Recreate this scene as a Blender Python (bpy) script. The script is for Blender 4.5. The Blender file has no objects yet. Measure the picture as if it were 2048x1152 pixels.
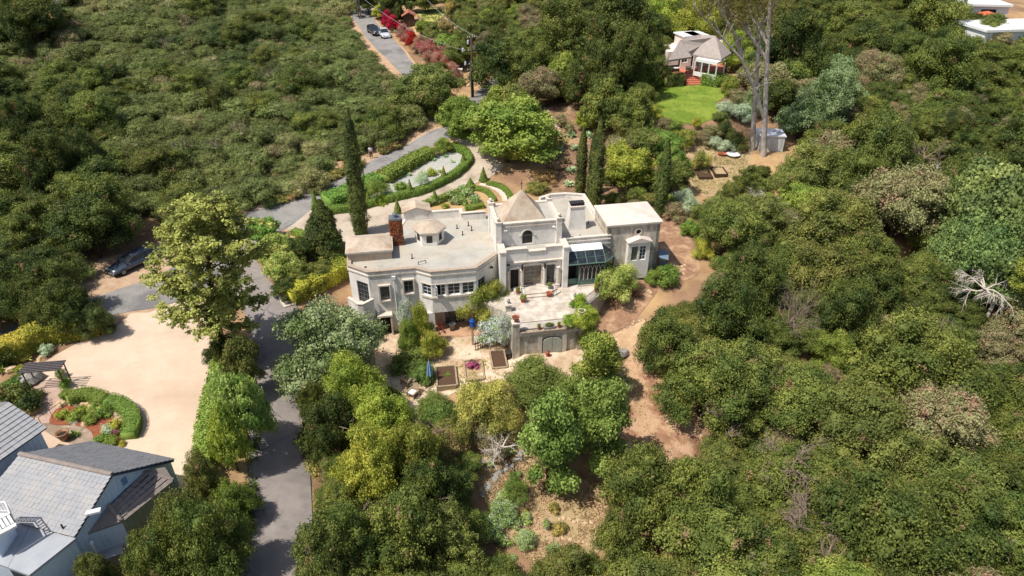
import bpy, math, random
import numpy as np
from mathutils import Vector, Matrix

# ---------------------------------------------------------------- camera, sky, sun, exposure
SC = bpy.context.scene
COL = SC.collection
CAM_H, PITCH, FPX = 35.0, math.radians(32.0), 1365.0
cam_data = bpy.data.cameras.new('camera')
cam = bpy.data.objects.new('camera', cam_data)
COL.objects.link(cam)
cam.location = (0, 0, CAM_H)
cam.rotation_euler = (math.radians(90) - PITCH, 0, 0)
cam_data.sensor_width = 36.0
cam_data.lens = 36.0 * FPX / 2048.0
cam_data.clip_start = 0.5
cam_data.clip_end = 8000
SC.camera = cam

SUN_TRAVEL = Vector((0.50, 0.27, -1.0)).normalized()
world = bpy.data.worlds.new('World')
SC.world = world
world.use_nodes = True
wn = world.node_tree
bg = wn.nodes['Background']
sky = wn.nodes.new('ShaderNodeTexSky')
sky.sky_type = 'NISHITA'
sky.sun_disc = False
to_sun = -SUN_TRAVEL
sky.sun_elevation = math.asin(to_sun.z)
sky.sun_rotation = math.atan2(to_sun.x, to_sun.y)
sky.air_density = 1.0
sky.dust_density = 2.0
sky.ozone_density = 0.5
wn.links.new(sky.outputs[0], bg.inputs[0])
bg.inputs[1].default_value = 0.115
sun_data = bpy.data.lights.new('sun', 'SUN')
sun_data.energy = 5.0
sun_data.angle = math.radians(0.5)
sun_data.color = (1.0, 0.955, 0.88)
sun = bpy.data.objects.new('sun', sun_data)
COL.objects.link(sun)
sun.location = (-60, -20, 120)
sun.rotation_euler = SUN_TRAVEL.to_track_quat('-Z', 'Y').to_euler()
SC.view_settings.view_transform = 'Standard'
SC.view_settings.look = 'None'
SC.view_settings.gamma = 1
SC.view_settings.use_curve_mapping = False
SC.view_settings.exposure = 0.14
SC.cycles.max_bounces = 5
SC.cycles.diffuse_bounces = 3
SC.cycles.glossy_bounces = 2
SC.cycles.transmission_bounces = 3
SC.cycles.transparent_max_bounces = 4

rnd = random.Random(11)
nrng = np.random.RandomState(5)
SP, CP = math.sin(PITCH), math.cos(PITCH)

# ---------------------------------------------------------------- geometry of the place, measured from the photograph
def ray(u, v):
    a = (u - 1024.0) / FPX; b = -(v - 576.0) / FPX
    return a, CP + b * SP, -SP + b * CP
def at_z(u, v, z):
    dx, dy, dz = ray(u, v); t = (z - CAM_H) / dz
    return dx * t, dy * t
def at_y(u, v, y):
    dx, dy, dz = ray(u, v); t = y / dy
    return dx * t, CAM_H + dz * t
def project(x, y, z):
    dz = z - CAM_H
    d = y * CP - dz * SP
    if d < 0.5: return -9999, -9999
    return 1024 + FPX * x / d, 576 - FPX * (y * SP + dz * CP) / d

HO = (-1.0, 55.0); HR = math.radians(10); HC, HS = math.cos(HR), math.sin(HR)
def house_to_world(a, b): return HO[0] + a * HC - b * HS, HO[1] + a * HS + b * HC
def world_to_house(x, y):
    x = x - HO[0]; y = y - HO[1]
    return x * HC + y * HS, -x * HS + y * HC

CTRL = [  # (u, v, height) seen spots of ground
 (560,410,.6),(650,450,.3),(743,318,1.6),(900,255,3.0),(948,190,4.0),(850,170,5.0),(780,80,6.5),(700,5,8.5),
 (480,500,.1),(540,560,0),(270,560,0),(100,650,0),(0,690,0),(550,640,-.4),(560,800,-.9),(560,1000,-1.3),(550,1150,-1.6),
 (250,700,-.4),(350,850,-.5),(120,880,-.5),(60,760,-.2),(380,960,-.9),(120,1150,-1.2),
 (20,560,1),(0,400,2),(200,400,1.5),(100,260,3),(0,180,5),(300,200,5),(500,250,3.5),(620,150,5.5),(500,60,8),(100,60,9),(0,0,12),(300,0,11),
 (700,480,.3),(850,420,.4),(950,370,.6),(830,350,.9),(900,330,1.2),(1000,330,1.4),(1060,400,.6),
 (1150,290,2.4),(1130,220,4.0),(1200,380,.6),(1250,380,.6),(1300,320,2.0),(1400,370,1.0),(1440,330,1.6),(1540,300,2.2),
 (1380,200,5.2),(1330,230,5.0),(1440,170,5.6),(1300,100,7.5),(1100,100,7.0),(980,60,7.5),(860,30,8.2),(1100,10,10),
 (1600,150,6),(1800,100,8),(2000,60,11),(1990,15,12.5),(1700,20,12),
 (1340,520,-.3),(1330,470,0.1),(1300,600,-1.8),(1230,640,-2.4),(1370,540,-.5),(1260,540,-.2),
 (1500,450,-1.0),(1700,400,-1.0),(2000,300,2),(1600,600,-4),(1900,600,-4),(2040,450,-1.5),(1500,750,-6),(1800,800,-7),(2040,900,-8),(1500,1000,-9),(1900,1100,-9),
 (1250,760,-4.2),(1300,860,-5.6),(1180,780,-3.7),(1100,760,-3.2),(1050,730,-2.5),(960,720,-2.8),(900,740,-3.0),(880,690,-3.15),(800,690,-3.15),(740,690,-2.9),(830,790,-3.5),
 (1100,1000,-6.4),(1180,1080,-7.4),(1000,950,-5.6),(950,880,-4.8),(760,860,-3.6),(700,950,-3.6),(800,1050,-5.2),(1000,1120,-7),(660,820,-2.0),(640,1000,-1.8),(660,650,-1.2),
]
_c = []
for (u, v, z) in CTRL:
    x, y = at_z(u, v, z); _c.append((x, y, z))
_c += [(-400,200,18),(400,200,18),(0,420,34),(-250,60,6),(250,60,4),(0,-60,-6),(-60,0,-3),(60,0,-9),(-200,330,28),(200,330,26)]
_c = np.array(_c)

def _shepard(X, Y):
    d2 = (X[..., None] - _c[:, 0]) ** 2 + (Y[..., None] - _c[:, 1]) ** 2
    w = 1.0 / (d2 + 5.0) ** 1.9
    return (w * _c[:, 2]).sum(-1) / w.sum(-1)

def _smooth(e0, e1, v):
    t = np.clip((v - e0) / (e1 - e0), 0, 1); return t * t * (3 - 2 * t)

GX0, GX1, GY0, GY1, GS = -176.0, 178.0, 6.0, 270.0, 1.5
_gx = np.arange(GX0, GX1 + .1, GS); _gy = np.arange(GY0, GY1 + .1, GS)
def _height(X, Y):
    Z = _shepard(X, Y)
    dx = X - HO[0]; dy = Y - HO[1]
    A = dx * HC + dy * HS; B = -dx * HS + dy * HC
    # the excavated pad under the left wing and its yard
    m = _smooth(-16.5, -14.5, A) * (1 - _smooth(-.6, .8, A)) * _smooth(-9, -6, B) * (1 - _smooth(1.0, 2.4, B))
    Z = Z * (1 - m) + (-3.16) * m
    m = _smooth(-.6, .6, A) * (1 - _smooth(7, 9, A)) * _smooth(-9.2, -7, B) * (1 - _smooth(-6.4, -4.0, B))
    Z = Z * (1 - m) + (-2.42) * m
    m = _smooth(-11, -9.5, A) * (1 - _smooth(16.5, 18.5, A)) * _smooth(2.2, 3.6, B) * (1 - _smooth(11.5, 14, B))
    Z = Z * (1 - m) + 0.1 * m
    r = .10 * np.sin(X * .61 + 1.3 * np.sin(Y * .23)) * np.sin(Y * .47 + X * .11)
    return Z + r * _smooth(60, 60.1, np.hypot(X - (-10), Y - 60) + 25)
_GXX, _GYY = np.meshgrid(_gx, _gy)
_TZ = _height(_GXX, _GYY)
def T(x, y):
    fx = (x - GX0) / GS; fy = (y - GY0) / GS
    i = int(math.floor(fx)); j = int(math.floor(fy))
    if i < 0 or j < 0 or i >= len(_gx) - 1 or j >= len(_gy) - 1:
        return float(_height(np.array([x]), np.array([y]))[0])
    fx -= i; fy -= j
    a = _TZ[j, i]; b = _TZ[j, i + 1]; c = _TZ[j + 1, i]; d = _TZ[j + 1, i + 1]
    if fx + fy <= 1: return float(a + (b - a) * fx + (c - a) * fy)
    return float(d + (c - d) * (1 - fx) + (b - d) * (1 - fy))
def P(u, v, h=0.0):
    """the point where the line of sight through (u, v) meets the ground raised by h"""
    dx, dy, dz = ray(u, v)
    t = 20.0; step = 3.0; n = 0
    while n < 400:
        x, y, z = dx * t, dy * t, CAM_H + dz * t
        if z <= T(x, y) + h: break
        t += step; n += 1
    lo, hi = t - step, t
    for _ in range(16):
        m = .5 * (lo + hi)
        if CAM_H + dz * m <= T(dx * m, dy * m) + h: hi = m
        else: lo = m
    return dx * hi, dy * hi

def in_poly(x, y, poly):
    c = False; j = len(poly) - 1
    for i in range(len(poly)):
        xi, yi = poly[i][:2]; xj, yj = poly[j][:2]
        if (yi > y) != (yj > y) and x < (xj - xi) * (y - yi) / (yj - yi) + xi: c = not c
        j = i
    return c
def spline(pts, closed=False, n=6):
    out = []; m = len(pts)
    rng = range(m) if closed else range(m - 1)
    for i in rng:
        p = [pts[(i + k) % m] if closed else pts[min(max(i + k, 0), m - 1)] for k in (-1, 0, 1, 2)]
        for s in range(n):
            t = s / n
            out.append(tuple(.5 * ((2 * p[1][q]) + (-p[0][q] + p[2][q]) * t + (2 * p[0][q] - 5 * p[1][q] + 4 * p[2][q] - p[3][q]) * t * t + (-p[0][q] + 3 * p[1][q] - 3 * p[2][q] + p[3][q]) * t ** 3) for q in range(len(p[0]))))
    if not closed: out.append(tuple(pts[-1]))
    return out

# ---------------------------------------------------------------- materials (real surface colours, texture only)
def srgb(r, g, b):
    f = lambda c: (c / 255 / 12.92) if c / 255 <= .04045 else ((c / 255 + .055) / 1.055) ** 2.4
    return (f(r), f(g), f(b))
_M = {}
def mat(name, c1, c2=None, scale=3.0, rough=.85, bump=0.0, bscale=None, metal=0.0, spec=.3, detail=5.0, c3=None, c3scale=.35, c3at=.55, world_co=False, coat=0.0, c3w=.06):
    if name in _M: return _M[name]
    m = bpy.data.materials.new(name); m.use_nodes = True
    nt = m.node_tree; N = nt.nodes; L = nt.links
    b = N['Principled BSDF']
    b.inputs['Roughness'].default_value = rough; b.inputs['Metallic'].default_value = metal
    b.inputs['Specular IOR Level'].default_value = spec
    if coat: b.inputs['Coat Weight'].default_value = coat
    b.inputs['Base Color'].default_value = (*c1, 1)
    if world_co:
        g = N.new('ShaderNodeNewGeometry'); co = g.outputs['Position']
    else:
        g = N.new('ShaderNodeTexCoord'); co = g.outputs['Object']
    col = None
    if c2 is not None:
        t = N.new('ShaderNodeTexNoise'); t.inputs['Scale'].default_value = scale; t.inputs['Detail'].default_value = detail
        t.inputs['Roughness'].default_value = .65
        L.new(co, t.inputs['Vector'])
        r = N.new('ShaderNodeMapRange'); r.inputs['From Min'].default_value = .32; r.inputs['From Max'].default_value = .68
        L.new(t.outputs['Fac'], r.inputs['Value'])
        mx = N.new('ShaderNodeMix'); mx.data_type = 'RGBA'
        mx.inputs['A'].default_value = (*c1, 1); mx.inputs['B'].default_value = (*c2, 1)
        L.new(r.outputs[0], mx.inputs['Factor']); col = mx.outputs['Result']
        if c3 is not None:
            t2 = N.new('ShaderNodeTexNoise'); t2.inputs['Scale'].default_value = c3scale; t2.inputs['Detail'].default_value = 6
            t2.inputs['Roughness'].default_value = .6
            L.new(co, t2.inputs['Vector'])
            r2 = N.new('ShaderNodeMapRange'); r2.inputs['From Min'].default_value = c3at - c3w; r2.inputs['From Max'].default_value = c3at + c3w
            L.new(t2.outputs['Fac'], r2.inputs['Value'])
            mx2 = N.new('ShaderNodeMix'); mx2.data_type = 'RGBA'
            L.new(col, mx2.inputs['A']); mx2.inputs['B'].default_value = (*c3, 1)
            L.new(r2.outputs[0], mx2.inputs['Factor']); col = mx2.outputs['Result']
        L.new(col, b.inputs['Base Color'])
    if bump:
        t3 = N.new('ShaderNodeTexNoise'); t3.inputs['Scale'].default_value = bscale or scale * 4; t3.inputs['Detail'].default_value = 4
        L.new(co, t3.inputs['Vector'])
        bp = N.new('ShaderNodeBump'); bp.inputs['Strength'].default_value = bump; bp.inputs['Distance'].default_value = .05
        L.new(t3.outputs['Fac'], bp.inputs['Height']); L.new(bp.outputs[0], b.inputs['Normal'])
    _M[name] = m
    return m

VIVID = ('vivid_tree_leaves', 'bright_green_leaves', 'lime_leaves', 'mid_green_leaves', 'sycamore_leaves', 'fresh_hedge_leaves', 'yellow_hedge_leaves', 'vine_leaves', 'rusty_leaves', 'faded_red_leaves', 'dry_grass', 'pale_shrub_leaves', 'box_hedge_leaves', 'yellowish_oak_leaves')
def streaks(m, dark, amount=.5, zs=.22, scale=2.6, at=.54):
    """rain streaks and grime that run down a wall"""
    nt = m.node_tree; N = nt.nodes; L = nt.links; bs = N['Principled BSDF']; src = bs.inputs['Base Color'].links[0].from_socket
    tc = N.new('ShaderNodeTexCoord'); mp = N.new('ShaderNodeMapping'); mp.inputs['Scale'].default_value = (1, 1, zs)
    L.new(tc.outputs['Object'], mp.inputs[0]); t = N.new('ShaderNodeTexNoise'); t.inputs['Scale'].default_value = scale; t.inputs['Detail'].default_value = 6; t.inputs['Roughness'].default_value = .7
    L.new(mp.outputs[0], t.inputs['Vector']); r = N.new('ShaderNodeMapRange'); r.inputs['From Min'].default_value = at; r.inputs['From Max'].default_value = at + .16; r.inputs['To Max'].default_value = amount
    L.new(t.outputs['Fac'], r.inputs['Value']); mx = N.new('ShaderNodeMix'); mx.data_type = 'RGBA'; mx.inputs['B'].default_value = (*dark, 1)
    L.new(src, mx.inputs['A']); L.new(r.outputs[0], mx.inputs['Factor']); L.new(mx.outputs['Result'], bs.inputs['Base Color'])
def leaf_mat(name, a, b, c=None, vary=.2, hue=.02, dead=None, dead_at=.66, flower=None, flower_at=.8, trans=.22, nscale=.55):
    """foliage: leaf tone from the mesh's own per-leaf value, plant to plant variation, dead or flowering patches"""
    if name in _M: return _M[name]
    def warm(q):
        if q is None: return None
        g = (q[0] + q[1] + q[2]) / 3; k = .16 if name in VIVID else .04
        q = [c + (g - c) * k for c in q]; f = 1.5 if name in VIVID else 1.72
        return (min(.85, q[0]*f*1.0), min(.85, q[1]*f*.97), q[2]*f*.86)
    if name not in ('red_bracts', 'lilac_blossom', 'pink_blossom', 'red_ivy'): a, b, c = warm(a), warm(b), warm(c)
    m = bpy.data.materials.new(name); m.use_nodes = True
    nt = m.node_tree; N = nt.nodes; L = nt.links
    pb = N['Principled BSDF']; out = N['Material Output']
    pb.inputs['Roughness'].default_value = .62; pb.inputs['Specular IOR Level'].default_value = .22
    at = N.new('ShaderNodeAttribute'); at.attribute_name = 'tone'
    mx = N.new('ShaderNodeMix'); mx.data_type = 'RGBA'
    mx.inputs['A'].default_value = (*a, 1); mx.inputs['B'].default_value = (*b, 1)
    L.new(at.outputs['Fac'], mx.inputs['Factor']); col = mx.outputs['Result']
    oi = N.new('ShaderNodeObjectInfo'); tc = N.new('ShaderNodeTexCoord')
    sc = N.new('ShaderNodeVectorMath'); sc.operation = 'SCALE'; sc.inputs[0].default_value = (91.7, 47.3, 63.1)
    L.new(oi.outputs['Random'], sc.inputs['Scale'])
    ad = N.new('ShaderNodeVectorMath'); ad.operation = 'ADD'
    L.new(tc.outputs['Object'], ad.inputs[0]); L.new(sc.outputs[0], ad.inputs[1])
    nz = N.new('ShaderNodeTexNoise'); nz.inputs['Scale'].default_value = nscale; nz.inputs['Detail'].default_value = 3
    L.new(ad.outputs[0], nz.inputs['Vector'])
    if c is not None:
        r = N.new('ShaderNodeMapRange'); r.inputs['From Min'].default_value = .42; r.inputs['From Max'].default_value = .62
        L.new(nz.outputs['Fac'], r.inputs['Value'])
        m2 = N.new('ShaderNodeMix'); m2.data_type = 'RGBA'; m2.inputs['B'].default_value = (*c, 1)
        L.new(r.outputs[0], m2.inputs['Factor']); L.new(col, m2.inputs['A']); col = m2.outputs['Result']
    hs = N.new('ShaderNodeHueSaturation')
    r1 = N.new('ShaderNodeMapRange'); r1.inputs['To Min'].default_value = .5 - hue; r1.inputs['To Max'].default_value = .5 + hue
    r2 = N.new('ShaderNodeMapRange'); r2.inputs['To Min'].default_value = 1 - vary; r2.inputs['To Max'].default_value = 1 + vary
    ml = N.new('ShaderNodeMath'); ml.operation = 'MULTIPLY'; ml.inputs[1].default_value = 7.31
    fr = N.new('ShaderNodeMath'); fr.operation = 'FRACT'
    L.new(oi.outputs['Random'], ml.inputs[0]); L.new(ml.outputs[0], fr.inputs[0])
    L.new(fr.outputs[0], r1.inputs['Value']); L.new(oi.outputs['Random'], r2.inputs['Value'])
    L.new(r1.outputs[0], hs.inputs['Hue']); L.new(r2.outputs[0], hs.inputs['Value']); L.new(col, hs.inputs['Color']); col = hs.outputs[0]
    if dead is not None:
        n2 = N.new('ShaderNodeTexNoise'); n2.inputs['Scale'].default_value = .8; n2.inputs['Detail'].default_value = 2
        L.new(ad.outputs[0], n2.inputs['Vector'])
        r = N.new('ShaderNodeMapRange'); r.inputs['From Min'].default_value = dead_at; r.inputs['From Max'].default_value = dead_at + .03
        L.new(n2.outputs['Fac'], r.inputs['Value'])
        m3 = N.new('ShaderNodeMix'); m3.data_type = 'RGBA'; m3.inputs['B'].default_value = (*dead, 1)
        L.new(r.outputs[0], m3.inputs['Factor']); L.new(col, m3.inputs['A']); col = m3.outputs['Result']
    if flower is not None:
        a2 = N.new('ShaderNodeAttribute'); a2.attribute_name = 'bloom'
        gt = N.new('ShaderNodeMath'); gt.operation = 'GREATER_THAN'; gt.inputs[1].default_value = flower_at
        L.new(a2.outputs['Fac'], gt.inputs[0])
        m4 = N.new('ShaderNodeMix'); m4.data_type = 'RGBA'; m4.inputs['B'].default_value = (*flower, 1)
        L.new(gt.outputs[0], m4.inputs['Factor']); L.new(col, m4.inputs['A']); col = m4.outputs['Result']
    L.new(col, pb.inputs['Base Color'])
    tr = N.new('ShaderNodeBsdfTranslucent'); L.new(col, tr.inputs['Color'])
    ms = N.new('ShaderNodeMixShader'); ms.inputs[0].default_value = trans
    L.new(pb.outputs[0], ms.inputs[1]); L.new(tr.outputs[0], ms.inputs[2]); L.new(ms.outputs[0], out.inputs[0])
    _M[name] = m
    return m

# ---------------------------------------------------------------- object helpers
def tag(o, label=None, cat=None, group=None, kind=None):
    if label: o['label'] = label
    if cat: o['category'] = cat
    if group: o['group'] = group
    if kind: o['kind'] = kind
    return o
def empty(name, loc=(0, 0, 0), rz=0.0, parent=None):
    o = bpy.data.objects.new(name, None); COL.objects.link(o)
    o.location = loc; o.rotation_euler = (0, 0, rz); o.empty_display_size = .3
    if parent: o.parent = parent
    return o
def thing(name, label, cat, loc=(0, 0, 0), rz=0.0, group=None):
    return tag(empty(name, loc, rz), label, cat, group)
def mesh_obj(name, me, m=None, parent=None, loc=(0, 0, 0), rz=0.0, scale=None):
    o = bpy.data.objects.new(name, me); COL.objects.link(o)
    o.location = loc; o.rotation_euler = (0, 0, rz)
    if scale is not None: o.scale = scale if hasattr(scale, '__len__') else (scale,) * 3
    if parent: o.parent = parent
    if m is not None:
        if not me.materials: me.materials.append(m)
        elif me.materials[0] != m:
            o.material_slots[0].link = 'OBJECT'; o.material_slots[0].material = m
    return o
def copy_tree(o, parent=None, **kw):
    c = o.copy(); COL.objects.link(c)
    if parent is not None: c.parent = parent
    for ch in KIDS.get(o.name, []) or [x for x in o.children]:
        copy_tree(ch, c)
    return c
KIDS = {}

class MB:
    def __init__(s): s.v = []; s.f = []
    def poly(s, pts):
        n = len(s.v); s.v += [tuple(p) for p in pts]; s.f.append(tuple(range(n, n + len(pts)))); return s
    def box(s, c, d, rz=0.0):
        n = len(s.v); cx, cy, cz = c; hx, hy, hz = d[0] / 2, d[1] / 2, d[2] / 2; cr, sr = math.cos(rz), math.sin(rz)
        for z in (-hz, hz):
            for (x, y) in ((-hx, -hy), (hx, -hy), (hx, hy), (-hx, hy)):
                s.v.append((cx + x * cr - y * sr, cy + x * sr + y * cr, cz + z))
        for q in ((0, 3, 2, 1), (4, 5, 6, 7), (0, 1, 5, 4), (1, 2, 6, 5), (2, 3, 7, 6), (3, 0, 4, 7)): s.f.append(tuple(n + k for k in q))
        return s
    def b2(s, x0, x1, y0, y1, z0, z1): return s.box(((x0 + x1) / 2, (y0 + y1) / 2, (z0 + z1) / 2), (abs(x1 - x0), abs(y1 - y0), abs(z1 - z0)))
    def prism(s, pts, z0, z1):
        n = len(s.v); k = len(pts)
        area = sum(pts[i][0] * pts[(i + 1) % k][1] - pts[(i + 1) % k][0] * pts[i][1] for i in range(k))
        if area < 0: pts = pts[::-1]
        z0 = z0 if hasattr(z0, '__len__') else [z0] * k; z1 = z1 if hasattr(z1, '__len__') else [z1] * k
        s.v += [(p[0], p[1], z0[i]) for i, p in enumerate(pts)] + [(p[0], p[1], z1[i]) for i, p in enumerate(pts)]
        s.f.append(tuple(n + i for i in range(k))[::-1]); s.f.append(tuple(n + k + i for i in range(k)))
        for i in range(k): j = (i + 1) % k; s.f.append((n + i, n + j, n + k + j, n + k + i))
        return s
    def cyl(s, p0, p1, r0, r1=None, n=8, cap=True):
        r1 = r0 if r1 is None else r1
        p0 = Vector(p0); p1 = Vector(p1); d = (p1 - p0)
        if d.length < 1e-6: return s
        d.normalize(); t = d.orthogonal().normalized(); b = d.cross(t); k = len(s.v)
        for (p, r) in ((p0, r0), (p1, r1)):
            for i in range(n):
                a = 2 * math.pi * i / n; s.v.append(tuple(p + (t * math.cos(a) + b * math.sin(a)) * r))
        for i in range(n): j = (i + 1) % n; s.f.append((k + i, k + j, k + n + j, k + n + i))
        if cap: s.f.append(tuple(k + i for i in range(n))[::-1]); s.f.append(tuple(k + n + i for i in range(n)))
        return s
    def tube(s, pts, rs, n=6):
        for i in range(len(pts) - 1):
            r0 = rs[i] if hasattr(rs, '__len__') else rs; r1 = rs[i + 1] if hasattr(rs, '__len__') else rs
            s.cyl(pts[i], pts[i + 1], r0, r1, n, cap=False)
        return s
    def lathe(s, c, prof, n=12):
        k = len(s.v); cx, cy, cz = c
        for (r, z) in prof:
            for i in range(n):
                a = 2 * math.pi * i / n; s.v.append((cx + r * math.cos(a), cy + r * math.sin(a), cz + z))
        for q in range(len(prof) - 1):
            for i in range(n): j = (i + 1) % n; s.f.append((k + q * n + i, k + q * n + j, k + (q + 1) * n + j, k + (q + 1) * n + i))
        s.f.append(tuple(k + i for i in range(n))[::-1]); s.f.append(tuple(k + (len(prof) - 1) * n + i for i in range(n)))
        return s
    def ball(s, c, r, n=10, sz=1.0, jit=0.0):
        rows = max(4, n // 2); prof = []
        k = len(s.v)
        s.v.append((c[0], c[1], c[2] - r * sz))
        for q in range(1, rows):
            ph = math.pi * q / rows
            for i in range(n):
                a = 2 * math.pi * i / n; rr = r * (1 + (rnd.random() - .5) * jit)
                s.v.append((c[0] + rr * math.sin(ph) * math.cos(a), c[1] + rr * math.sin(ph) * math.sin(a), c[2] - rr * sz * math.cos(ph)))
        s.v.append((c[0], c[1], c[2] + r * sz)); top = len(s.v) - 1
        for i in range(n): s.f.append((k, k + 1 + (i + 1) % n, k + 1 + i))
        for q in range(rows - 2):
            for i in range(n): j = (i + 1) % n; a = k + 1 + q * n; s.f.append((a + i, a + j, a + n + j, a + n + i))
        a = k + 1 + (rows - 2) * n
        for i in range(n): s.f.append((a + i, a + (i + 1) % n, top))
        return s
    def mesh(s, name, smooth=False):
        me = bpy.data.meshes.new(name); me.from_pydata(s.v, [], s.f); me.update()
        if smooth:
            me.polygons.foreach_set('use_smooth', [True] * len(me.polygons))
        return me
    def build(s, name, m, parent=None, loc=(0, 0, 0), rz=0.0, smooth=False):
        return mesh_obj(name, s.mesh(name, smooth), m, parent, loc, rz)
# ---------------------------------------------------------------- palette
stucco = mat('stucco', srgb(230,225,217), srgb(214,208,199), scale=1.1, bump=.15, bscale=30, c3=srgb(184,172,156), c3scale=.5, c3at=.66, c3w=.10)
stucco_warm = mat('stucco_warm', srgb(190,176,158), srgb(170,152,132), scale=1.3, bump=.2, bscale=25, c3=srgb(160,136,112), c3scale=.6, c3at=.60, c3w=.1)
stucco_dim = mat('stucco_weathered', srgb(206,197,182), srgb(178,168,152), scale=.9, bump=.2, bscale=25, c3=srgb(150,138,122), c3scale=.8, c3at=.58, c3w=.12)
trim = mat('trim_stucco', srgb(212,201,188), srgb(192,180,165), scale=2.5, rough=.8)
membrane = mat('roof_membrane', srgb(178,174,164), srgb(160,156,147), scale=.8, rough=.95, spec=.1, c3=srgb(176,166,150), c3scale=.3, c3at=.53, c3w=.1)
wing_roof_m = mat('bare_roof_coat', srgb(214,201,190), srgb(196,181,168), scale=.7, rough=.8)
white_paint = mat('white_paint', srgb(228,228,226), srgb(212,212,210), scale=4, rough=.6)
glass = mat('window_glass', srgb(28,33,37), srgb(58,64,68), scale=1.6, rough=.1, spec=.5)
glass_pale = mat('curtained_glass', srgb(120,118,108), srgb(70,70,64), scale=2.2, rough=.15, spec=.7)
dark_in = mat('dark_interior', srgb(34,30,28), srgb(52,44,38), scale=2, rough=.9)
win_frame = mat('window_frame_paint', srgb(150,146,134), srgb(128,122,110), scale=6, rough=.6)
door_wood = mat('door_wood', srgb(142,116,88), srgb(110,88,64), scale=6, rough=.6)
green_metal = mat('green_frame', srgb(96,122,108), srgb(78,100,88), scale=4, rough=.5)
dark_metal = mat('dark_metal', srgb(52,50,50), srgb(70,66,62), scale=6, rough=.5, metal=.4)
grey_metal = mat('grey_metal', srgb(140,144,148), srgb(110,114,118), scale=5, rough=.45, metal=.5)
white_metal = mat('white_metal', srgb(222,222,222), None, rough=.4)
terracotta = mat('terracotta', srgb(176,92,62), srgb(150,74,48), scale=6, rough=.8)
soil_m = mat('bed_soil', srgb(96,72,54), srgb(70,52,40), scale=8, rough=1, bump=.4)
timber = mat('grey_timber', srgb(172,152,126), srgb(136,116,92), scale=7, rough=.85)
timber_dark = mat('dark_timber', srgb(88,66,50), srgb(62,46,36), scale=7, rough=.9)
stone = mat('sandstone', srgb(206,180,146), srgb(168,140,108), scale=3, rough=.9, bump=.4)
stone_grey = mat('grey_stone', srgb(160,156,148), srgb(122,116,108), scale=3, rough=.9, bump=.4)
paving = mat('pale_paving', srgb(188,177,163), srgb(166,154,139), scale=1.1, rough=.85, c3=srgb(200,190,177), c3scale=.8, c3at=.52)
bark = mat('bark', srgb(92,76,60), srgb(64,52,42), scale=5, rough=.95)
bark_pale = mat('pale_bark', srgb(196,188,178), srgb(146,136,126), scale=1.4, rough=.9, bump=.3, bscale=6)
bark_white = mat('bleached_wood', srgb(204,194,182), srgb(168,156,144), scale=4, rough=.9)
twig_m = mat('grey_twigs', srgb(150,132,116), srgb(116,100,86), scale=4, rough=.95)

streaks(stucco, srgb(150,138,120), .55); streaks(stucco_warm, srgb(140,118,96), .5); streaks(stucco_dim, srgb(120,106,88), .75, at=.48); streaks(trim, srgb(140,122,104), .5)
streaks(membrane, srgb(138,134,124), .5, zs=1, scale=.5, at=.50); streaks(wing_roof_m, srgb(170,150,130), .4, zs=1, scale=.8); streaks(paving, srgb(140,124,106), .5, zs=1, scale=.9, at=.52)
# ---------------------------------------------------------------- ground
ground_m = mat('ground_soil', srgb(150,120,94), srgb(120,92,70), scale=.35, world_co=True, rough=1, bump=.5, bscale=3, c3=srgb(178,146,104), c3scale=.09, c3at=.52, c3w=.08)
xs = [-4000, -2000, -1000, -600, -380, -260, -205] + list(_gx) + [205, 260, 380, 600, 1000, 2000, 4000]
ys = [-600, -250, -100, -40, -12] + list(_gy) + [300, 360, 460, 700, 1200, 2400, 5000]
XX, YY = np.meshgrid(np.array(xs), np.array(ys))
ZZ = _height(XX, YY)
vv = np.stack([XX.ravel(), YY.ravel(), ZZ.ravel()], 1)
nx, ny = len(xs), len(ys)
ff = []
for j in range(ny - 1):
    for i in range(nx - 1):
        a = j * nx + i
        ff.append((a, a + 1, a + nx)); ff.append((a + 1, a + nx + 1, a + nx))
me = bpy.data.meshes.new('ground'); me.from_pydata(vv.tolist(), [], ff); me.update()
me.polygons.foreach_set('use_smooth', [True] * len(me.polygons))
tag(mesh_obj('ground', me, ground_m), kind='structure')

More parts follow.
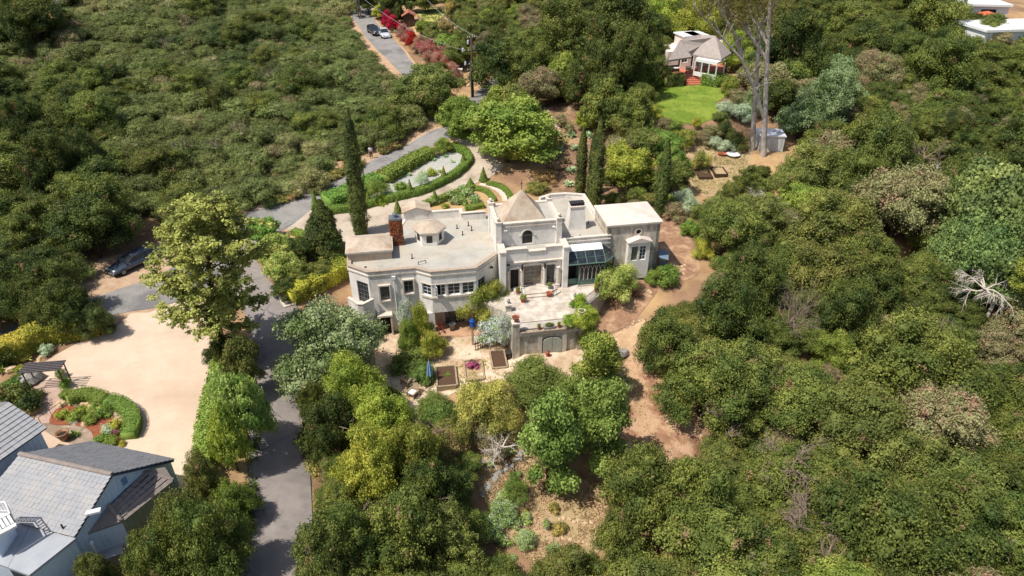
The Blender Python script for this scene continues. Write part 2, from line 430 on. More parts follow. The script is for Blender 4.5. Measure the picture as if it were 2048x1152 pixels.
import bmesh
def drape_xy(name, poly, m, dz=.05, kind='structure', step=1.5, parent=None, label=None, edge=.0):
    """a sheet cut to the outline poly (world xy) that lies on the ground, its cuts on the ground's own grid"""
    bm = bmesh.new()
    if edge:
        q = []
        for i, p in enumerate(poly):
            q.append((p[0] + (rnd.random() - .5) * edge, p[1] + (rnd.random() - .5) * edge))
        poly = q
    vs = [bm.verts.new((p[0], p[1], 0)) for p in poly]
    f = bm.faces.new(vs)
    bmesh.ops.triangulate(bm, faces=[f], ngon_method='BEAUTY')
    x0 = min(p[0] for p in poly); x1 = max(p[0] for p in poly); y0 = min(p[1] for p in poly); y1 = max(p[1] for p in poly)
    def cut(no, val, lo, hi):
        pass
    k = math.ceil((x0 - GX0) / GS)
    while GX0 + k * GS < x1:
        bmesh.ops.bisect_plane(bm, geom=bm.verts[:] + bm.edges[:] + bm.faces[:], plane_co=(GX0 + k * GS, 0, 0), plane_no=(1, 0, 0)); k += 1
    k = math.ceil((y0 - GY0) / GS)
    while GY0 + k * GS < y1:
        bmesh.ops.bisect_plane(bm, geom=bm.verts[:] + bm.edges[:] + bm.faces[:], plane_co=(0, GY0 + k * GS, 0), plane_no=(0, 1, 0)); k += 1
    # the ground's diagonals
    s0 = (x0 - GX0 + y0 - GY0) / GS; s1 = (x1 - GX0 + y1 - GY0) / GS
    k = math.ceil(s0)
    while k < s1:
        bmesh.ops.bisect_plane(bm, geom=bm.verts[:] + bm.edges[:] + bm.faces[:], plane_co=(GX0 + k * GS, GY0, 0), plane_no=(1, 1, 0)); k += 1
    for v in bm.verts: v.co.z = T(v.co.x, v.co.y) + dz
    bmesh.ops.recalc_face_normals(bm, faces=bm.faces)
    me = bpy.data.meshes.new(name); bm.to_mesh(me); bm.free()
    for p in me.polygons:
        p.use_smooth = True
    if me.polygons and me.polygons[0].normal.z < 0: me.flip_normals()
    o = mesh_obj(name, me, m, parent)
    if kind: o['kind'] = kind
    if label: o['label'] = label
    return o
def drape(name, px, m, dz=.05, smooth=True, **kw):
    w = [P(u, v) for (u, v) in px]
    if smooth: w = spline(w, closed=True, n=5)
    return drape_xy(name, w, m, dz, **kw)
def strip(name, px, widths, m, dz, **kw):
    c = spline([P(u, v) for (u, v) in px], n=8); n = len(c)
    wl = [np.interp(i / (n - 1) * (len(px) - 1), range(len(px)), widths) if hasattr(widths, '__len__') else widths for i in range(n)]
    le, ri = [], []
    for i in range(n):
        a = c[max(i - 1, 0)]; b = c[min(i + 1, n - 1)]
        tx, ty = b[0] - a[0], b[1] - a[1]; l = math.hypot(tx, ty) or 1
        nx_, ny_ = -ty / l, tx / l
        w = wl[i] / 2
        le.append((c[i][0] + nx_ * w, c[i][1] + ny_ * w)); ri.append((c[i][0] - nx_ * w, c[i][1] - ny_ * w))
    return drape_xy(name, le + ri[::-1], m, dz, **kw)

def asphalt(name, a, b, seal):
    m = mat(name, a, b, scale=.7, world_co=True, rough=.9, bump=.2, bscale=20, c3=seal, c3scale=.18, c3at=.56, c3w=.05)
    nt = m.node_tree; N = nt.nodes; L = nt.links
    bs = N['Principled BSDF']; src = bs.inputs['Base Color'].links[0].from_socket
    g = N.new('ShaderNodeNewGeometry'); nz = N.new('ShaderNodeTexNoise'); nz.inputs['Scale'].default_value = .8
    L.new(g.outputs['Position'], nz.inputs['Vector'])
    mxv = N.new('ShaderNodeMix'); mxv.data_type = 'RGBA'; mxv.inputs['Factor'].default_value = .35
    L.new(g.outputs['Position'], mxv.inputs['A']); L.new(nz.outputs['Color'], mxv.inputs['B'])
    vo = N.new('ShaderNodeTexVoronoi'); vo.feature = 'DISTANCE_TO_EDGE'; vo.inputs['Scale'].default_value = .42
    L.new(mxv.outputs['Result'], vo.inputs['Vector'])
    lt = N.new('ShaderNodeMath'); lt.operation = 'LESS_THAN'; lt.inputs[1].default_value = .010
    L.new(vo.outputs['Distance'], lt.inputs[0])
    nk = N.new('ShaderNodeTexNoise'); nk.inputs['Scale'].default_value = .22; nk.inputs['Detail'].default_value = 3; L.new(g.outputs['Position'], nk.inputs['Vector'])
    rk = N.new('ShaderNodeMapRange'); rk.inputs['From Min'].default_value = .46; rk.inputs['From Max'].default_value = .62; rk.inputs['To Max'].default_value = .85; L.new(nk.outputs['Fac'], rk.inputs['Value'])
    mm = N.new('ShaderNodeMath'); mm.operation = 'MULTIPLY'; L.new(lt.outputs[0], mm.inputs[0]); L.new(rk.outputs[0], mm.inputs[1])
    mx = N.new('ShaderNodeMix'); mx.data_type = 'RGBA'; mx.inputs['B'].default_value = (*srgb(84,84,88), 1)
    L.new(src, mx.inputs['A']); L.new(mm.outputs[0], mx.inputs['Factor']); L.new(mx.outputs['Result'], bs.inputs['Base Color'])
    return m
road_m = asphalt('worn_asphalt', srgb(144,140,135), srgb(124,120,116), srgb(112,109,107))
lane_m = asphalt('lane_asphalt', srgb(144,135,129), srgb(124,116,111), srgb(108,102,99))
gravel_m = mat('court_gravel', srgb(204,182,160), srgb(197,174,151), scale=1.3, world_co=True, rough=.95, bump=.12, bscale=60, detail=3, c3=srgb(184,160,137), c3scale=.16, c3at=.56, c3w=.1)
conc_m = mat('court_concrete', srgb(186,172,154), srgb(168,152,134), scale=.6, world_co=True, rough=.9, c3=srgb(150,134,116), c3scale=.25, c3at=.6, c3w=.06, bump=.15, bscale=14)
shoulder_m = mat('dirt_shoulder', srgb(184,158,132), srgb(160,130,104), scale=1.1, world_co=True, rough=1, bump=.4, bscale=8)
dirt_m = mat('yard_dirt', srgb(192,166,138), srgb(166,138,110), scale=.9, world_co=True, rough=1, bump=.5, bscale=6, c3=srgb(204,184,160), c3scale=.5, c3at=.5, c3w=.08)
mulch_m = mat('brown_mulch', srgb(156,122,96), srgb(128,96,74), scale=1.6, world_co=True, rough=1, bump=.6, bscale=9, c3=srgb(176,144,114), c3scale=.6, c3at=.55)
mulch_grey = mat('grey_brown_earth', srgb(142,112,88), srgb(112,86,66), scale=1.4, world_co=True, rough=1, bump=.5, bscale=8, c3=srgb(166,138,106), c3scale=.3, c3at=.55)
drygrass_m = mat('dry_grass_ground', srgb(182,156,122), srgb(154,128,98), scale=2.4, world_co=True, rough=1, bump=.6, bscale=12, c3=srgb(166,146,108), c3scale=.4, c3at=.5)
lawn_m = mat('lawn_grass', srgb(112,134,40), srgb(96,118,36), scale=1.6, world_co=True, rough=.9, bump=.5, bscale=18, c3=srgb(128,142,52), c3scale=.35, c3at=.52)
whitegravel_m = mat('white_gravel', srgb(176,176,168), srgb(150,148,140), scale=3, world_co=True, rough=.95, bump=.4, bscale=16, c3=srgb(186,170,150), c3scale=.3, c3at=.58)
litter_m = mat('leaf_litter', srgb(96,74,52), srgb(66,52,36), scale=1.2, world_co=True, rough=1, bump=.5, bscale=6)

# shoulders and earth first, then hard surfaces
drape('dirt_verge', [(970,190),(900,225),(840,240),(760,290),(640,345),(520,395),(420,440),(330,480),(200,520),(120,560),(0,620),(0,720),(150,670),(330,630),(480,520),(600,450),(720,400),(900,290),(960,230)], shoulder_m, .03, step=1.5)
drape('road_shoulder', [(700,-20),(690,60),(745,130),(800,180),(835,205),(860,190),(850,150),(800,90),(740,20),(735,-20)], mat('tan_shoulder', srgb(190,160,130), srgb(164,132,104), scale=1.2, world_co=True, rough=1, bump=.4), .03)
drape('asphalt_road', [(1000,150),(975,165),(935,200),(905,247),(860,264),(780,305),(700,348),(640,375),(560,405),(500,424),(440,455),(380,500),(330,545),(220,585),(110,625),(0,665),(0,700),(120,665),(240,628),(330,612),(420,575),(480,520),(520,485),(575,456),(610,430),(650,395),(700,372),(780,330),(880,283),(915,268),(950,230),(975,200),(1010,170)], road_m, .06)
drape('asphalt_road', [(684,-26),(698,20),(722,60),(752,98),(790,135),(830,175),(862,195),(890,190),(850,150),(812,108),(775,66),(745,30),(728,-26)], road_m, .06)
drape('side_drive', [(742,52),(738,38),(752,32),(790,18),(830,-20),(800,-25),(750,12),(724,22),(726,40)], mat('pale_drive', srgb(196,184,170), srgb(176,160,144), scale=1, world_co=True, rough=.9), .05)
drape('gravel_court', [(330,612),(300,625),(262,628),(240,650),(200,672),(150,690),(105,715),(78,735),(75,760),(95,790),(125,795),(175,785),(230,795),(262,830),(270,860),(250,890),(200,895),(130,885),(60,850),(30,900),(100,960),(250,980),(380,985),(398,940),(402,880),(408,820),(424,760),(440,700),(430,640),(400,600)], gravel_m, .04)
drape('concrete_apron', [(262,872),(330,885),(398,898),(396,980),(250,985),(200,940),(230,895)], mat('apron_concrete', srgb(204,186,162), srgb(190,170,146), scale=.8, world_co=True, rough=.9), .07, smooth=False)
strip('driveway', [(470,500),(500,545),(535,600),(552,660),(550,720),(553,800),(557,900),(560,1000),(556,1090),(550,1180)], [6.5,5.6,4.8,4.4,4.2,4.0,4.0,4.0,4.2,4.4], lane_m, .08)
drape('concrete_court', [(575,456),(600,437),(640,408),(665,405),(700,418),(760,405),(830,388),(890,362),(925,340),(943,318),(935,295),(905,276),(930,262),(960,290),(1005,330),(985,352),(950,368),(905,392),(860,404),(850,440),(800,470),(700,500),(640,470),(600,468)], conc_m, .05)
drape('white_gravel_bed', [(740,392),(765,380),(800,345),(850,318),(900,305),(925,312),(932,328),(900,352),(850,368),(800,385),(760,398)], whitegravel_m, .05)
drape('lawn', [(1306,185),(1330,168),(1362,166),(1420,170),(1445,182),(1448,195),(1430,206),(1440,220),(1420,240),(1380,248),(1330,240),(1300,215)], lawn_m, .05)
drape('yard_earth', [(770,668),(850,668),(940,668),(1010,700),(1100,706),(1190,700),(1260,705),(1200,760),(1120,770),(1000,760),(900,790),(850,830),(790,810),(760,760),(750,700)], dirt_m, .04)
drape('brown_slope', [(1185,590),(1260,560),(1310,555),(1345,530),(1310,590),(1270,640),(1220,665),(1190,640)], mulch_m, .04)
drape('earth_path', [(1290,640),(1250,660),(1215,675),(1190,700),(1230,720),(1260,700),(1280,675)], mat('tan_path', srgb(196,168,134), srgb(170,138,106), scale=1.4, world_co=True, rough=1, bump=.4), .06)
drape('brown_slope', [(1205,715),(1268,690),(1315,770),(1385,850),(1420,915),(1370,975),(1240,960),(1170,880),(1190,800)], mat('terracotta_earth', srgb(162,120,94), srgb(128,92,72), scale=1.2, world_co=True, rough=1, bump=.6, bscale=8, c3=srgb(184,150,120), c3scale=.5, c3at=.5), .04)
drape('dry_clearing', [(960,900),(1020,850),(1080,900),(1200,980),(1230,1000),(1215,1080),(1150,1140),(1080,1130),(1010,1060),(960,980)], drygrass_m, .04)
drape('east_garden_path', [(1322,425),(1350,440),(1385,490),(1400,540),(1375,560),(1340,560),(1316,545)], mulch_m, .04)
drape('upper_garden_earth', [(1080,210),(1140,200),(1200,240),(1230,330),(1240,400),(1110,390),(1090,320),(1070,250)], mulch_grey, .04)
drape('dry_garden_earth', [(1380,300),(1440,285),(1500,300),(1490,345),(1440,385),(1400,390),(1370,340)], drygrass_m, .04)
drape('orchard_earth', [(850,20),(960,10),(1090,0),(1100,80),(1040,90),(960,70),(900,110),(840,60)], mulch_grey, .04)
# ---------------------------------------------------------------- foliage builder
def leaf_cards(C, Nn, size, asp=.55, tilt=.9, rs=None):
    """quads at C, facing Nn with random tilt; returns vertex array and face count"""
    rs = rs or nrng; n = len(C)
    nn = Nn + rs.normal(0, tilt, (n, 3)); nn /= np.linalg.norm(nn, axis=1)[:, None] + 1e-9
    r = rs.normal(0, 1, (n, 3)); t = np.cross(nn, r); t /= np.linalg.norm(t, axis=1)[:, None] + 1e-9
    b = np.cross(nn, t); s = size * rs.uniform(.65, 1.35, n)[:, None]
    return np.stack([C + t * s, C + b * s * asp, C - t * s * .9, C - b * s * asp], 1).reshape(-1, 3)
def leaf_mesh(name, V, extra=None, tone=None, bloom=None, smooth=False):
    """V: quad vertices (4n,3); extra: (verts, faces) of a solid core"""
    n = len(V) // 4
    me = bpy.data.meshes.new(name)
    ev = np.array(extra[0]).reshape(-1, 3) if extra else np.zeros((0, 3)); ef = extra[1] if extra else []
    me.vertices.add(len(V) + len(ev)); me.vertices.foreach_set('co', np.concatenate([V, ev]).astype(np.float32).ravel())
    ls = [4] * n + [len(f) for f in ef]
    idx = list(range(4 * n)) + [i + 4 * n for f in ef for i in f]
    me.loops.add(len(idx)); me.loops.foreach_set('vertex_index', idx)
    me.polygons.add(len(ls)); st = np.concatenate([[0], np.cumsum(ls)[:-1]]); me.polygons.foreach_set('loop_start', st.astype(np.int32))
    me.update(calc_edges=True); me.validate()
    a = me.attributes.new('tone', 'FLOAT', 'FACE')
    tv = nrng.beta(2, 2, len(ls)) if tone is None else np.concatenate([tone, np.full(len(ef), .3)])
    a.data.foreach_set('value', tv.astype(np.float32))
    a = me.attributes.new('bloom', 'FLOAT', 'FACE')
    bv = nrng.uniform(0, 1, len(ls)) if bloom is None else np.concatenate([bloom, np.zeros(len(ef))])
    if bloom is None and ef: bv[n:] = 0
    a.data.foreach_set('value', bv.astype(np.float32))
    return me
def lobes_surface(lobes, n, rs, shell=(.82, 1.06), down=.35, keep=.8, tuft=9, spread=.13):
    """leaf tufts on the outside of a heap of ellipsoid lobes; thin where the lobe faces down"""
    L = np.array([[*c, *r] for c, r in lobes]); area = (L[:, 3] * L[:, 4] + L[:, 3] * L[:, 5] + L[:, 4] * L[:, 5])
    nt = int(n / tuft * 2.3) + 8
    pick = rs.choice(len(L), nt, p=area / area.sum())
    d = rs.normal(0, 1, (nt, 3)); d /= np.linalg.norm(d, axis=1)[:, None]
    low = (d[:, 2] < -.25) & (rs.uniform(0, 1, nt) > down)
    pick, d = pick[~low], d[~low]
    ph = pick * 1.7
    bump = 1 + .16 * np.sin(d[:, 0] * 5 + ph) * np.sin(d[:, 1] * 6 + ph * 2.1) + .09 * np.sin(d[:, 2] * 11 + ph)
    sh = shell[0] + (shell[1] - shell[0]) * rs.uniform(0, 1, len(d)) ** .8
    sh = sh + (rs.uniform(0, 1, len(d)) < .10) * rs.uniform(.04, .28, len(d))
    C = L[pick, :3] + d * L[pick, 3:] * (sh * bump)[:, None]
    inside = np.zeros(len(C), bool)
    for i in range(len(L)):
        q = (C - L[i, :3]) / (L[i, 3:] * keep)
        inside |= ((q ** 2).sum(1) < 1) & (pick != i)
    C, d, pick = C[~inside], d[~inside], pick[~inside]
    C, d, pick = np.repeat(C, tuft, 0)[:n], np.repeat(d, tuft, 0)[:n], np.repeat(pick, tuft)[:n]
    off = rs.normal(0, 1, C.shape); C = C + off * spread
    return C, d + off * .45, pick
def core_of(lobes, k=.7, n=7):
    mb = MB()
    for c, r in lobes:
        s = len(mb.v); mb.ball((0, 0, 0), 1.0, n, 1.0, jit=.25)
        for i in range(s, len(mb.v)):
            x, y, z = mb.v[i]; mb.v[i] = (c[0] + x * r[0] * k, c[1] + y * r[1] * k, c[2] + z * r[2] * k)
    return mb.v, mb.f
def trunk_mesh(name, h, r, tips, n=6, lean=0.0):
    mb = MB(); rs = random.Random(hash(name) % 999)
    top = (rs.uniform(-.2, .2) + lean, rs.uniform(-.2, .2), h)
    mb.tube([(0, 0, -.4), (top[0] * .4, top[1] * .4, h * .5), top], [r * 1.25, r, r * .75], n)
    for t in tips:
        m = ((top[0] + t[0]) / 2, (top[1] + t[1]) / 2, (h + t[2]) / 2 + .1)
        mb.tube([top, m, t], [r * .6, r * .4, r * .15], 5)
    return mb.mesh(name, True)
def dome_lobes(R, H, n, rs, lr=(.32, .46), zlo=.25, flat=1.0):
    """lobes heaped unevenly: two to four limbs of different height and reach, each with its own lobes"""
    out = [((0, 0, H * .5), (R * .55, R * .55, H * .3))]
    k = rs.choice((3, 4, 4, 5)); limbs = []
    for i in range(k):
        a = 6.283 * i / k + rs.uniform(-.5, .5); q = rs.uniform(.30, .62); limbs.append((math.cos(a) * R * q, math.sin(a) * R * q, H * rs.uniform(.46, .80), R * rs.uniform(.42, .62)))
    limbs.append((rs.uniform(-.15, .15) * R, rs.uniform(-.15, .15) * R, H * .74, R * .5))
    for i in range(n):
        X, Y, Z, S = limbs[i % len(limbs)]
        a = rs.uniform(0, 6.283); q = math.sqrt(rs.random()) * S; z = Z + (H * .26) * math.sqrt(max(0, 1 - (q / S) ** 2)) * rs.uniform(.5, 1.05) - (q / S) ** 2 * H * rs.uniform(.05, .30)
        x, y = X + q * math.cos(a), Y + q * math.sin(a); d = math.hypot(x, y) / R
        z = max(zlo * H, z * (1 - .35 * max(0, d - .55) / .45)); l = R * rs.uniform(*lr) * rs.choice((.7, .85, 1, 1, 1.15))
        out.append(((x, y, z), (l * rs.uniform(.85, 1.2), l * rs.uniform(.85, 1.2), l * flat * rs.uniform(.6, .9))))
    for i in range(n // 4):   # skirts
        a = rs.uniform(0, 6.283); q = R * rs.uniform(.55, .85); l = R * rs.uniform(*lr) * .9; out.append(((q * math.cos(a), q * math.sin(a), H * rs.uniform(zlo, zlo + .2)), (l, l, l * .75)))
    return out
PROTO = {}
def make_proto(kind, R, H, nl, leaves, size, lr=(.32, .46), zlo=.28, asp=.55, variants=2, trunk_r=.16, flat=1.0, tilt=.9, shell=(.82, 1.06), core=.72, trunk_h=.35, keep=.8, down=.35):
    lst = []
    for k in range(variants):
        rs = np.random.RandomState(hash((len(kind), kind[0], kind[-1], k, nl)) % 9999 + k) if False else np.random.RandomState(sum(map(ord, kind)) * 7 + k * 31)
        rr = random.Random(sum(map(ord, kind)) + k)
        lobes = dome_lobes(R, H, nl, rr, lr, zlo, flat)
        C, d, pick = lobes_surface(lobes, leaves, rs, shell, down, keep)
        V = leaf_cards(C, d, size, asp, tilt, rs)
        ltone = rs.uniform(-.24, .24, len(lobes)); tt = np.repeat(rs.uniform(-.22, .22, len(C) // 9 + 1), 9)[:len(C)]
        tone = np.clip(rs.beta(4, 4, len(C)) + ltone[pick] + tt, 0, 1)
        me = leaf_mesh(kind + '_crown', V, core_of(lobes, core) if core else None, tone=tone)
        tips = [lobes[i][0] for i in range(1, len(lobes), 3)][:7]
        lst.append((me, trunk_mesh(kind + '_trunk_%d' % k, H * trunk_h, trunk_r, tips), R, H))
    PROTO[kind] = lst
make_proto('oak', 3.3, 5.4, 40, 24000, .078, variants=6, lr=(.17, .30), zlo=.22, keep=.8, core=.58, asp=.6, shell=(.74, 1.10))
make_proto('broad', 3.2, 5.6, 34, 17000, .10, variants=3, lr=(.20, .32), asp=.75, core=.66)
make_proto('scrub', 2.3, 2.9, 22, 9000, .075, variants=5, lr=(.20, .36), zlo=.12, trunk_r=.09, down=.7, core=.56, shell=(.72, 1.12))
make_proto('airy', 2.6, 4.6, 24, 9000, .08, variants=2, lr=(.20, .34), core=0, shell=(.5, 1.15), trunk_r=.10)
make_proto('fine', 2.4, 3.6, 30, 15000, .085, variants=3, lr=(.20, .34), asp=.4, trunk_r=.09, shell=(.70, 1.15), core=.5)
make_proto('tall', 1.7, 6.5, 40, 17000, .085, variants=3, lr=(.26, .44), zlo=.12, asp=.75, trunk_r=.13, core=.6)
make_proto('mound', 1.2, 1.3, 12, 3600, .06, variants=3, lr=(.40, .52), zlo=.22, trunk_r=.04, tilt=.6)
make_proto('bushy', 1.1, 1.4, 9, 1500, .10, variants=3, lr=(.34, .5), zlo=.25, trunk_r=.04)

G = srgb
LM = dict(
 oak=leaf_mat('oak_leaves', G(74,84,36), G(116,122,58), G(64,78,36), vary=.24, hue=.012, dead=G(146,122,88), dead_at=.66),
 oak_dark=leaf_mat('dark_oak_leaves', G(56,68,30), G(100,108,50), G(48,62,30), vary=.2, hue=.012, dead=G(150,116,80), dead_at=.67),
 oak_yellow=leaf_mat('yellowish_oak_leaves', G(92,100,38), G(136,140,62), G(82,94,40), vary=.15, dead=G(156,128,92), dead_at=.67),
 oak_grey=leaf_mat('grey_oak_leaves', G(86,90,58), G(132,130,94), G(112,104,78), vary=.18, dead=G(170,140,112), dead_at=.6),
 scrub=leaf_mat('scrub_leaves', G(76,88,46), G(118,126,74), G(92,100,60), vary=.22, hue=.014, dead=G(160,146,110), dead_at=.68),
 scrub_olive=leaf_mat('olive_scrub_leaves', G(96,102,60), G(140,140,94), G(116,116,76), vary=.15, dead=G(170,156,120), dead_at=.62),
 scrub_dark=leaf_mat('dark_scrub_leaves', G(56,68,36), G(90,98,56), vary=.15),
 bright=leaf_mat('bright_green_leaves', G(110,124,34), G(156,162,62), G(104,122,40), vary=.08, trans=.3),
 lime=leaf_mat('lime_leaves', G(132,142,30), G(180,184,62), G(116,132,36), vary=.12, trans=.3),
 maple=leaf_mat('mid_green_leaves', G(96,122,38), G(142,160,66), G(88,114,38), vary=.08, trans=.3),
 vivid=leaf_mat('vivid_tree_leaves', G(98,124,44), G(152,172,84), G(92,118,44), vary=.04, trans=.3),
 greygreen=leaf_mat('grey_green_leaves', G(92,110,70), G(152,164,126), G(86,106,62), vary=.08, nscale=.9),
 sage=leaf_mat('sage_leaves', G(82,102,56), G(128,144,86), G(78,98,58), vary=.08),
 silver=leaf_mat('silver_leaves', G(128,146,120), G(172,182,160), vary=.12),
 sycamore=leaf_mat('sycamore_leaves', G(118,130,46), G(168,176,88), G(96,108,44), vary=.05, trans=.3, nscale=.5),
 feather=leaf_mat('feathery_leaves', G(128,122,62), G(170,160,92), G(104,104,54), vary=.08),
 cypress=leaf_mat('cypress_foliage', G(58,70,30), G(98,104,52), G(52,62,30), vary=.08),
 box=leaf_mat('box_hedge_leaves', G(82,104,30), G(122,140,48), vary=.06, trans=.15),
 hedge_green=leaf_mat('fresh_hedge_leaves', G(84,118,34), G(128,152,58), vary=.1),
 yellowhedge=leaf_mat('yellow_hedge_leaves', G(140,138,20), G(184,176,44), G(112,122,24), vary=.06),
 rosemary=leaf_mat('rosemary_leaves', G(66,84,36), G(104,118,58), vary=.06),
 agave=leaf_mat('agave_leaves', G(112,140,110), G(160,180,146), vary=.12),
 lightleaf=leaf_mat('pale_shrub_leaves', G(136,152,60), G(190,196,110), G(112,136,48), vary=.06, trans=.3),
 bloomwhite=leaf_mat('white_blossom_leaves', G(78,104,42), G(120,146,66), flower=G(236,234,244), flower_at=.5, vary=.05),
 whiterose=leaf_mat('rose_leaves', G(86,112,46), G(128,150,70), flower=G(226,222,210), flower_at=.78, vary=.08),
 red=leaf_mat('red_bracts', G(190,30,30), G(214,58,50), G(150,40,34), vary=.05),
 redtwig=leaf_mat('faded_red_leaves', G(140,108,92), G(164,136,116), G(156,70,70), vary=.08),
 orange=leaf_mat('rusty_leaves', G(138,110,66), G(176,148,98), G(110,110,48), vary=.1),
 purple=leaf_mat('pink_blossom', G(170,70,120), G(204,120,160), G(96,110,50), vary=.05),
 lilac=leaf_mat('lilac_blossom', G(140,126,170), G(176,160,200), vary=.05),
 vine=leaf_mat('vine_leaves', G(128,150,26), G(176,188,54), G(96,126,30), vary=.05, trans=.3),
 euc=leaf_mat('eucalyptus_leaves', G(70,70,34), G(116,108,58), vary=.1),
 straw=leaf_mat('dry_grass', G(158,136,98), G(184,164,126), G(136,116,80), vary=.15),
 ivyred=leaf_mat('red_ivy', G(140,66,48), G(178,104,74), G(128,84,60), vary=.04),
)
OCC = []   # ground already taken: x, y, radius
def put(kind, x, y, sx, sz, label, cat, m, group=None, name=None, z=None, rz=None, single=False, occ=True, lift=0.0, trunk=bark):
    """one plant of a kind standing at x, y; sx, sz are radius and height in metres"""
    pr = rnd.choice(PROTO[kind]); R, H = pr[2], pr[3]
    z = T(x, y) if z is None else z
    rz = rnd.uniform(0, 6.28) if rz is None else rz
    s = (sx / R, sx / R * rnd.uniform(.92, 1.08), sz / H)
    if single:
        o = mesh_obj(name or 'shrub', pr[0], LM[m], None, (x, y, z + lift - .05), rz, s); tag(o, label, cat, group)
    else:
        o = thing(name or 'tree', label, cat, (x, y, z - .05), rz, group); o.scale = s
        c = mesh_obj('crown' if sz > 2.2 else 'foliage', pr[0], LM[m], o, (0, 0, lift))
        mesh_obj('trunk' if sz > 2.2 else 'stem', pr[1], trunk, o)
    if occ: OCC.append((x, y, sx))
    return o
def put_px(kind, u, v, rpx, sz, label, cat, m, **kw):
    """the same, its crown centred where (u, v) shows it and rpx photograph pixels wide"""
    x, y = P(u, v, sz * .55); z = T(x, y) + sz * .55
    d = y * CP - (z - CAM_H) * SP
    return put(kind, x, y, rpx * d / FPX * 1.04, sz, label, cat, m, **kw)
# ---------------------------------------------------------------- the pale stucco house
HZ = 0.0
house = thing('stucco_house', 'large pale stucco house with flat grey roofs, a pyramid tower and a terrace', 'house', (HO[0], HO[1], 0), HR)
def wall_run(name, p0, p1, z0, z1, openings=(), th=.3, m=stucco, parent=house):
    """a wall from p0 to p1 (outside on the right hand) with real openings (s0, s1, z0, z1)"""
    dx, dy = p1[0] - p0[0], p1[1] - p0[1]; Ln = math.hypot(dx, dy); ex, ey = dx / Ln, dy / Ln; nx_, ny_ = ey, -ex
    mb = MB()
    def blk(s0, s1, a, b):
        if s1 - s0 < 1e-3 or b - a < 1e-3: return
        o = lambda s, t: (p0[0] + ex * s - nx_ * t, p0[1] + ey * s - ny_ * t)
        mb.prism([o(s0, 0), o(s1, 0), o(s1, th), o(s0, th)], a, b)
    s = 0
    for (a, b, c, d) in sorted(openings):
        blk(s, a, z0, z1); blk(a, b, z0, c); blk(a, b, d, z1); s = b
    blk(s, Ln, z0, z1)
    return mb.build(name, m, parent)
def on_wall(p0, p1, s, out=0.0):
    dx, dy = p1[0] - p0[0], p1[1] - p0[1]; Ln = math.hypot(dx, dy)
    return (p0[0] + dx / Ln * s + dy / Ln * out, p0[1] + dy / Ln * s - dx / Ln * out)
def window_in(p0, p1, s0, s1, z0, z1, nx_=2, nz=3, name='window', fm=None, gm=None, parent=house, out=-.14, fw=.06, bars=.03, label=None):
    """a window standing in the opening: frame with bars, one pane behind"""
    fm = fm or win_frame; gm = gm or glass
    a = math.atan2(p1[1] - p0[1], p1[0] - p0[0]); c = on_wall(p0, p1, (s0 + s1) / 2, out)
    w, h = s1 - s0, z1 - z0; mb = MB()
    mb.b2(-w/2, -w/2+fw, -.03, .03, z0, z1); mb.b2(w/2-fw, w/2, -.03, .03, z0, z1)
    mb.b2(-w/2+fw, w/2-fw, -.03, .03, z1-fw, z1); mb.b2(-w/2+fw, w/2-fw, -.03, .03, z0, z0+fw)
    f = mb.build(name, fm, parent, (c[0], c[1], 0), a)
    if label: f['label'] = label
    mb = MB()
    for i in range(1, nx_):
        x = -w/2 + w * i / nx_; t = bars * (1.5 if nx_ % 2 == 0 and i == nx_ // 2 else 1); mb.b2(x - t/2, x + t/2, -.022, .022, z0+fw, z1-fw)
    for i in range(1, nz):
        z = z0 + h * i / nz; mb.b2(-w/2+fw, w/2-fw, -.016, .016, z - bars/2, z + bars/2)
    if nx_ > 1 or nz > 1: mb.build('glazing_bars', fm, f)['kind'] = 'stuff'
    MB().b2(-w/2+fw*.5, w/2-fw*.5, .004, .012, z0+fw*.5, z1-fw*.5).build('pane', gm, f)
    return f
def outline_band(name, pts, z0, z1, out, th=.2, m=trim, closed=False, parent=house):
    """a moulding that runs along the outline, mitred at its corners"""
    n = len(pts); mb = MB()
    def off(i, d):
        p = pts[i]; a = pts[i-1] if (i > 0 or closed) else None; b = pts[(i+1) % n] if (i < n-1 or closed) else None
        ns = []
        for (q, r) in ((a, p), (p, b)):
            if q is None or r is None: continue
            l = math.hypot(r[0]-q[0], r[1]-q[1]); ns.append(((r[1]-q[1])/l, -(r[0]-q[0])/l))
        if len(ns) == 1: return p[0] + ns[0][0]*d, p[1] + ns[0][1]*d
        mx_, my_ = ns[0][0]+ns[1][0], ns[0][1]+ns[1][1]; k = 2 / (mx_*mx_ + my_*my_)
        return p[0] + mx_*d*k, p[1] + my_*d*k
    for i in range(n if closed else n-1):
        j = (i+1) % n; a0, a1 = off(i, out), off(i, out-th); b0, b1 = off(j, out), off(j, out-th)
        mb.prism([a0, b0, b1, a1], z0, z1)
    return mb.build(name, m, parent)

A0, A1, A2, A3, A4, A5, A6 = (-14.0, 5.6), (-14.0, 1.6), (-12.2, .05), (-7.9, .05), (-6.6, -.9), (-2.5, -.9), (-.06, 1.5)
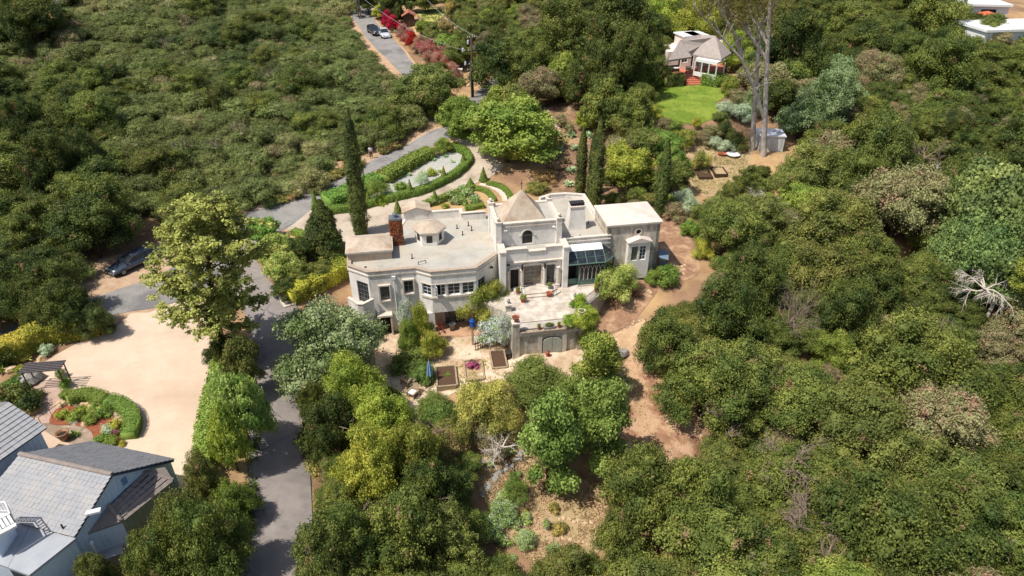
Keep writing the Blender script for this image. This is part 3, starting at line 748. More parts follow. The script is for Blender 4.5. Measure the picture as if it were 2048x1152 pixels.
# upper walls of the left wing
wall_run('wall', A0, A1, -3.3, 3.4)
wall_run('wall', A1, A2, -3.3, 3.4, [(.85, 2.2, .0, 2.3)])
wall_run('wall', A2, A3, -3.3, 3.4, [(.4, 1.35, -3.3, -1.15), (.9, 1.75, .5, 2.05), (3.1, 3.95, 1.05, 2.45)][1:])
wall_run('wall', A3, A4, -.85, 3.4, [(.55, 1.5, .95, 2.15)])
wall_run('wall', A4, A5, -.85, 3.4, [(.3, 1.25, .95, 2.15), (1.45, 2.6, .95, 2.15), (2.8, 3.9, .95, 2.15)])
wall_run('wall', A5, A6, -.85, 3.4, [(.3, 1.35, .9, 2.15)])
MB().prism([(-7.88, .38), (-6.5, -.55), (-2.6, -.55), (-.1, 1.6), (-.1, 2.4), (-7.88, 2.4)], -.84, -.6).build('overhang_soffit', stucco, house)
window_in(A1, A2, .85, 2.2, 0, 2.3, 4, 5, fm=grey_metal)
window_in(A2, A3, .9, 1.75, .5, 2.05, 1, 1, gm=glass_pale, fm=win_frame)
window_in(A2, A3, 3.1, 3.95, 1.05, 2.45, 2, 2)
for (s0, s1, z0, z1) in ((.9, 1.75, .5, 2.05), (3.1, 3.95, 1.05, 2.45)):   # deep surrounds
    mb = MB(); q = lambda s: on_wall(A2, A3, s)
    x0, x1, y = q(s0)[0], q(s1)[0], .05
    mb.b2(x0-.13, x0, y-.22, y-.002, z0-.13, z1+.13); mb.b2(x1, x1+.13, y-.22, y-.002, z0-.13, z1+.13)
    mb.b2(x0, x1, y-.22, y-.002, z1, z1+.13); mb.b2(x0, x1, y-.22, y-.002, z0-.13, z0)
    mb.build('window_surround', trim, house)
window_in(A3, A4, .55, 1.5, .95, 2.15, 2, 3, fm=white_paint)
window_in(A4, A5, .8, 1.25, .95, 2.15, 1, 3, fm=white_paint)
window_in(A4, A5, 1.45, 2.6, .95, 2.15, 2, 3, fm=white_paint)
window_in(A4, A5, 2.8, 3.9, .95, 2.15, 2, 3, fm=white_paint)
window_in(A5, A6, .3, 1.35, .9, 2.15, 2, 3, fm=win_frame)
# open casement swung out
oc = empty('open_casement', (-6.28, -.93, 0), math.radians(-72), house)
mb = MB(); mb.b2(0, .05, -.02, .02, .97, 2.13); mb.b2(.42, .47, -.02, .02, .97, 2.13); mb.b2(.05, .42, -.02, .02, .97, 1.02); mb.b2(.05, .42, -.02, .02, 2.08, 2.13); mb.b2(.05, .42, -.012, .012, 1.34, 1.37); mb.b2(.05, .42, -.012, .012, 1.72, 1.75)
mb.build('sash', white_paint, oc); MB().b2(.03, .44, -.004, .004, 1, 2.1).build('pane', glass, oc)
# dark room behind the open half
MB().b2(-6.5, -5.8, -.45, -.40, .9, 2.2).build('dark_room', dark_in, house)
outline_band('window_sill_band', [on_wall(A3, A4, .45), A4, on_wall(A4, A5, 4.05)], .72, .92, .09, .08, trim)
outline_band('window_head_band', [on_wall(A3, A4, .45), A4, on_wall(A4, A5, 4.05)], 2.18, 2.27, .05, .045, trim)
FR = [A0, A1, A2, A3, A4, A5, (-.12, 1.46)]
outline_band('lower_cornice', FR, 3.12, 3.26, .07, .066, trim)
outline_band('parapet', FR, 3.4, 3.56, .02, .26, stucco)
outline_band('parapet_cap', FR, 3.56, 3.66, .09, .40, mat('cap_stone', srgb(178,160,142), srgb(150,134,118), scale=3, rough=.9))
MB().prism([(-13.75, 5.5), (-13.75, 1.7), (-12.1, .3), (-7.8, .3), (-6.5, -.65), (-2.6, -.65), (-.11, 1.7), (-.11, 9.4), (-2.5, 9.4), (-2.5, 10.3), (-8.6, 10.3), (-10.0, 6.0), (-10.0, 5.5)], 3.15, 3.42).build('roof_slab', membrane, house)
# back walls and parapets
wall_run('wall', (-.1, 9.6), (-2.5, 9.6), -.3, 4.05); wall_run('wall', (-2.5, 9.6), (-2.5, 10.5), -.3, 4.1, th=.2)
wall_run('wall', (-2.5, 10.5), (-5.9, 10.5), -.3, 4.2); wall_run('wall', (-8.6, 10.5), (-10.2, 6.0), -.3, 3.5)
wall_run('wall', (-10.2, 5.85), (-14.0, 5.85), -.3, 3.5)
outline_band('parapet_cap', [(-.12, 9.6), (-2.5, 9.6), (-2.5, 10.5), (-5.88, 10.5)], 4.2, 4.27, .05, .38, trim)
# gabled entrance block at the back
MB().prism([(-8.5, 10.25), (-5.9, 10.25), (-5.9, 11.9), (-8.5, 11.9)], -.2, 4.3).build('entrance_block', stucco, house)
mb = MB(); zz = lambda a: 4.32 + .5 * (1 - abs(a + 7.2) / 1.5)
for (a0, a1) in ((-8.7, -7.2), (-7.2, -5.7)):
    mb.prism([(a0, 10.1), (a1, 10.1), (a1, 12.05), (a0, 12.05)], [zz(a0), zz(a1), zz(a1), zz(a0)], [zz(a0)+.1, zz(a1)+.1, zz(a1)+.1, zz(a0)+.1])
mb.build('entrance_roof', stucco_warm, house)
mb = MB(); mb.v += [(-8.5, 10.26, 4.3), (-5.9, 10.26, 4.3), (-7.2, 10.26, 4.78), (-8.5, 11.88, 4.3), (-5.9, 11.88, 4.3), (-7.2, 11.88, 4.78)]; mb.f += [(0, 1, 2), (5, 4, 3), (0, 2, 5, 3), (1, 4, 5, 2)]
mb.build('entrance_gable', stucco, house)
# hip roofed block on the left
MB().b2(-13.98, -9.95, 2.45, 5.55, 3.42, 4.35).build('roof_block', stucco_warm, house)
bp = [(-13.98, 2.45), (-9.95, 2.45), (-9.95, 5.55), (-13.98, 5.55)]
outline_band('block_cornice', bp, 4.2, 4.32, .08, .076, trim, True); outline_band('block_cornice', bp, 4.36, 4.5, .16, .3, trim, True)
mb = MB(); mb.v += [(-14.1, 2.33, 4.5), (-9.83, 2.33, 4.5), (-9.83, 5.67, 4.5), (-14.1, 5.67, 4.5), (-12.6, 4.0, 5.0), (-11.3, 4.0, 5.0)]
mb.f += [(0, 1, 5, 4), (1, 2, 5), (2, 3, 4, 5), (3, 0, 4), (3, 2, 1, 0)]
mb.build('hip_roof', stucco_warm, house)
# chimney wrapped in red creeper
ch = empty('chimney', (-9.35, 5.4, 0), 0, house)
MB().b2(-.52, .52, -.36, .44, 3.42, 6.1).build('stack', stucco_warm, ch)
MB().b2(-.6, .6, -.45, .53, 6.1, 6.28).build('chimney_cap', grey_metal, ch)
mb = MB(); mb.cyl((0, 0, 6.28), (0, 0, 6.55), .2, .2, 12); mb.cyl((0, 0, 6.6), (0, 0, 6.72), .27, .2, 12); mb.cyl((0, 0, 6.5), (0, 0, 6.62), .1, .1, 8); mb.build('flue', grey_metal, ch, smooth=False)
n = 3200; rs = np.random.RandomState(3); side = rs.choice(4, n, p=[.42, .22, .22, .14]); a = rs.uniform(-.56, .56, n); z = 3.35 + 2.7 * rs.uniform(0, 1, n) ** .9
C = np.zeros((n, 3)); Nn = np.zeros((n, 3)); C[:, 2] = z
for k, (fx, fy, nx_, ny_) in enumerate(((None, -.40, 0, -1), (.56, None, 1, 0), (-.56, None, -1, 0), (None, .48, 0, 1))):
    q = side == k; C[q, 0] = a[q] if fx is None else fx; C[q, 1] = a[q] * .75 if fy is None else fy; Nn[q] = (nx_, ny_, .3)
C += rs.normal(0, .03, C.shape)
mesh_obj('red_creeper', leaf_mesh('red_creeper', leaf_cards(C, Nn, .085, .8, .5, rs)), LM['ivyred'], ch)
# hexagonal roof lantern
cu = empty('roof_lantern', (-6.2, 5.6, 0), math.radians(-4), house)
hx = lambda r, k=0: [(r * math.cos(math.radians(60*i + k)), r * math.sin(math.radians(60*i + k))) for i in range(6)]
HX = hx(1.42)
for i in range(6):
    p, q = HX[i], HX[(i+1) % 6]
    if i in (3, 4, 5):
        wall_run('lantern_wall', p, q, 3.42, 4.75, [(.42, 1.0, 3.72, 4.5)], th=.12, parent=cu); window_in(p, q, .42, 1.0, 3.72, 4.5, 2, 2, parent=cu, out=-.06, fw=.05, fm=timber_dark)
    else: wall_run('lantern_wall', p, q, 3.42, 4.75, th=.12, parent=cu)
outline_band('lantern_cornice', HX, 4.55, 4.65, .06, .056, trim, True, cu); outline_band('lantern_cornice', HX, 4.76, 4.9, .2, .4, trim, True, cu)
mb = MB(); e = hx(1.66); mb.v += [(x, y, 4.9) for x, y in e] + [(0, 0, 5.5)]; mb.f += [(i, (i+1) % 6, 6) for i in range(6)] + [(5, 4, 3, 2, 1, 0)]
mb.build('lantern_roof', stucco_warm, cu)
# roof clutter
for (a, b, h) in ((-2.1, 8.0, .5), (-1.9, 6.9, .5), (-3.3, 7.6, .45), (-4.6, 7.8, .45), (-2.9, 6.1, .45), (-5.5, 9.3, .4), (-8.1, 2.2, .5)):
    mb = MB(); mb.cyl((a, b, 3.4), (a, b, 3.42 + h), .05, .05, 6); mb.cyl((a, b, 3.4), (a, b, 3.46), .14, .1, 8); mb.build('roof_pipe', dark_metal, house)
mb = MB(); mb.cyl((-7.6, .9, 3.42), (-7.6, .9, 3.75), .035, .035, 6); mb.cyl((-6.9, 1.1, 3.42), (-6.9, 1.1, 3.75), .035, .035, 6); mb.cyl((-7.6, .9, 3.7), (-6.9, 1.1, 3.72), .03, .03, 6); mb.build('roof_bracket', dark_metal, house)
MB().cyl((-12.4, 1.3, 3.42), (-12.4, 1.3, 3.47), .12, .12, 8).build('roof_drain', dark_metal, house)
# rainwater pipe
mb = MB(); mb.b2(-10.12, -9.78, -.16, .04, 2.7, 3.0); mb.cyl((-9.95, -.08, 2.8), (-9.95, -.08, -2.9), .055, .055, 8); mb.build('rain_pipe', white_paint, house)
for (p, q, s, z) in ((A5, A6, 2.3, 2.75), ((.4, .55), (5.9, .55), .3, 2.95)):
    c = on_wall(p, q, s, .0); mb = MB(); mb.cyl((c[0], c[1], z), (c[0]+.06, c[1]-.22, z-.02), .05, .05, 6); mb.ball((c[0]+.1, c[1]-.26, z-.06), .1, 8); mb.ball((c[0]-.06, c[1]-.24, z-.06), .1, 8); mb.build('floodlight', dark_metal, house)
# balcony under the tall window, lower door, pillar and recess
for (p, q) in (((-14.3, .4), (-13.4, -.9)), ((-13.4, -.9), (-12.9, -1.0)), ((-12.9, -1.0), (-11.95, -.25))):
    wall_run('balcony_wall', p, q, -3.3, .85, th=.18, m=stucco)
outline_band('balcony_cap', [(-14.3, .4), (-13.4, -.9), (-12.9, -1.0), (-11.95, -.25)], .85, .93, .05, .28, trim)
MB().prism([(-14.2, .35), (-13.35, -.8), (-12.9, -.85), (-12.1, -.2), (-12.15, .1), (-14, 1.5)], -.2, -.02).build('balcony_floor', paving, house)
mb = MB(); mb.b2(-11.75, -11.63, -.62, .04, -3.3, -1.0); mb.b2(-10.62, -10.48, -.62, .04, -3.3, -1.0); mb.b2(-11.8, -10.42, -.66, .04, -1.0, -.82); mb.build('door_surround', trim, house)
MB().b2(-11.62, -10.64, -.02, .04, -3.3, -1.0).build('dark_doorway', dark_in, house)
mb = MB(); mb.b2(-11.62, -11.5, -.12, -.06, -3.2, -1.05); mb.b2(-11.2, -11.08, -.12, -.06, -3.2, -1.05)
for k in range(6): mb.b2(-11.5, -11.2, -.11, -.07, -3.15 + .4*k, -3.09 + .4*k)
mb.build('glazed_door', timber_dark, house)
wall_run('lower_wall', (-7.9, .40), (.2, .40), -3.3, -.86, [(2.45, 4.3, -3.2, -1.05)], m=stucco_warm)
MB().b2(-7.2, -6.5, -.88, -.25, -3.3, -.86).build('pillar', stucco, house)
f = window_in((-7.9, .4), (.2, .4), 2.45, 4.3, -3.2, -1.05, 4, 4, 'patio_door', fm=timber_dark, gm=glass_pale, out=-.12, fw=.09)
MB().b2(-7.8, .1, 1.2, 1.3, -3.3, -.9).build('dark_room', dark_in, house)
mb = MB()
for (x0, x1, y0, y1) in ((-7.8, -.1, -2.0, .38),): mb.b2(x0, x1, y0, y1, -3.3, -3.08)
mb.build('lower_patio', mat('worn_patio', srgb(186,150,120), srgb(160,122,94), scale=1.2, rough=.95), house)

# ---- podium terrace
TP = [(-2.3, .0), (-2.1, -1.1), (-.1, -3.0), (-.1, -6.6), (6.4, -6.6), (6.4, -3.3), (7.5, -3.3), (8.75, -2.2), (10.3, -.3), (10.3, 1.75), (-.0, 1.75)]
MB().prism(TP, -4.6, -.06).build('terrace_podium', stucco_dim, house)
MB().prism([(-2.2, .05), (-2.05, -1.0), (-.05, -2.9), (-.05, -6.2), (6.35, -6.2), (6.35, -3.2), (7.45, -3.2), (8.65, -2.1), (10.2, -.2), (10.2, 1.7), (0.02, 1.7)], -.06, 0.0).build('terrace_paving', paving, house)
# retaining face details: ledge, piers, arched double door, boards of render
MB().b2(.56, 5.84, -6.82, -6.2, -.06, .09).build('ledge', mat('ledge_stone', srgb(176,158,138), srgb(120,104,90), scale=3, rough=.95), house)
MB().b2(.56, 5.84, -6.74, -6.601, -.32, -.06).build('ledge_moulding', trim, house)
for (a0, a1) in ((2.2, 2.55), (4.4, 4.8)): MB().b2(a0, a1, -6.72, -6.602, -2.6, -.33).build('pier', trim, house)
ar = [(-.9, -2.55), (.9, -2.55), (.9, -1.15)] + [(.9 * math.cos(math.radians(t)), -1.15 + .42 * math.sin(math.radians(t))) for t in (25, 50, 75, 90, 105, 130, 155)] + [(-.9, -1.15)]
def arch_plate(name, prof, x, y0, y1, m, parent, ang=0):
    mb = MB(); n = len(prof); mb.v += [(x + p[0], y0, p[1]) for p in prof] + [(x + p[0], y1, p[1]) for p in prof]
    mb.f.append(tuple(range(n))); mb.f.append(tuple(range(2*n-1, n-1, -1)))
    for i in range(n): j = (i+1) % n; mb.f.append((i, n+i, n+j, j))
    return mb.build(name, m, parent)
dgreen = mat('weathered_green_door', srgb(180,181,166), srgb(156,156,140), scale=5, rough=.85)
half = lambda sgn: [(0.015*sgn, -2.5), (.86*sgn, -2.5), (.86*sgn, -1.2)] + [(.86 * math.cos(math.radians(t)) * sgn, -1.2 + .42 * math.sin(math.radians(t))) for t in (30, 55, 75)] + [(.015*sgn, -.78)]
arch_plate('door_surround', ar, 3.5, -6.66, -6.601, dark_in, house)
gd = [arch_plate('store_door', half(s) if s > 0 else half(s)[::-1], 3.5, -6.72, -6.662, dgreen, house) for s in (-1, 1)]
# terrace piers with urns
def pier(a, b, z0, z1, w=.62, urn=True, ball=False, m=stucco_dim):
    MB().b2(a-w/2, a+w/2, b-w/2, b+w/2, z0, z1).build('terrace_pier', m, house)
    MB().b2(a-w/2-.06, a+w/2+.06, b-w/2-.06, b+w/2+.06, z1, z1+.14).build('pier_cap', trim, house)
    x, y = house_to_world(a, b)
    return x, y, z1 + .14
P1 = pier(.2, -6.45, -4.6, 1.0); P2 = pier(6.1, -6.45, -4.6, 1.0); P3 = pier(.15, -2.95, -.06, .62, .5); P4 = pier(6.35, -3.1, -.06, .7, .55)
# railings: each bar a part
def railing(p0, p1, z0, h, n, m=white_metal, name='terrace_railing'):
    r = empty(name, (0, 0, 0), 0, house)
    mb = MB(); mb.cyl((*p0, z0+h), (*p1, z0+h), .022, .022, 6); mb.cyl((*p0, z0+.08), (*p1, z0+.08), .016, .016, 6); mb.build('rail', dark_metal, r)
    bar = MB().cyl((0, 0, z0+.08), (0, 0, z0+h), .014, .014, 4).mesh('baluster')
    for i in range(n):
        t = (i + .5) / n; mesh_obj('baluster', bar, m, r, (p0[0] + (p1[0]-p0[0])*t, p0[1] + (p1[1]-p0[1])*t, 0))
    return r
railing((.55, -6.45), (5.78, -6.45), .09, .85, 44)
railing((6.6, -3.2), (7.45, -3.2), 0, .9, 8, dark_metal); railing((7.45, -3.2), (8.65, -2.1), 0, .9, 12, dark_metal); railing((8.65, -2.1), (10.15, -.2), 0, .9, 16, dark_metal)
railing((9.0, .2), (10.1, .2), 0, 1.0, 8, dark_metal)
# steps up to the doors
MB().prism([(1.2, -.45), (1.2, .5), (5.3, .5), (5.3, -.45), (4.7, -.95), (1.9, -.95)], 0, .30).build('landing', paving, house)
MB().prism([(1.5, -1.3), (1.9, -.951), (4.7, -.951), (5.3, -.451), (5.6, -.8), (4.95, -1.3)], 0, .15).build('step', paving, house)
for x in (1.75, 4.75):
    mb = MB(); mb.tube([(x, -1.5, 0), (x, -1.5, .85), (x-.1*(1 if x > 3 else -1)*0, -.1, 1.25), (x, -.1, .3)], .02, 6); mb.cyl((x, -.9, .15), (x, -.9, 1.02), .016, .016, 5); mb.build('handrail', dark_metal, house)

# ---- portico block
pw0, pw1 = (.45, .55), (5.95, .55)
wall_run('portico_wall', pw0, pw1, 0, 4.0, [(.5, 1.32, .02, 2.2), (1.82, 3.51, .3, 2.45), (4.02, 4.85, .3, 2.4)], th=.3)
MB().b2(.45, 2.5, .55, .82, 4.0, 4.35).build('stepped_parapet', stucco, house)
MB().b2(4.35, 5.95, .55, .82, 4.0, 4.35).build('stepped_parapet', stucco, house)
mb = MB(); mb.b2(.45, 2.54, .46, .86, 4.35, 4.43); mb.b2(4.31, 5.95, .46, .86, 4.35, 4.43); mb.b2(2.46, 2.54, .47, .85, 4.09, 4.35); mb.b2(4.31, 4.39, .47, .85, 4.09, 4.35); mb.b2(2.54, 4.31, .46, .86, 4.002, 4.09); mb.build('parapet_cap', trim, house)
for (a0, a1) in ((-.1, .45), (5.95, 6.45)):
    MB().b2(a0, a1, -.05, 1.9, -.3, 4.35).build('end_pier', stucco, house)
    MB().b2(a0-.06, a1+.06, -.11, 1.96, 4.35, 4.5).build('pier_cap', trim, house)
MB().b2(.45, 5.95, .86, 1.95, 3.7, 3.95).build('portico_roof', membrane, house)
MB().b2(.45, 5.95, .36, .549, 2.92, 3.04).build('string_course', trim, house)
def arch_ring(x, r, z, y0, y1, m, rise=.45, w=.12):
    mb = MB(); N_ = 10
    for i in range(N_):
        t0, t1 = math.pi * i / N_, math.pi * (i+1) / N_
        q = [(x + r*math.cos(t0), z + r*rise*math.sin(t0)), (x + (r+w)*math.cos(t0), z + (r*rise+w)*math.sin(t0)), (x + (r+w)*math.cos(t1), z + (r*rise+w)*math.sin(t1)), (x + r*math.cos(t1), z + r*rise*math.sin(t1))]
        k = len(mb.v); mb.v += [(a, y0, b) for a, b in q] + [(a, y1, b) for a, b in q]
        mb.f += [(k, k+1, k+2, k+3), (k+7, k+6, k+5, k+4), (k, k+4, k+5, k+1), (k+2, k+6, k+7, k+3), (k, k+3, k+7, k+4), (k+1, k+5, k+6, k+2)]
    return mb.build('arch_moulding', m, house)
arch_ring(1.36, .5, 2.25, .40, .548, trim); arch_ring(3.12, .92, 2.45, .40, .548, trim, .38); arch_ring(4.89, .5, 2.42, .40, .548, trim)
for a in (.72, 2.03, 4.22, 5.56):
    mb = MB(); mb.lathe((a, .28, 0), [(.22, 0), (.22, .28), (.24, .30), (.24, .38), (.165, .42), (.15, 2.1), (.2, 2.16), (.2, 2.26)], 14); mb.build('column', trim, house, smooth=False)
f = window_in(pw0, pw1, 1.86, 3.47, .32, 2.43, 4, 5, 'french_door', fm=door_wood, gm=glass_pale, fw=.1)
f = window_in(pw0, pw1, 4.04, 4.83, .32, 2.38, 1, 1, 'side_door', fm=grey_metal, gm=glass, fw=.05)
f = window_in(pw0, pw1, .52, 1.30, .03, 2.18, 2, 1, 'side_door', fm=timber_dark, gm=dark_in, fw=.06)
for a in (2.03, 4.22):
    mb = MB(); mb.b2(a-.1, a+.1, .06, .2, 2.35, 2.8); mb.cyl((a, .13, 2.8), (a, .13, 2.95), .1, .02, 6); mb.cyl((a, .13, 2.3), (a, .13, 2.2), .08, .02, 6); mb.build('wall_lantern', dark_metal, house)

# ---- tower with pyramid roof
TW = [(-.1, 2.0), (6.0, 2.0), (6.0, 6.4), (-.1, 6.4)]
wall_run('tower_wall', TW[0], TW[1], -.3, 6.3, [(2.45, 3.45, 4.1, 5.05)]); wall_run('tower_wall', TW[1], TW[2], -.3, 6.3); wall_run('tower_wall', TW[2], TW[3], -.3, 6.3); wall_run('tower_wall', TW[3], TW[0], -.3, 6.3)
MB().b2(.2, 5.7, 2.3, 6.1, 6.0, 6.22).build('tower_roof', membrane, house)
outline_band('tower_cornice', TW, 6.3, 6.42, .1, .4, trim, True)
window_in(TW[0], TW[1], 2.45, 3.45, 4.1, 5.05, 4, 3, 'arched_window', fm=timber_dark, out=-.12)
# arched head of that window: pane, bars and hood
mb = MB(); hp = [(.47*math.cos(math.radians(t)), 5.07 + .46*math.sin(math.radians(t))) for t in range(0, 181, 20)]
arch_plate('arched_head_pane', hp, 2.85, 1.985, 1.999, glass, house)
mb.b2(2.835, 2.865, 1.95, 1.984, 5.07, 5.5); mb.cyl((2.85, 1.97, 5.07), (3.15, 1.97, 5.40), .015, .015, 4); mb.cyl((2.85, 1.97, 5.07), (2.55, 1.97, 5.40), .015, .015, 4); mb.build('arched_head_bars', timber_dark, house)
mb = MB()
for i in range(12):
    t0, t1 = math.pi*i/12, math.pi*(i+1)/12; r, w = .5, .1
    q = [(2.85 + r*math.cos(t0), 5.06 + r*math.sin(t0)), (2.85 + (r+w)*math.cos(t0), 5.06 + (r+w)*math.sin(t0)), (2.85 + (r+w)*math.cos(t1), 5.06 + (r+w)*math.sin(t1)), (2.85 + r*math.cos(t1), 5.06 + r*math.sin(t1))]
    k = len(mb.v); mb.v += [(a, 1.90, b) for a, b in q] + [(a, 1.999, b) for a, b in q]
    mb.f += [(k, k+1, k+2, k+3), (k+7, k+6, k+5, k+4), (k, k+4, k+5, k+1), (k+2, k+6, k+7, k+3), (k, k+3, k+7, k+4), (k+1, k+5, k+6, k+2)]
mb.b2(2.05, 2.24, 1.9, 1.999, 4.98, 5.06); mb.b2(3.46, 3.65, 1.9, 1.999, 4.98, 5.06)
mb.build('window_hood', trim, house)
for (a, b) in ((.05, 1.9), (5.85, 1.9), (.0, 6.3), (5.85, 6.3)):
    MB().b2(a-.26, a+.26, b-.26, b+.26, 3.5 if b < 3 else 3.0, 6.62).build('corner_pier', stucco, house)
    MB().b2(a-.32, a+.32, b-.32, b+.32, 6.62, 6.72).build('pier_cap', trim, house)
    mb = MB(); mb.cyl((a, b, 6.72), (a, b, 6.8), .1, .07, 8); mb.ball((a, b, 6.95), .18, 10); mb.build('ball_finial', trim, house, smooth=True)
mb = MB(); px0, px1, py0, py1 = .55, 4.75, 2.42, 5.95; ax, ay, az = 2.62, 3.95, 8.85
mb.v += [(px0, py0, 6.22), (px1, py0, 6.22), (px1, py1, 6.22), (px0, py1, 6.22), (ax, ay, az)]
mb.f += [(0, 1, 4), (1, 2, 4), (2, 3, 4), (3, 0, 4), (3, 2, 1, 0)]
pr = mb.build('pyramid_roof', stucco_warm, house)
mb = MB(); mb.cyl((ax, ay, az-.1), (ax, ay, az+.95), .03, .02, 6); mb.ball((ax, ay, az+.6), .09, 8); mb.build('roof_rod', dark_metal, pr)
mb = MB()
for z, w in ((5.98, .12),): mb.b2(.35, 5.6, 1.9, 1.999, z, z+w)
mb.build('string_course', trim, house)
for a in (.7, 5.3):
    mb = MB(); mb.cyl((a, 1.98, 5.85), (a+.05, 1.75, 5.8), .04, .04, 6); mb.ball((a-.05, 1.72, 5.78), .08, 8); mb.ball((a+.12, 1.72, 5.78), .08, 8); mb.build('floodlight', white_metal, house)
# ---- middle block
ML = [(6.0, 1.82), (11.05, 1.82), (11.05, 11.6), (9.1, 12.3), (7.4, 12.3), (6.0, 11.6)]
for i in range(5): wall_run('wall', ML[i], ML[i+1], -.8, 4.3, th=.28)
wall_run('wall', ML[5], (6.0, 6.4), -.8, 4.1, th=.28)
MB().prism([(6.02, 2.05), (10.8, 2.05), (10.8, 11.4), (9.0, 12.0), (7.5, 12.0), (6.2, 11.4), (6.02, 6.5)], 3.6, 3.86).build('roof_slab', membrane, house)
outline_band('parapet_cap', ML, 4.3, 4.38, .06, .38, trim); outline_band('cornice', [(6.5, 1.82), (11.05, 1.82), (11.05, 1.85)][:2], 3.95, 4.05, .1, .098, trim); outline_band('cornice', [(6.5, 1.82), (11.05, 1.82)], 3.5, 3.57, .07, .068, trim)
MB().prism([(4.2, 9.8), (6.1, 9.8), (6.1, 11.6), (5.4, 11.9), (4.2, 11.4)], -.2, 3.9).build('stair_block', stucco, house)
MB().prism([(-.1, 6.7), (5.9, 6.7), (5.9, 9.8), (-.1, 9.8)], 3.0, 3.4).build('rear_roof', membrane, house)
wall_run('wall', (4.2, 9.9), (-.1, 9.9), -.3, 3.6)
mb = MB(); b0 = [(7.45, 4.35), (9.3, 4.35), (9.3, 5.7), (7.45, 5.7)]; b1 = [(7.68, 4.55), (9.08, 4.55), (9.08, 5.5), (7.68, 5.5)]
mb.v += [(x, y, 3.86) for x, y in b0] + [(x, y, 6.2) for x, y in b1]; mb.f += [(0, 1, 5, 4), (1, 2, 6, 5), (2, 3, 7, 6), (3, 0, 4, 7), (4, 5, 6, 7)]
tc = mb.build('tapered_chimney', stucco, house)
MB().b2(7.6, 9.16, 4.48, 5.58, 6.2, 6.34).build('chimney_cap', trim, tc)
for a in (8.02, 8.74):
    mb = MB(); mb.b2(a-.3, a+.3, 4.7, 5.3, 6.34, 6.52); mb.b2(a-.36, a+.36, 4.64, 5.36, 6.60, 6.64)
    for q in ((-.28, 4.72), (.28, 4.72), (-.28, 5.28), (.28, 5.28)): mb.cyl((a+q[0], q[1], 6.52), (a+q[0], q[1], 6.6), .02, .02, 4)
    mb.build('chimney_pot', dark_metal, tc)
for (a, b) in ((6.9, 5.6), (7.0, 8.2), (9.8, 5.4), (8.2, 2.6)):
    mb = MB(); mb.cyl((a, b, 3.86), (a, b, 4.25), .05, .05, 6); mb.build('roof_pipe', dark_metal, house)
MB().b2(6.2, 7.1, 10.3, 11.2, 3.86, 4.15).build('roof_hatch', dark_metal, house)

# ---- right wing
WG = [(10.75, 1.9), (16.05, 1.9), (16.05, 6.25), (10.75, 6.25)]
wall_run('wing_wall', WG[0], WG[1], -1.5, 5.1, [(2.83, 3.37, 4.18, 4.72)], m=stucco_dim); wall_run('wing_wall', WG[1], WG[2], -1.5, 5.1, m=stucco_dim); wall_run('wing_wall', WG[2], WG[3], -1.5, 5.1, m=stucco_dim); wall_run('wing_wall', WG[3], WG[0], -1.5, 5.1, m=stucco_dim)
outline_band('wing_cornice', WG, 5.1, 5.22, .06, .3, trim, True); outline_band('wing_cornice', WG, 5.26, 5.42, .17, .5, trim, True)
MB().b2(10.75, 16.05, 1.9, 6.25, 5.22, 5.26).build('wing_ceiling', trim, house)
mb = MB(); q = [(10.58, 1.73), (16.22, 1.73), (16.22, 6.42), (10.58, 6.42)]; mb.v += [(x, y, 5.42) for x, y in q] + [(12.9, 4.07, 5.74), (13.9, 4.07, 5.74)]
mb.f += [(0, 1, 5, 4), (1, 2, 5), (2, 3, 4, 5), (3, 0, 4), (3, 2, 1, 0)]; mb.build('wing_roof', wing_roof_m, house)
mb = MB()
for i in range(16):
    t0, t1 = 2*math.pi*i/16, 2*math.pi*(i+1)/16
    q = [(13.85-.0 + r*math.cos(t), 4.45 + r*math.sin(t)) for r, t in ((.26, t0), (.37, t0), (.37, t1), (.26, t1))]
    k = len(mb.v); mb.v += [(a, 1.82, b) for a, b in q] + [(a, 1.899, b) for a, b in q]
    mb.f += [(k, k+1, k+2, k+3), (k+7, k+6, k+5, k+4), (k, k+4, k+5, k+1), (k+2, k+6, k+7, k+3), (k, k+3, k+7, k+4), (k+1, k+5, k+6, k+2)]
rw = mb.build('round_window', trim, house)
arch_plate('pane', [(13.85 + .27*math.cos(math.radians(t)), 4.45 + .27*math.sin(math.radians(t))) for t in range(0, 360, 24)], 0, 1.88, 1.895, dark_in, rw)
# window bay
BY = [(12.75, 1.25), (15.0, 1.25)]
bay = empty('window_bay', (0, 0, 0), 0, house)
wall_run('bay_wall', BY[0], BY[1], -.5, 3.6, [(.36, 1.02, 1.6, 3.15), (1.2, 1.86, 1.6, 3.15)], th=.2, parent=bay, m=stucco)
MB().b2(12.75, 12.95, 1.451, 1.898, -.5, 3.6).build('bay_side', stucco, bay); MB().b2(14.8, 15.0, 1.451, 1.898, -.5, 3.6).build('bay_side', stucco, bay)
mb = MB(); zz = lambda a: 3.6 + .42 * (1 - abs(a - 13.875) / 1.25)
for (a0, a1) in ((12.62, 13.875), (13.875, 15.13)):
    mb.prism([(a0, 1.08), (a1, 1.08), (a1, 1.898), (a0, 1.898)], [3.6, 3.6, 3.6, 3.6], [zz(a0)+.08, zz(a1)+.08, zz(a1)+.08, zz(a0)+.08])
mb.build('bay_roof', wing_roof_m, bay)
window_in(BY[0], BY[1], .36, 1.02, 1.6, 3.15, 1, 1, parent=bay, gm=glass_pale, out=-.1); window_in(BY[0], BY[1], 1.2, 1.86, 1.6, 3.15, 2, 4, parent=bay, out=-.1, fm=white_paint)

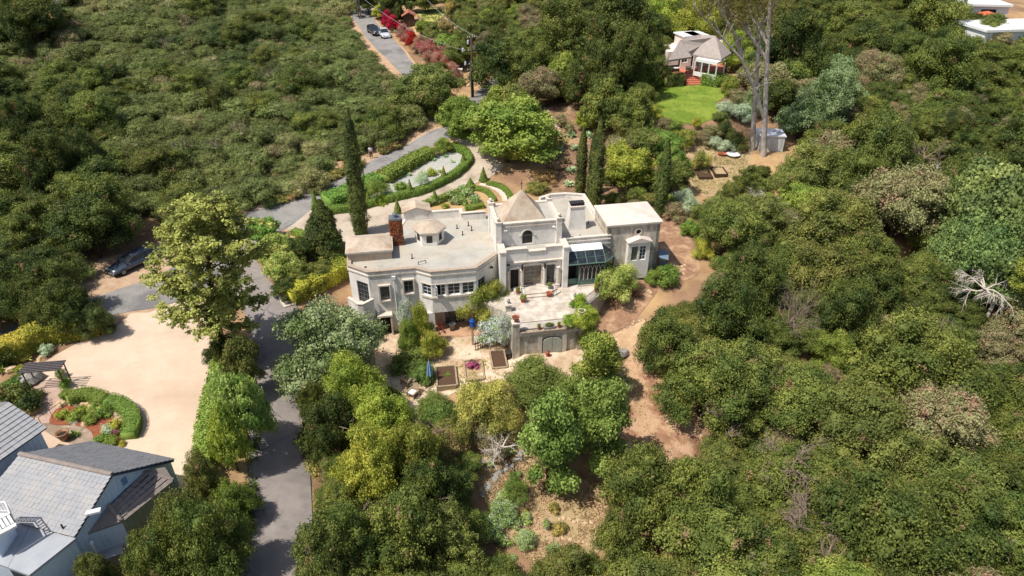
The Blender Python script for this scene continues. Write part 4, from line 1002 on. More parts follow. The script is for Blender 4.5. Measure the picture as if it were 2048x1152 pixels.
# ---- conservatory
cv = empty('conservatory', (0, 0, 0), 0, house)
MB().prism([(6.46, 1.0), (10.1, 1.0), (10.1, 1.8), (6.46, 1.8)], [3.32, 3.32, 3.55, 3.55], [3.38, 3.38, 3.72, 3.72]).build('white_roof_panel', white_paint, cv)
zr0, zr1, yr0, yr1 = 3.34, 2.55, 1.0, -.15
bars = MB(); cols = [6.46, 7.37, 8.28, 9.19, 10.1]
for ci in range(4):
    for ri in range(2):
        t0, t1 = ri/2, (ri+1)/2
        y0, y1 = yr0 + (yr1-yr0)*t0, yr0 + (yr1-yr0)*t1; z0, z1 = zr0 + (zr1-zr0)*t0, zr0 + (zr1-zr0)*t1
        MB().prism([(cols[ci]+.03, y1+.01), (cols[ci+1]-.03, y1+.01), (cols[ci+1]-.03, y0-.01), (cols[ci]+.03, y0-.01)], [z1, z1, z0, z0], [z1+.015, z1+.015, z0+.015, z0+.015]).build('roof_pane', glass, cv)
for c in cols: bars.prism([(c-.03, yr1), (c+.03, yr1), (c+.03, yr0), (c-.03, yr0)], [zr1-.02, zr1-.02, zr0-.02, zr0-.02], [zr1+.04, zr1+.04, zr0+.04, zr0+.04])
ym, zm = (yr0+yr1)/2, (zr0+zr1)/2
bars.cyl((6.46, ym, zm), (10.1, ym, zm), .025, .025, 5); bars.cyl((6.4, yr1, zr1), (10.1, yr1, zr1), .06, .06, 6); bars.cyl((10.1, yr1, zr1), (11.35, 1.0, zr1), .06, .06, 6)
bars.cyl((10.1, ym, zm), (10.75, 1.0, zm), .025, .025, 5)
bars.build('roof_bars', green_metal, cv)
mb = MB(); mb.poly([(10.13, yr1+.02, zr1), (11.3, 1.0, zr1), (11.3, 1.8, zr1+.1), (10.13, 1.0, zr0)]); mb.poly([(11.3, 1.8, zr1+.1), (10.13, 1.75, 3.6), (10.13, 1.0, zr0)]); mb.build('roof_pane', glass, cv)
CW = [(7.55, .05), (10.1, .05)]
mb = MB(); mb.b2(7.5, 7.62, -.02, .1, 0, 2.5); mb.b2(10.04, 10.16, -.02, .1, .02, 2.5); mb.b2(7.62, 10.04, .0, .08, 2.38, 2.5); mb.b2(7.62, 10.04, .0, .08, .62, .7)
mb.b2(8.42, 8.48, .0, .08, .7, 2.38); mb.b2(9.22, 9.28, .0, .08, .7, 2.38); mb.cyl((10.16, .04, 2.45), (11.3, 1.1, 2.45), .05, .05, 5); mb.cyl((11.3, 1.1, 0), (11.3, 1.1, 2.5), .05, .05, 5)
mb.build('green_frame', green_metal, cv)
MB().b2(7.62, 10.04, .02, .06, .12, .62).build('green_panel', green_metal, cv); MB().b2(7.4, 10.3, -.08, .14, 0, .12).build('plinth', paving, cv)
MB().b2(7.62, 10.04, .05, .065, .7, 2.38).build('pane', glass, cv)
mb = MB(); mb.poly([(10.16, .1, .1), (11.3, 1.15, .1), (11.3, 1.15, 2.4), (10.16, .1, 2.4)]); mb.build('pane', glass, cv)
for c0, c1 in ((7.62, 8.45), (8.45, 9.25), (9.25, 10.04)):   # pointed tracery
    mb = MB()
    for k in (0, 1):
        m0, m1 = c0 + (c1-c0)*k/2, c0 + (c1-c0)*(k+1)/2; w = m1-m0; pts1, pts2 = [], []
        for i in range(7):
            t = i/6*1.05; pts1.append((m0 + w*(1-math.cos(t)), -.01, 1.65 + .68*math.sin(t))); pts2.append((m1 - w*(1-math.cos(t)), -.01, 1.65 + .68*math.sin(t)))
        mb.tube([(m0+.01, -.01, .7)] + pts1, .02, 5); mb.tube([(m1-.01, -.01, .7)] + pts2, .02, 5)
    mb.build('tracery', trim, cv)
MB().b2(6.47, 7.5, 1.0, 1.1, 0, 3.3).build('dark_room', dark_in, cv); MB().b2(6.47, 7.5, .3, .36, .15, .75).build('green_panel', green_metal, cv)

# ---- things that stand on the house
def wl(a, b): return house_to_world(a, b)
def urn(x, y, z, s, label, m=trim, name='stone_urn', cat='urn', ball=False):
    t = thing(name, label, cat, (x, y, z))
    MB().lathe((0, 0, 0), [(.16*s, 0), (.1*s, .06*s), (.09*s, .14*s), (.26*s, .3*s), (.33*s, .46*s), (.36*s, .5*s), (.3*s, .5*s), (.28*s, .42*s)], 14).build('bowl', m, t, smooth=True)
    MB().lathe((0, 0, 0), [(.27*s, .43*s), (.05, .46*s)], 12).build('soil', soil_m, t)
    return t
urn(*P1, 1.0, 'wide earthenware bowl on the left front pier of the terrace', terracotta)
urn(*P2, 1.0, 'wide stone bowl on the vine-covered right front pier of the terrace')
def finial(x, y, z, label):
    t = thing('carved_ornament', label, 'ornament', (x, y, z))
    mb = MB(); mb.cyl((0, 0, 0), (0, 0, .12), .16, .1, 8); mb.ball((0, 0, .27), .16, 10, jit=.2); mb.ball((.05, -.03, .46), .09, 8, jit=.2); mb.build('figure', stone_grey, t, smooth=True)
    MB().b2(-.18, .18, -.18, .18, -.0, .06).build('base', trim, t)
finial(*P3, 'small grey carved ornament on the low pier at the left edge of the terrace')
finial(*P4, 'small grey carved ornament on the low pier at the right edge of the terrace')
def pot(a, b, z, r, label, m=terracotta, plant='box', ph=.35):
    x, y = wl(a, b); t = thing('plant_pot', label, 'plant pot', (x, y, z))
    MB().lathe((0, 0, 0), [(r*.7, 0), (r, r*1.5), (r*1.12, r*1.55), (r*1.12, r*1.75), (r*.95, r*1.75), (r*.9, r*1.55)], 14).build('pot', m, t, smooth=True)
    MB().lathe((0, 0, 0), [(r*.9, r*1.5), (.01, r*1.6)], 12).build('soil', soil_m, t)
    if plant:
        pm = rnd.choice(PROTO['bushy']); mesh_obj('plant', pm[0], LM[plant], t, (0, 0, r*1.4), 0, (r*1.1/pm[2], r*1.1/pm[2], ph/pm[3]))
pot(1.75, -1.75, 0, .27, 'terracotta pot at the foot of the left handrail on the terrace')
pot(4.35, -1.25, 0, .26, 'terracotta pot at the foot of the right handrail on the terrace', plant=None)
pot(1.45, -.6, .3, .18, 'small terracotta pot on the landing left of the french doors')
pot(4.6, -.35, .3, .2, 'grey urn pot with a small plant on the landing right of the french doors', m=stone_grey)
pot(9.3, -.35, 0, .2, 'terracotta pot beside the table by the conservatory'); pot(9.0, -1.3, 0, .2, 'terracotta pot at the angled terrace railing')
pot(2.3, -6.5, .09, .14, 'left one of three little pots on the ledge before the railing'); pot(4.1, -6.5, .09, .14, 'right one of three little pots on the ledge before the railing')
x, y = wl(3.2, -6.52); t = thing('planter_trough', 'long weathered planter between two pots on the terrace ledge', 'planter', (x, y, .09), HR)
mb = MB(); mb.b2(-.5, .5, -.15, .15, 0, .24); mb.build('trough', stone_grey, t); pm = PROTO['bushy'][0]; mesh_obj('plant', pm[0], LM['rosemary'], t, (0, 0, .2), 0, (.42, .13, .25))
x, y = wl(3.0, -7.1); t = thing('plant_pot', 'orange pot standing on the ground before the green double door', 'plant pot', (x, y, T(x, y))); MB().lathe((0, 0, 0), [(.12, 0), (.2, .25), (.14, .4), (.2, .48)], 12).build('pot', terracotta, t, smooth=True)
x, y = wl(-.35, -6.2); t = thing('plant_pot', 'dark grey tub with bare soil left of the front terrace pier', 'plant pot', (x, y, T(x, y))); MB().lathe((0, 0, 0), [(.28, 0), (.34, .75), (.38, .75), (.38, .82), (.3, .82)], 14).build('pot', dark_metal, t, smooth=True); MB().lathe((0, 0, 0), [(.32, .74), (.01, .78)], 12).build('soil', terracotta, t)
# garden table by the conservatory
x, y = wl(9.3, .75); t = thing('garden_bench', 'dark metal bench at the corner between conservatory and terrace rail', 'bench', (x, y, 0), HR)
mb = MB(); mb.b2(-.55, .55, -.2, .2, .42, .46); mb.build('seat', dark_metal, t); mb = MB(); mb.b2(-.55, .55, .2, .24, .46, .9); mb.build('backrest', dark_metal, t)
for q in ((-.5, -.17), (.5, -.17), (-.5, .17), (.5, .17)): MB().cyl((*q, 0), (*q, .42), .02, .02, 6).build('leg', dark_metal, t)
# bin, hand truck and child's bicycle by the lower recess
x, y = wl(-4.9, -.75); t = thing('trash_can', 'grey metal dustbin under the overhanging upper floor', 'bin', (x, y, -3.08)); mb = MB(); mb.lathe((0, 0, 0), [(.24, 0), (.3, .7), (.32, .72), (.28, .72), (.25, .3)], 14); mb.build('bin_body', grey_metal, t, smooth=True)
MB().lathe((0, 0, 0), [(.29, .0), (.29, .03)], 12).build('bin_base', dark_metal, t)
x, y = wl(-6.0, -1.2); t = thing('hand_truck', 'red two-wheeled hand truck leaning near the pillar under the overhang', 'hand truck', (x, y, -3.08), .5)
mb = MB(); mb.tube([(-.2, 0, .15), (-.2, .5, 1.1), (.2, .5, 1.1), (.2, 0, .15)], .025, 6); mb.cyl((-.2, .25, .6), (.2, .25, .6), .02, .02, 6); mb.build('frame', mat('red_paint', srgb(170,50,40), srgb(140,40,34), scale=5, rough=.5), t)
for q in (-.26, .26): MB().cyl((q-.03, 0, .14), (q+.03, 0, .14), .14, .14, 12).build('wheel', dark_metal, t)
x, y = wl(-2.7, -2.6); t = thing('red_hydrant_tap', 'small red garden tap post beside the blue covered post', 'garden tap', (x, y, T(x, y)))
mb = MB(); mb.cyl((0, 0, 0), (0, 0, .55), .07, .05, 8); mb.ball((0, 0, .58), .1, 8); mb.cyl((-.18, 0, .4), (.18, 0, .4), .05, .05, 8); mb.build('post', mat('red_paint', srgb(170,50,40)), t); MB().lathe((0, 0, 0), [(.16, 0), (.14, .12), (.05, .14)], 10).build('base', dark_metal, t)
# ---------------------------------------------------------------- the neighbour's cottage, lower left
def W3(u, v, z): x, y = at_z(u, v, z); return Vector((x, y, z))
z6 = lambda x, y: (x/3.945, 860 + y/3.945)
z5 = lambda x, y: (x/4.114, 680 + y/4.114)
CX, CY = -26.0, 28.5
cottage = thing('tiled_cottage', 'grey tile roofed cottage with pale blue walls beside the gravel court', 'house', (CX, CY, 0))
C0 = Vector((CX, CY, 0))
tile_m = mat('grey_roof_tile', srgb(150,151,154), srgb(140,141,144), scale=1.1, world_co=True, rough=.85, c3=srgb(158,155,152), c3scale=1.4, c3at=.55, c3w=.12)
tile_m2 = mat('brown_grey_roof_tile', srgb(146,134,126), srgb(124,114,107), scale=2.2, world_co=True, rough=.85)
tile_m3 = mat('dark_grey_roof_tile', srgb(122,122,124), srgb(106,107,110), scale=1.6, world_co=True, rough=.85)
siding = mat('pale_blue_siding', srgb(214,226,238), srgb(202,216,230), scale=3, rough=.6)
fascia_m = mat('slate_blue_fascia', srgb(60,70,96), srgb(50,58,80), scale=3, rough=.6)
flat_m = mat('grey_roll_roofing', srgb(160,163,167), srgb(148,151,156), scale=1.2, rough=.85)
def slope(name, el, er, rr, rl, nu, nv, m, single, th=.05, parent=cottage, base=True):
    """tiles laid in overlapping courses on the plane el-er-rr-rl; el, er are the eave"""
    el, er, rr, rl = [p - C0 for p in (el, er, rr, rl)]
    n = (er - el).cross(rl - el).normalized()
    if n.z < 0: n = -n
    mb0 = MB(); mb0.v = [tuple(p - n*.02) for p in (el, er, rr, rl)] + [tuple(p - n*.14) for p in (el, er, rr, rl)]
    mb0.f = [(0, 1, 2, 3), (7, 6, 5, 4), (0, 4, 5, 1), (1, 5, 6, 2), (2, 6, 7, 3), (3, 7, 4, 0)]
    rf = mb0.build(name, fascia_m, parent)
    eu = (er - el) / nu; ev = (rl - el) / nv
    def tile(u0):
        lo, hi = 0.012, -.004; g = .02
        a = [eu*g + ev*(-.10), eu*(1-g) + ev*(-.10), eu*(1-g) + ev*.99, eu*g + ev*.99]
        zt = [th+.02, th+.02, th*.35, th*.35]; zb = [.012, .012, -.01, -.01]
        return a, zt, zb
    a, zt, zb = tile(0)
    par = abs(((rr - rl) - (er - el)).length) < .3
    vs = [tuple(p + n*z) for p, z in zip(a, zt)] + [tuple(p + n*z) for p, z in zip(a, zb)]
    fs = [(0, 1, 2, 3), (0, 4, 5, 1), (1, 5, 6, 2), (3, 7, 4, 0)]
    tm = bpy.data.meshes.new('roof_tile'); tm.from_pydata(vs, [], fs); tm.update(); tm.materials.append(m)
    big = MB()
    for j in range(nv):
        fl = rl - el; fr = rr - er
        L0 = el + fl * (j/nv); R0 = er + fr * (j/nv); wd = (R0 - L0).length; cnt = max(1, int(round(wd / eu.length)))
        for i in range(cnt):
            if single and (i + .5) / cnt < 2:
                p = L0 + (R0 - L0) * (i / cnt) + n * rnd.uniform(0, .012)
                o = bpy.data.objects.new('roof_tile', tm); COL.objects.link(o); o.parent = rf; o.location = p
            else:
                p = L0 + (R0 - L0) * (i / cnt); k = len(big.v); d = n * rnd.uniform(0, .012)
                big.v += [tuple(Vector(v) + p + d) for v in vs]; big.f += [tuple(k + q for q in f) for f in fs]
    if big.v:
        o = big.build('roof_tiles', m, rf); o['kind'] = 'stuff'
    return rf
Rz = 4.9
RA = W3(*z6(160, 190), Rz); RB = W3(*z6(885, 350), Rz); EB = W3(*z6(1375, 235), 2.3); EA = EB + (RA - RB)
FB = W3(*z6(590, 840), 3.0); FA = FB + (RA - RB) + Vector((-.6, .2, 0))
slope('main_roof_back', EB, EA, RA, RB, 24, 13, tile_m3, False)
slope('main_roof_front', FA, FB, RB, RA, 24, 12, tile_m, True, th=.035)
# ridge caps
def ridge_caps(p, q, n, m=tile_m2, r=.14):
    d = (q - p) / n; t = d.normalized(); b = t.cross(Vector((0, 0, 1))).normalized(); up = b.cross(t)
    mb = MB(); N_ = 6
    for s, rr in ((-.12, r*1.12), (1.0, r)):
        for i in range(N_+1):
            a = math.pi * i / N_; mb.v.append(tuple(d*s + b*math.cos(a)*rr + up*math.sin(a)*rr*.8))
    for i in range(N_): mb.f.append((i, i+1, N_+2+i, N_+1+i))
    mb.f.append(tuple(range(N_+1)))
    me = mb.mesh('ridge_cap'); me.materials.append(m)
    for i in range(n):
        o = bpy.data.objects.new('ridge_cap', me); COL.objects.link(o); o.parent = cottage; o.location = (p - C0) + d*i + Vector((0, 0, .03))
ridge_caps(RA, RB, 17)
# low grey roof in front
f2 = W3(*z6(230, 1145), 2.6); f3 = W3(*z6(0, 1060), 2.6); f1 = FB - Vector((0, 0, .15)); f0 = FA - Vector((1.2, -.3, .15))
mb = MB(); q = [f0, f1, f2, f3]; lx = (f3 - f2).normalized() * 2.5; q[3] = f3 + lx; q[0] = f0 + lx * .5
q = [p - C0 for p in q]
mb.v = [tuple(p) for p in q] + [tuple(p - Vector((0, 0, .18))) for p in q]; mb.f = [(0, 3, 2, 1), (4, 5, 6, 7), (0, 1, 5, 4), (1, 2, 6, 5), (2, 3, 7, 6), (3, 0, 4, 7)]
mb.build('low_roof', flat_m, cottage)
mb = MB()
for t in (.33, .66):
    a = q[1] + (q[0]-q[1])*t; b = q[2] + (q[3]-q[2])*t; d = Vector((.02, 0, 0)); k = len(mb.v)
    mb.cyl(a + Vector((0, 0, .0)), b + Vector((0, 0, .0)), .018, .018, 4)
mb.build('roof_seam', mat('roof_seam', srgb(128,130,136)), cottage)
wq = [p + C0 for p in q]
def vwall(name, a, b, m=siding, z0=-2.0, inset=.0, parent=cottage, boards=True):
    """wall below a sloping eave line a-b"""
    a, b = a - C0, b - C0; n_ = Vector((b.y-a.y, -(b.x-a.x), 0)).normalized()
    mb = MB(); mb.v = [tuple(a), tuple(b), (b.x, b.y, z0), (a.x, a.y, z0)]
    w2 = [Vector(v) - n_*.12 for v in mb.v]; mb.v += [tuple(v) for v in w2]
    mb.f = [(0, 3, 2, 1), (4, 5, 6, 7), (0, 1, 5, 4), (1, 2, 6, 5), (2, 3, 7, 6), (3, 0, 4, 7)]
    w = mb.build(name, m, parent)
    if boards:
        L_ = (b-a).length; k = int(L_/.3); bt = MB()
        for i in range(1, k):
            p = a + (b-a)*(i/k); bt.box((p.x + n_.x*.012, p.y + n_.y*.012, (p.z + z0)/2), (.035, .024, p.z - z0 - .02), math.atan2(b.y-a.y, b.x-a.x))
        o = bt.build('siding_battens', m, w); o['kind'] = 'stuff'
    return w
up = Vector((0, 0, .12))
ctr = (RA + RB) / 2
ins = (RA - RB).normalized() * .35
vwall('gable_wall', FB + ins - up*1.2, RB + ins - up*1.2); vwall('gable_wall', RB + ins - up*1.2, EB + ins - up*1.2)
vwall('low_wall', wq[2] - up*1.6 + ins*.5, wq[1] - up*1.6 + ins*.5)
vwall('back_wall', EB + ins - (EB-RB)*.1 - up*.6, EA - (EB-RB)*.1 - up*.6)
mb = MB(); c = (RB + ins)*1.0 - C0; c = c + ((EB - RB)*.18) ; vn = Vector((EB.y-RB.y, -(EB.x-RB.x), 0)).normalized(); ang = math.atan2(EB.y-RB.y, EB.x-RB.x)
vx = c + vn*.05 - Vector((0, 0, .9))
mb.box(tuple(vx), (.34, .03, .5), ang)
for i in range(4): mb.box(tuple(vx + Vector((0, 0, -.2+.12*i)) + vn*.03), (.30, .03, .04), ang)
mb.build('gable_vent', mat('vent_blue', srgb(130,160,190), srgb(110,140,172), scale=4), cottage)
# lean-to hip roof on the right
h_top_l = W3(*z6(1110, 325), 3.0); h_r = W3(*z6(1300, 292), 3.0); h_corner = W3(*z6(1370, 395), 2.2); h_bot = W3(*z6(965, 722), 2.2); h_left = W3(*z6(690, 815), 2.2); h_apex = W3(*z6(860, 600), 2.95)
slope('hip_roof_side', h_bot, h_corner, h_top_l + Vector((.1, 0, 0)), h_apex, 9, 5, tile_m2, True)
def tri(name, a, b, c, m): 
    mb = MB(); p = [a-C0, b-C0, c-C0]; mb.v = [tuple(x) for x in p] + [tuple(x - Vector((0, 0, .12))) for x in p]; mb.f = [(0, 1, 2), (5, 4, 3), (0, 3, 4, 1), (1, 4, 5, 2), (2, 5, 3, 0)]; return mb.build(name, m, cottage)
tri('hip_roof_end', h_left, h_bot, h_apex, tile_m2); tri('hip_roof_end', h_corner, h_r, h_top_l + Vector((.1, 0, 0)), tile_m2)
for (p, r_, k) in ((h_apex, h_bot, 5), (h_top_l, h_corner, 6)): ridge_caps(p + Vector((0, 0, .04)), r_ + Vector((0, 0, .04)), k, r=.11)
vwall('hip_wall', h_bot + (h_apex-h_bot)*.12 - up, h_corner + (h_top_l-h_corner)*.12 - up, mat('sage_wall', srgb(160,170,140), srgb(140,150,122), scale=4)); vwall('hip_wall', h_left + (h_apex-h_left)*.1 - up, h_bot + (h_apex-h_bot)*.12 - up)
# upper left roof and its walls
u_ap = W3(*z5(70, 510), 5.6); u_r = W3(*z5(385, 720), 4.4); u_l = W3(*z5(0, 990), 4.4) + Vector((-1.4, -3.3, 0)); u_tl = u_ap + (u_l - u_r)
slope('upper_roof', u_l, u_r, u_ap, u_tl, 16, 9, tile_m, False)
wi = (u_ap - u_r).normalized(); wi.z = 0
vwall('upper_wall', u_l + wi*.3 - up, u_r + wi*.3 - up + (u_l-u_r).normalized()*.3)
a = u_r + wi*.3 + (u_l-u_r).normalized()*.3 - up; b = u_ap + (u_l-u_r).normalized()*.3 - up*1.5
vwall('upper_wall', a, b)
b2 = b + (u_ap-u_r).normalized() * 3.0; b2.z = 4.4
vwall('upper_wall', b, b2)
slope('upper_roof_far', u_ap + (u_ap-u_r)*1.0 - Vector((0, 0, 2.4)), u_tl + (u_ap-u_r)*1.0 - Vector((0, 0, 2.4)), u_tl, u_ap, 14, 6, tile_m3, False)
# white box on the rake, vent pipes, balcony
pb = RB + (FB-RB)*.62 - C0; MB().box((pb.x+.25, pb.y, pb.z+.05), (.75, .3, .14), .35).build('white_flashing_box', white_paint, cottage)
pv = FB + (FA-FB)*.12 - C0 + Vector((0, .2, 0)); mb = MB(); mb.cyl((pv.x, pv.y, pv.z), (pv.x, pv.y, pv.z+.5), .05, .05, 8); mb.build('vent_pipe', dark_metal, cottage)
pv = W3(*z6(740, 920), 1.5) - C0; mb = MB(); mb.cyl((pv.x, pv.y, .6), (pv.x, pv.y, 1.8), .07, .07, 8); mb.cyl((pv.x, pv.y, 1.8), (pv.x, pv.y, 1.92), .12, .1, 8); mb.build('flue', white_metal, cottage)
s1 = W3(*z6(640, 960), .8) - C0; mb = MB(); mb.box((s1.x+.7, s1.y+.3, .35), (2.6, 1.6, .12), .5); mb.build('porch_slab', flat_m, cottage)
bp0 = W3(*z6(-20, 590), 5.0) - C0; bp1 = W3(*z6(50, 588), 5.0) - C0; bp2 = W3(*z6(88, 680), 5.0) - C0; bp3 = W3(*z6(0, 760), 5.0) - C0
bal = empty('balcony', (0, 0, 0), 0, cottage)
pts = [bp0 + Vector((-.9, .1, 0)), bp1, bp2, bp3 + Vector((-.9, -.5, 0))]
mb = MB(); mb.prism([(p.x, p.y) for p in pts], 4.1, 4.25); mb.build('balcony_floor', white_paint, bal)
mb = MB(); 
for i in range(3): mb.cyl((pts[i].x, pts[i].y, 5.2), (pts[i+1].x, pts[i+1].y, 5.2), .04, .04, 6); mb.cyl((pts[i].x, pts[i].y, 4.5), (pts[i+1].x, pts[i+1].y, 4.5), .03, .03, 6)
mb.build('rail', white_paint, bal)
bb = MB().box((0, 0, 4.85), (.05, .05, .7)).mesh('baluster')
for i in range(3):
    L_ = (pts[i+1]-pts[i]).length; k = max(3, int(L_/.18))
    for j in range(k+1): p = pts[i] + (pts[i+1]-pts[i])*(j/k); mesh_obj('baluster', bb, white_paint, bal, (p.x, p.y, 0))
MB().b2(pts[0].x-.2, pts[1].x-.1, pts[3].y+.3, pts[1].y-.2, -1.5, 4.14).build('balcony_support', siding, cottage)
MB().prism([(p.x, p.y) for p in q], -2.0, [p.z - .2 for p in q]).build('low_walls', siding, cottage) if False else None

# ---------------------------------------------------------------- small builders
def hedge(name, label, pts, w, h, m, leaf=.07, dens=260, group=None, cat='hedge', jit=.06, closed=False, taper=.9):
    """a clipped hedge along world points"""
    c = spline([(p[0], p[1]) for p in pts], closed, 5); n = len(c); V = []; Cs = []; Ns = []
    rs = nrng; core = MB(); L_, R_ = [], []
    cx0, cy0 = c[n//2]; cz0 = T(cx0, cy0)
    for i in range(n):
        a = c[max(i-1, 0)]; b = c[min(i+1, n-1)]; tx, ty = b[0]-a[0], b[1]-a[1]; l = math.hypot(tx, ty) or 1; nx_, ny_ = -ty/l, tx/l
        L_.append((c[i][0]+nx_*w*.42, c[i][1]+ny_*w*.42)); R_.append((c[i][0]-nx_*w*.42, c[i][1]-ny_*w*.42))
    for i in range(n-1):
        qd = [L_[i], R_[i], R_[i+1], L_[i+1]]; zs = [T(*p) for p in qd]
        core.prism([(p[0]-cx0, p[1]-cy0) for p in qd], min(zs)-.2-cz0, [z + h*.86 - cz0 for z in zs])
        sl = math.hypot(c[i+1][0]-c[i][0], c[i+1][1]-c[i][1]); tx, ty = (c[i+1][0]-c[i][0])/(sl or 1), (c[i+1][1]-c[i][1])/(sl or 1); nx_, ny_ = -ty, tx
        k = int(sl * (w + 2*h) * dens)
        z0 = T(c[i][0], c[i][1]); z1 = T(c[i+1][0], c[i+1][1])
        for _ in range(k):
            t = rnd.random(); s = rnd.uniform(-h, w + h); x = c[i][0] + tx*sl*t; y = c[i][1] + ty*sl*t; zz = z0 + (z1-z0)*t
            wob = 1 + .10*math.sin(x*3.1+y*2.3) + jit * rnd.gauss(0, 1)
            if s < 0: o, zt, nn = -w/2*wob, h + s, (-nx_, -ny_, .3)
            elif s > w: o, zt, nn = w/2*wob, h - (s-w), (nx_, ny_, .3)
            else: o, zt, nn = -w/2 + s, h*(.92 + .08*wob) , (0, 0, 1)
            Cs.append((x + nx_*o - cx0, y + ny_*o - cy0, zz + zt*(1 if s < 0 or s > w else 1) + rnd.gauss(0, .02) - cz0)); Ns.append(nn)
    me = leaf_mesh(name, leaf_cards(np.array(Cs), np.array(Ns, float), leaf, .7, .55), (core.v, core.f))
    o = mesh_obj(name, me, LM[m], None, (cx0, cy0, cz0)); tag(o, label, cat, group); return o
def hedge_px(name, label, px, w, h, m, **kw): return hedge(name, label, [P(u, v, h*.5) for u, v in px], w, h, m, **kw)
def cone_topiary(u, v, h, r, label, group, m='box'):
    x, y = P(u, v); n = 900; rs = nrng; t = rs.uniform(0, 1, n)**.7; a = rs.uniform(0, 6.283, n); rr = r * (1-(1-t)) if False else r*t
    C = np.stack([np.cos(a)*rr*(1+rs.normal(0, .05, n)), np.sin(a)*rr*(1+rs.normal(0, .05, n)), h*(1-t)+.05], 1); N_ = np.stack([np.cos(a), np.sin(a), np.full(n, .45)], 1)
    mb = MB(); mb.cyl((0, 0, 0), (0, 0, h*.95), r*.9, .02, 10)
    o = mesh_obj('cone_topiary', leaf_mesh('cone_topiary', leaf_cards(C, N_, .06, .7, .5), (mb.v, mb.f)), LM[m], None, (x, y, T(x, y))); tag(o, label, 'topiary', group); return o
def rosette(u, v, r, h, label, cat='agave', m='agave', n=26, wd=.09, name='agave_plant', group=None, xy=None):
    x, y = xy or P(u, v); mb = MB(); V = []
    quads = []
    for i in range(n):
        a = 2.4*i; el = math.radians(rnd.uniform(12, 75)); L_ = r*rnd.uniform(.8, 1.1); ca, sa = math.cos(a), math.sin(a)
        tip = Vector((ca*math.cos(el)*L_, sa*math.cos(el)*L_, math.sin(el)*L_*h/r*.8+.05)); mid = tip*.5 + Vector((0, 0, .12*h)); s = Vector((-sa, ca, 0))*wd*r
        quads += [(0, 0, .03), tuple(mid - s), tuple(tip), tuple(mid + s)]
    o = mesh_obj(name, leaf_mesh(name, np.array(quads), None), LM[m], None, (x, y, T(x, y))); tag(o, label, cat, group); return o
def rock(x, y, r, label, m=stone, name='boulder', cat='boulder', group=None, sz=.7, z=None):
    mb = MB(); mb.ball((0, 0, r*sz*.4), r, 9, sz, jit=.35); 
    o = mb.build(name, m, None, (x, y, T(x, y) if z is None else z), rnd.uniform(0, 6)); tag(o, label, cat, group); o.scale = (rnd.uniform(.9, 1.3), rnd.uniform(.75, 1.05), 1); return o
def rock_row(px, n, r, label, group, m=stone, name='border_stone', jit=.12, cat='stone'):
    me = [MB().ball((0, 0, .2), 1, 7, .7, jit=.4).mesh('border_stone') for _ in range(4)]
    c = spline([P(u, v) for u, v in px], n=12)
    for i in range(n):
        p = c[int(i/(n-1)*(len(c)-1))]; x, y = p[0]+rnd.uniform(-jit, jit), p[1]+rnd.uniform(-jit, jit); s = r*rnd.uniform(.7, 1.3)
        o = mesh_obj(name, rnd.choice(me), m, None, (x, y, T(x, y)), rnd.uniform(0, 6), (s*rnd.uniform(.9, 1.4), s, s*.8)); tag(o, label, cat, group)

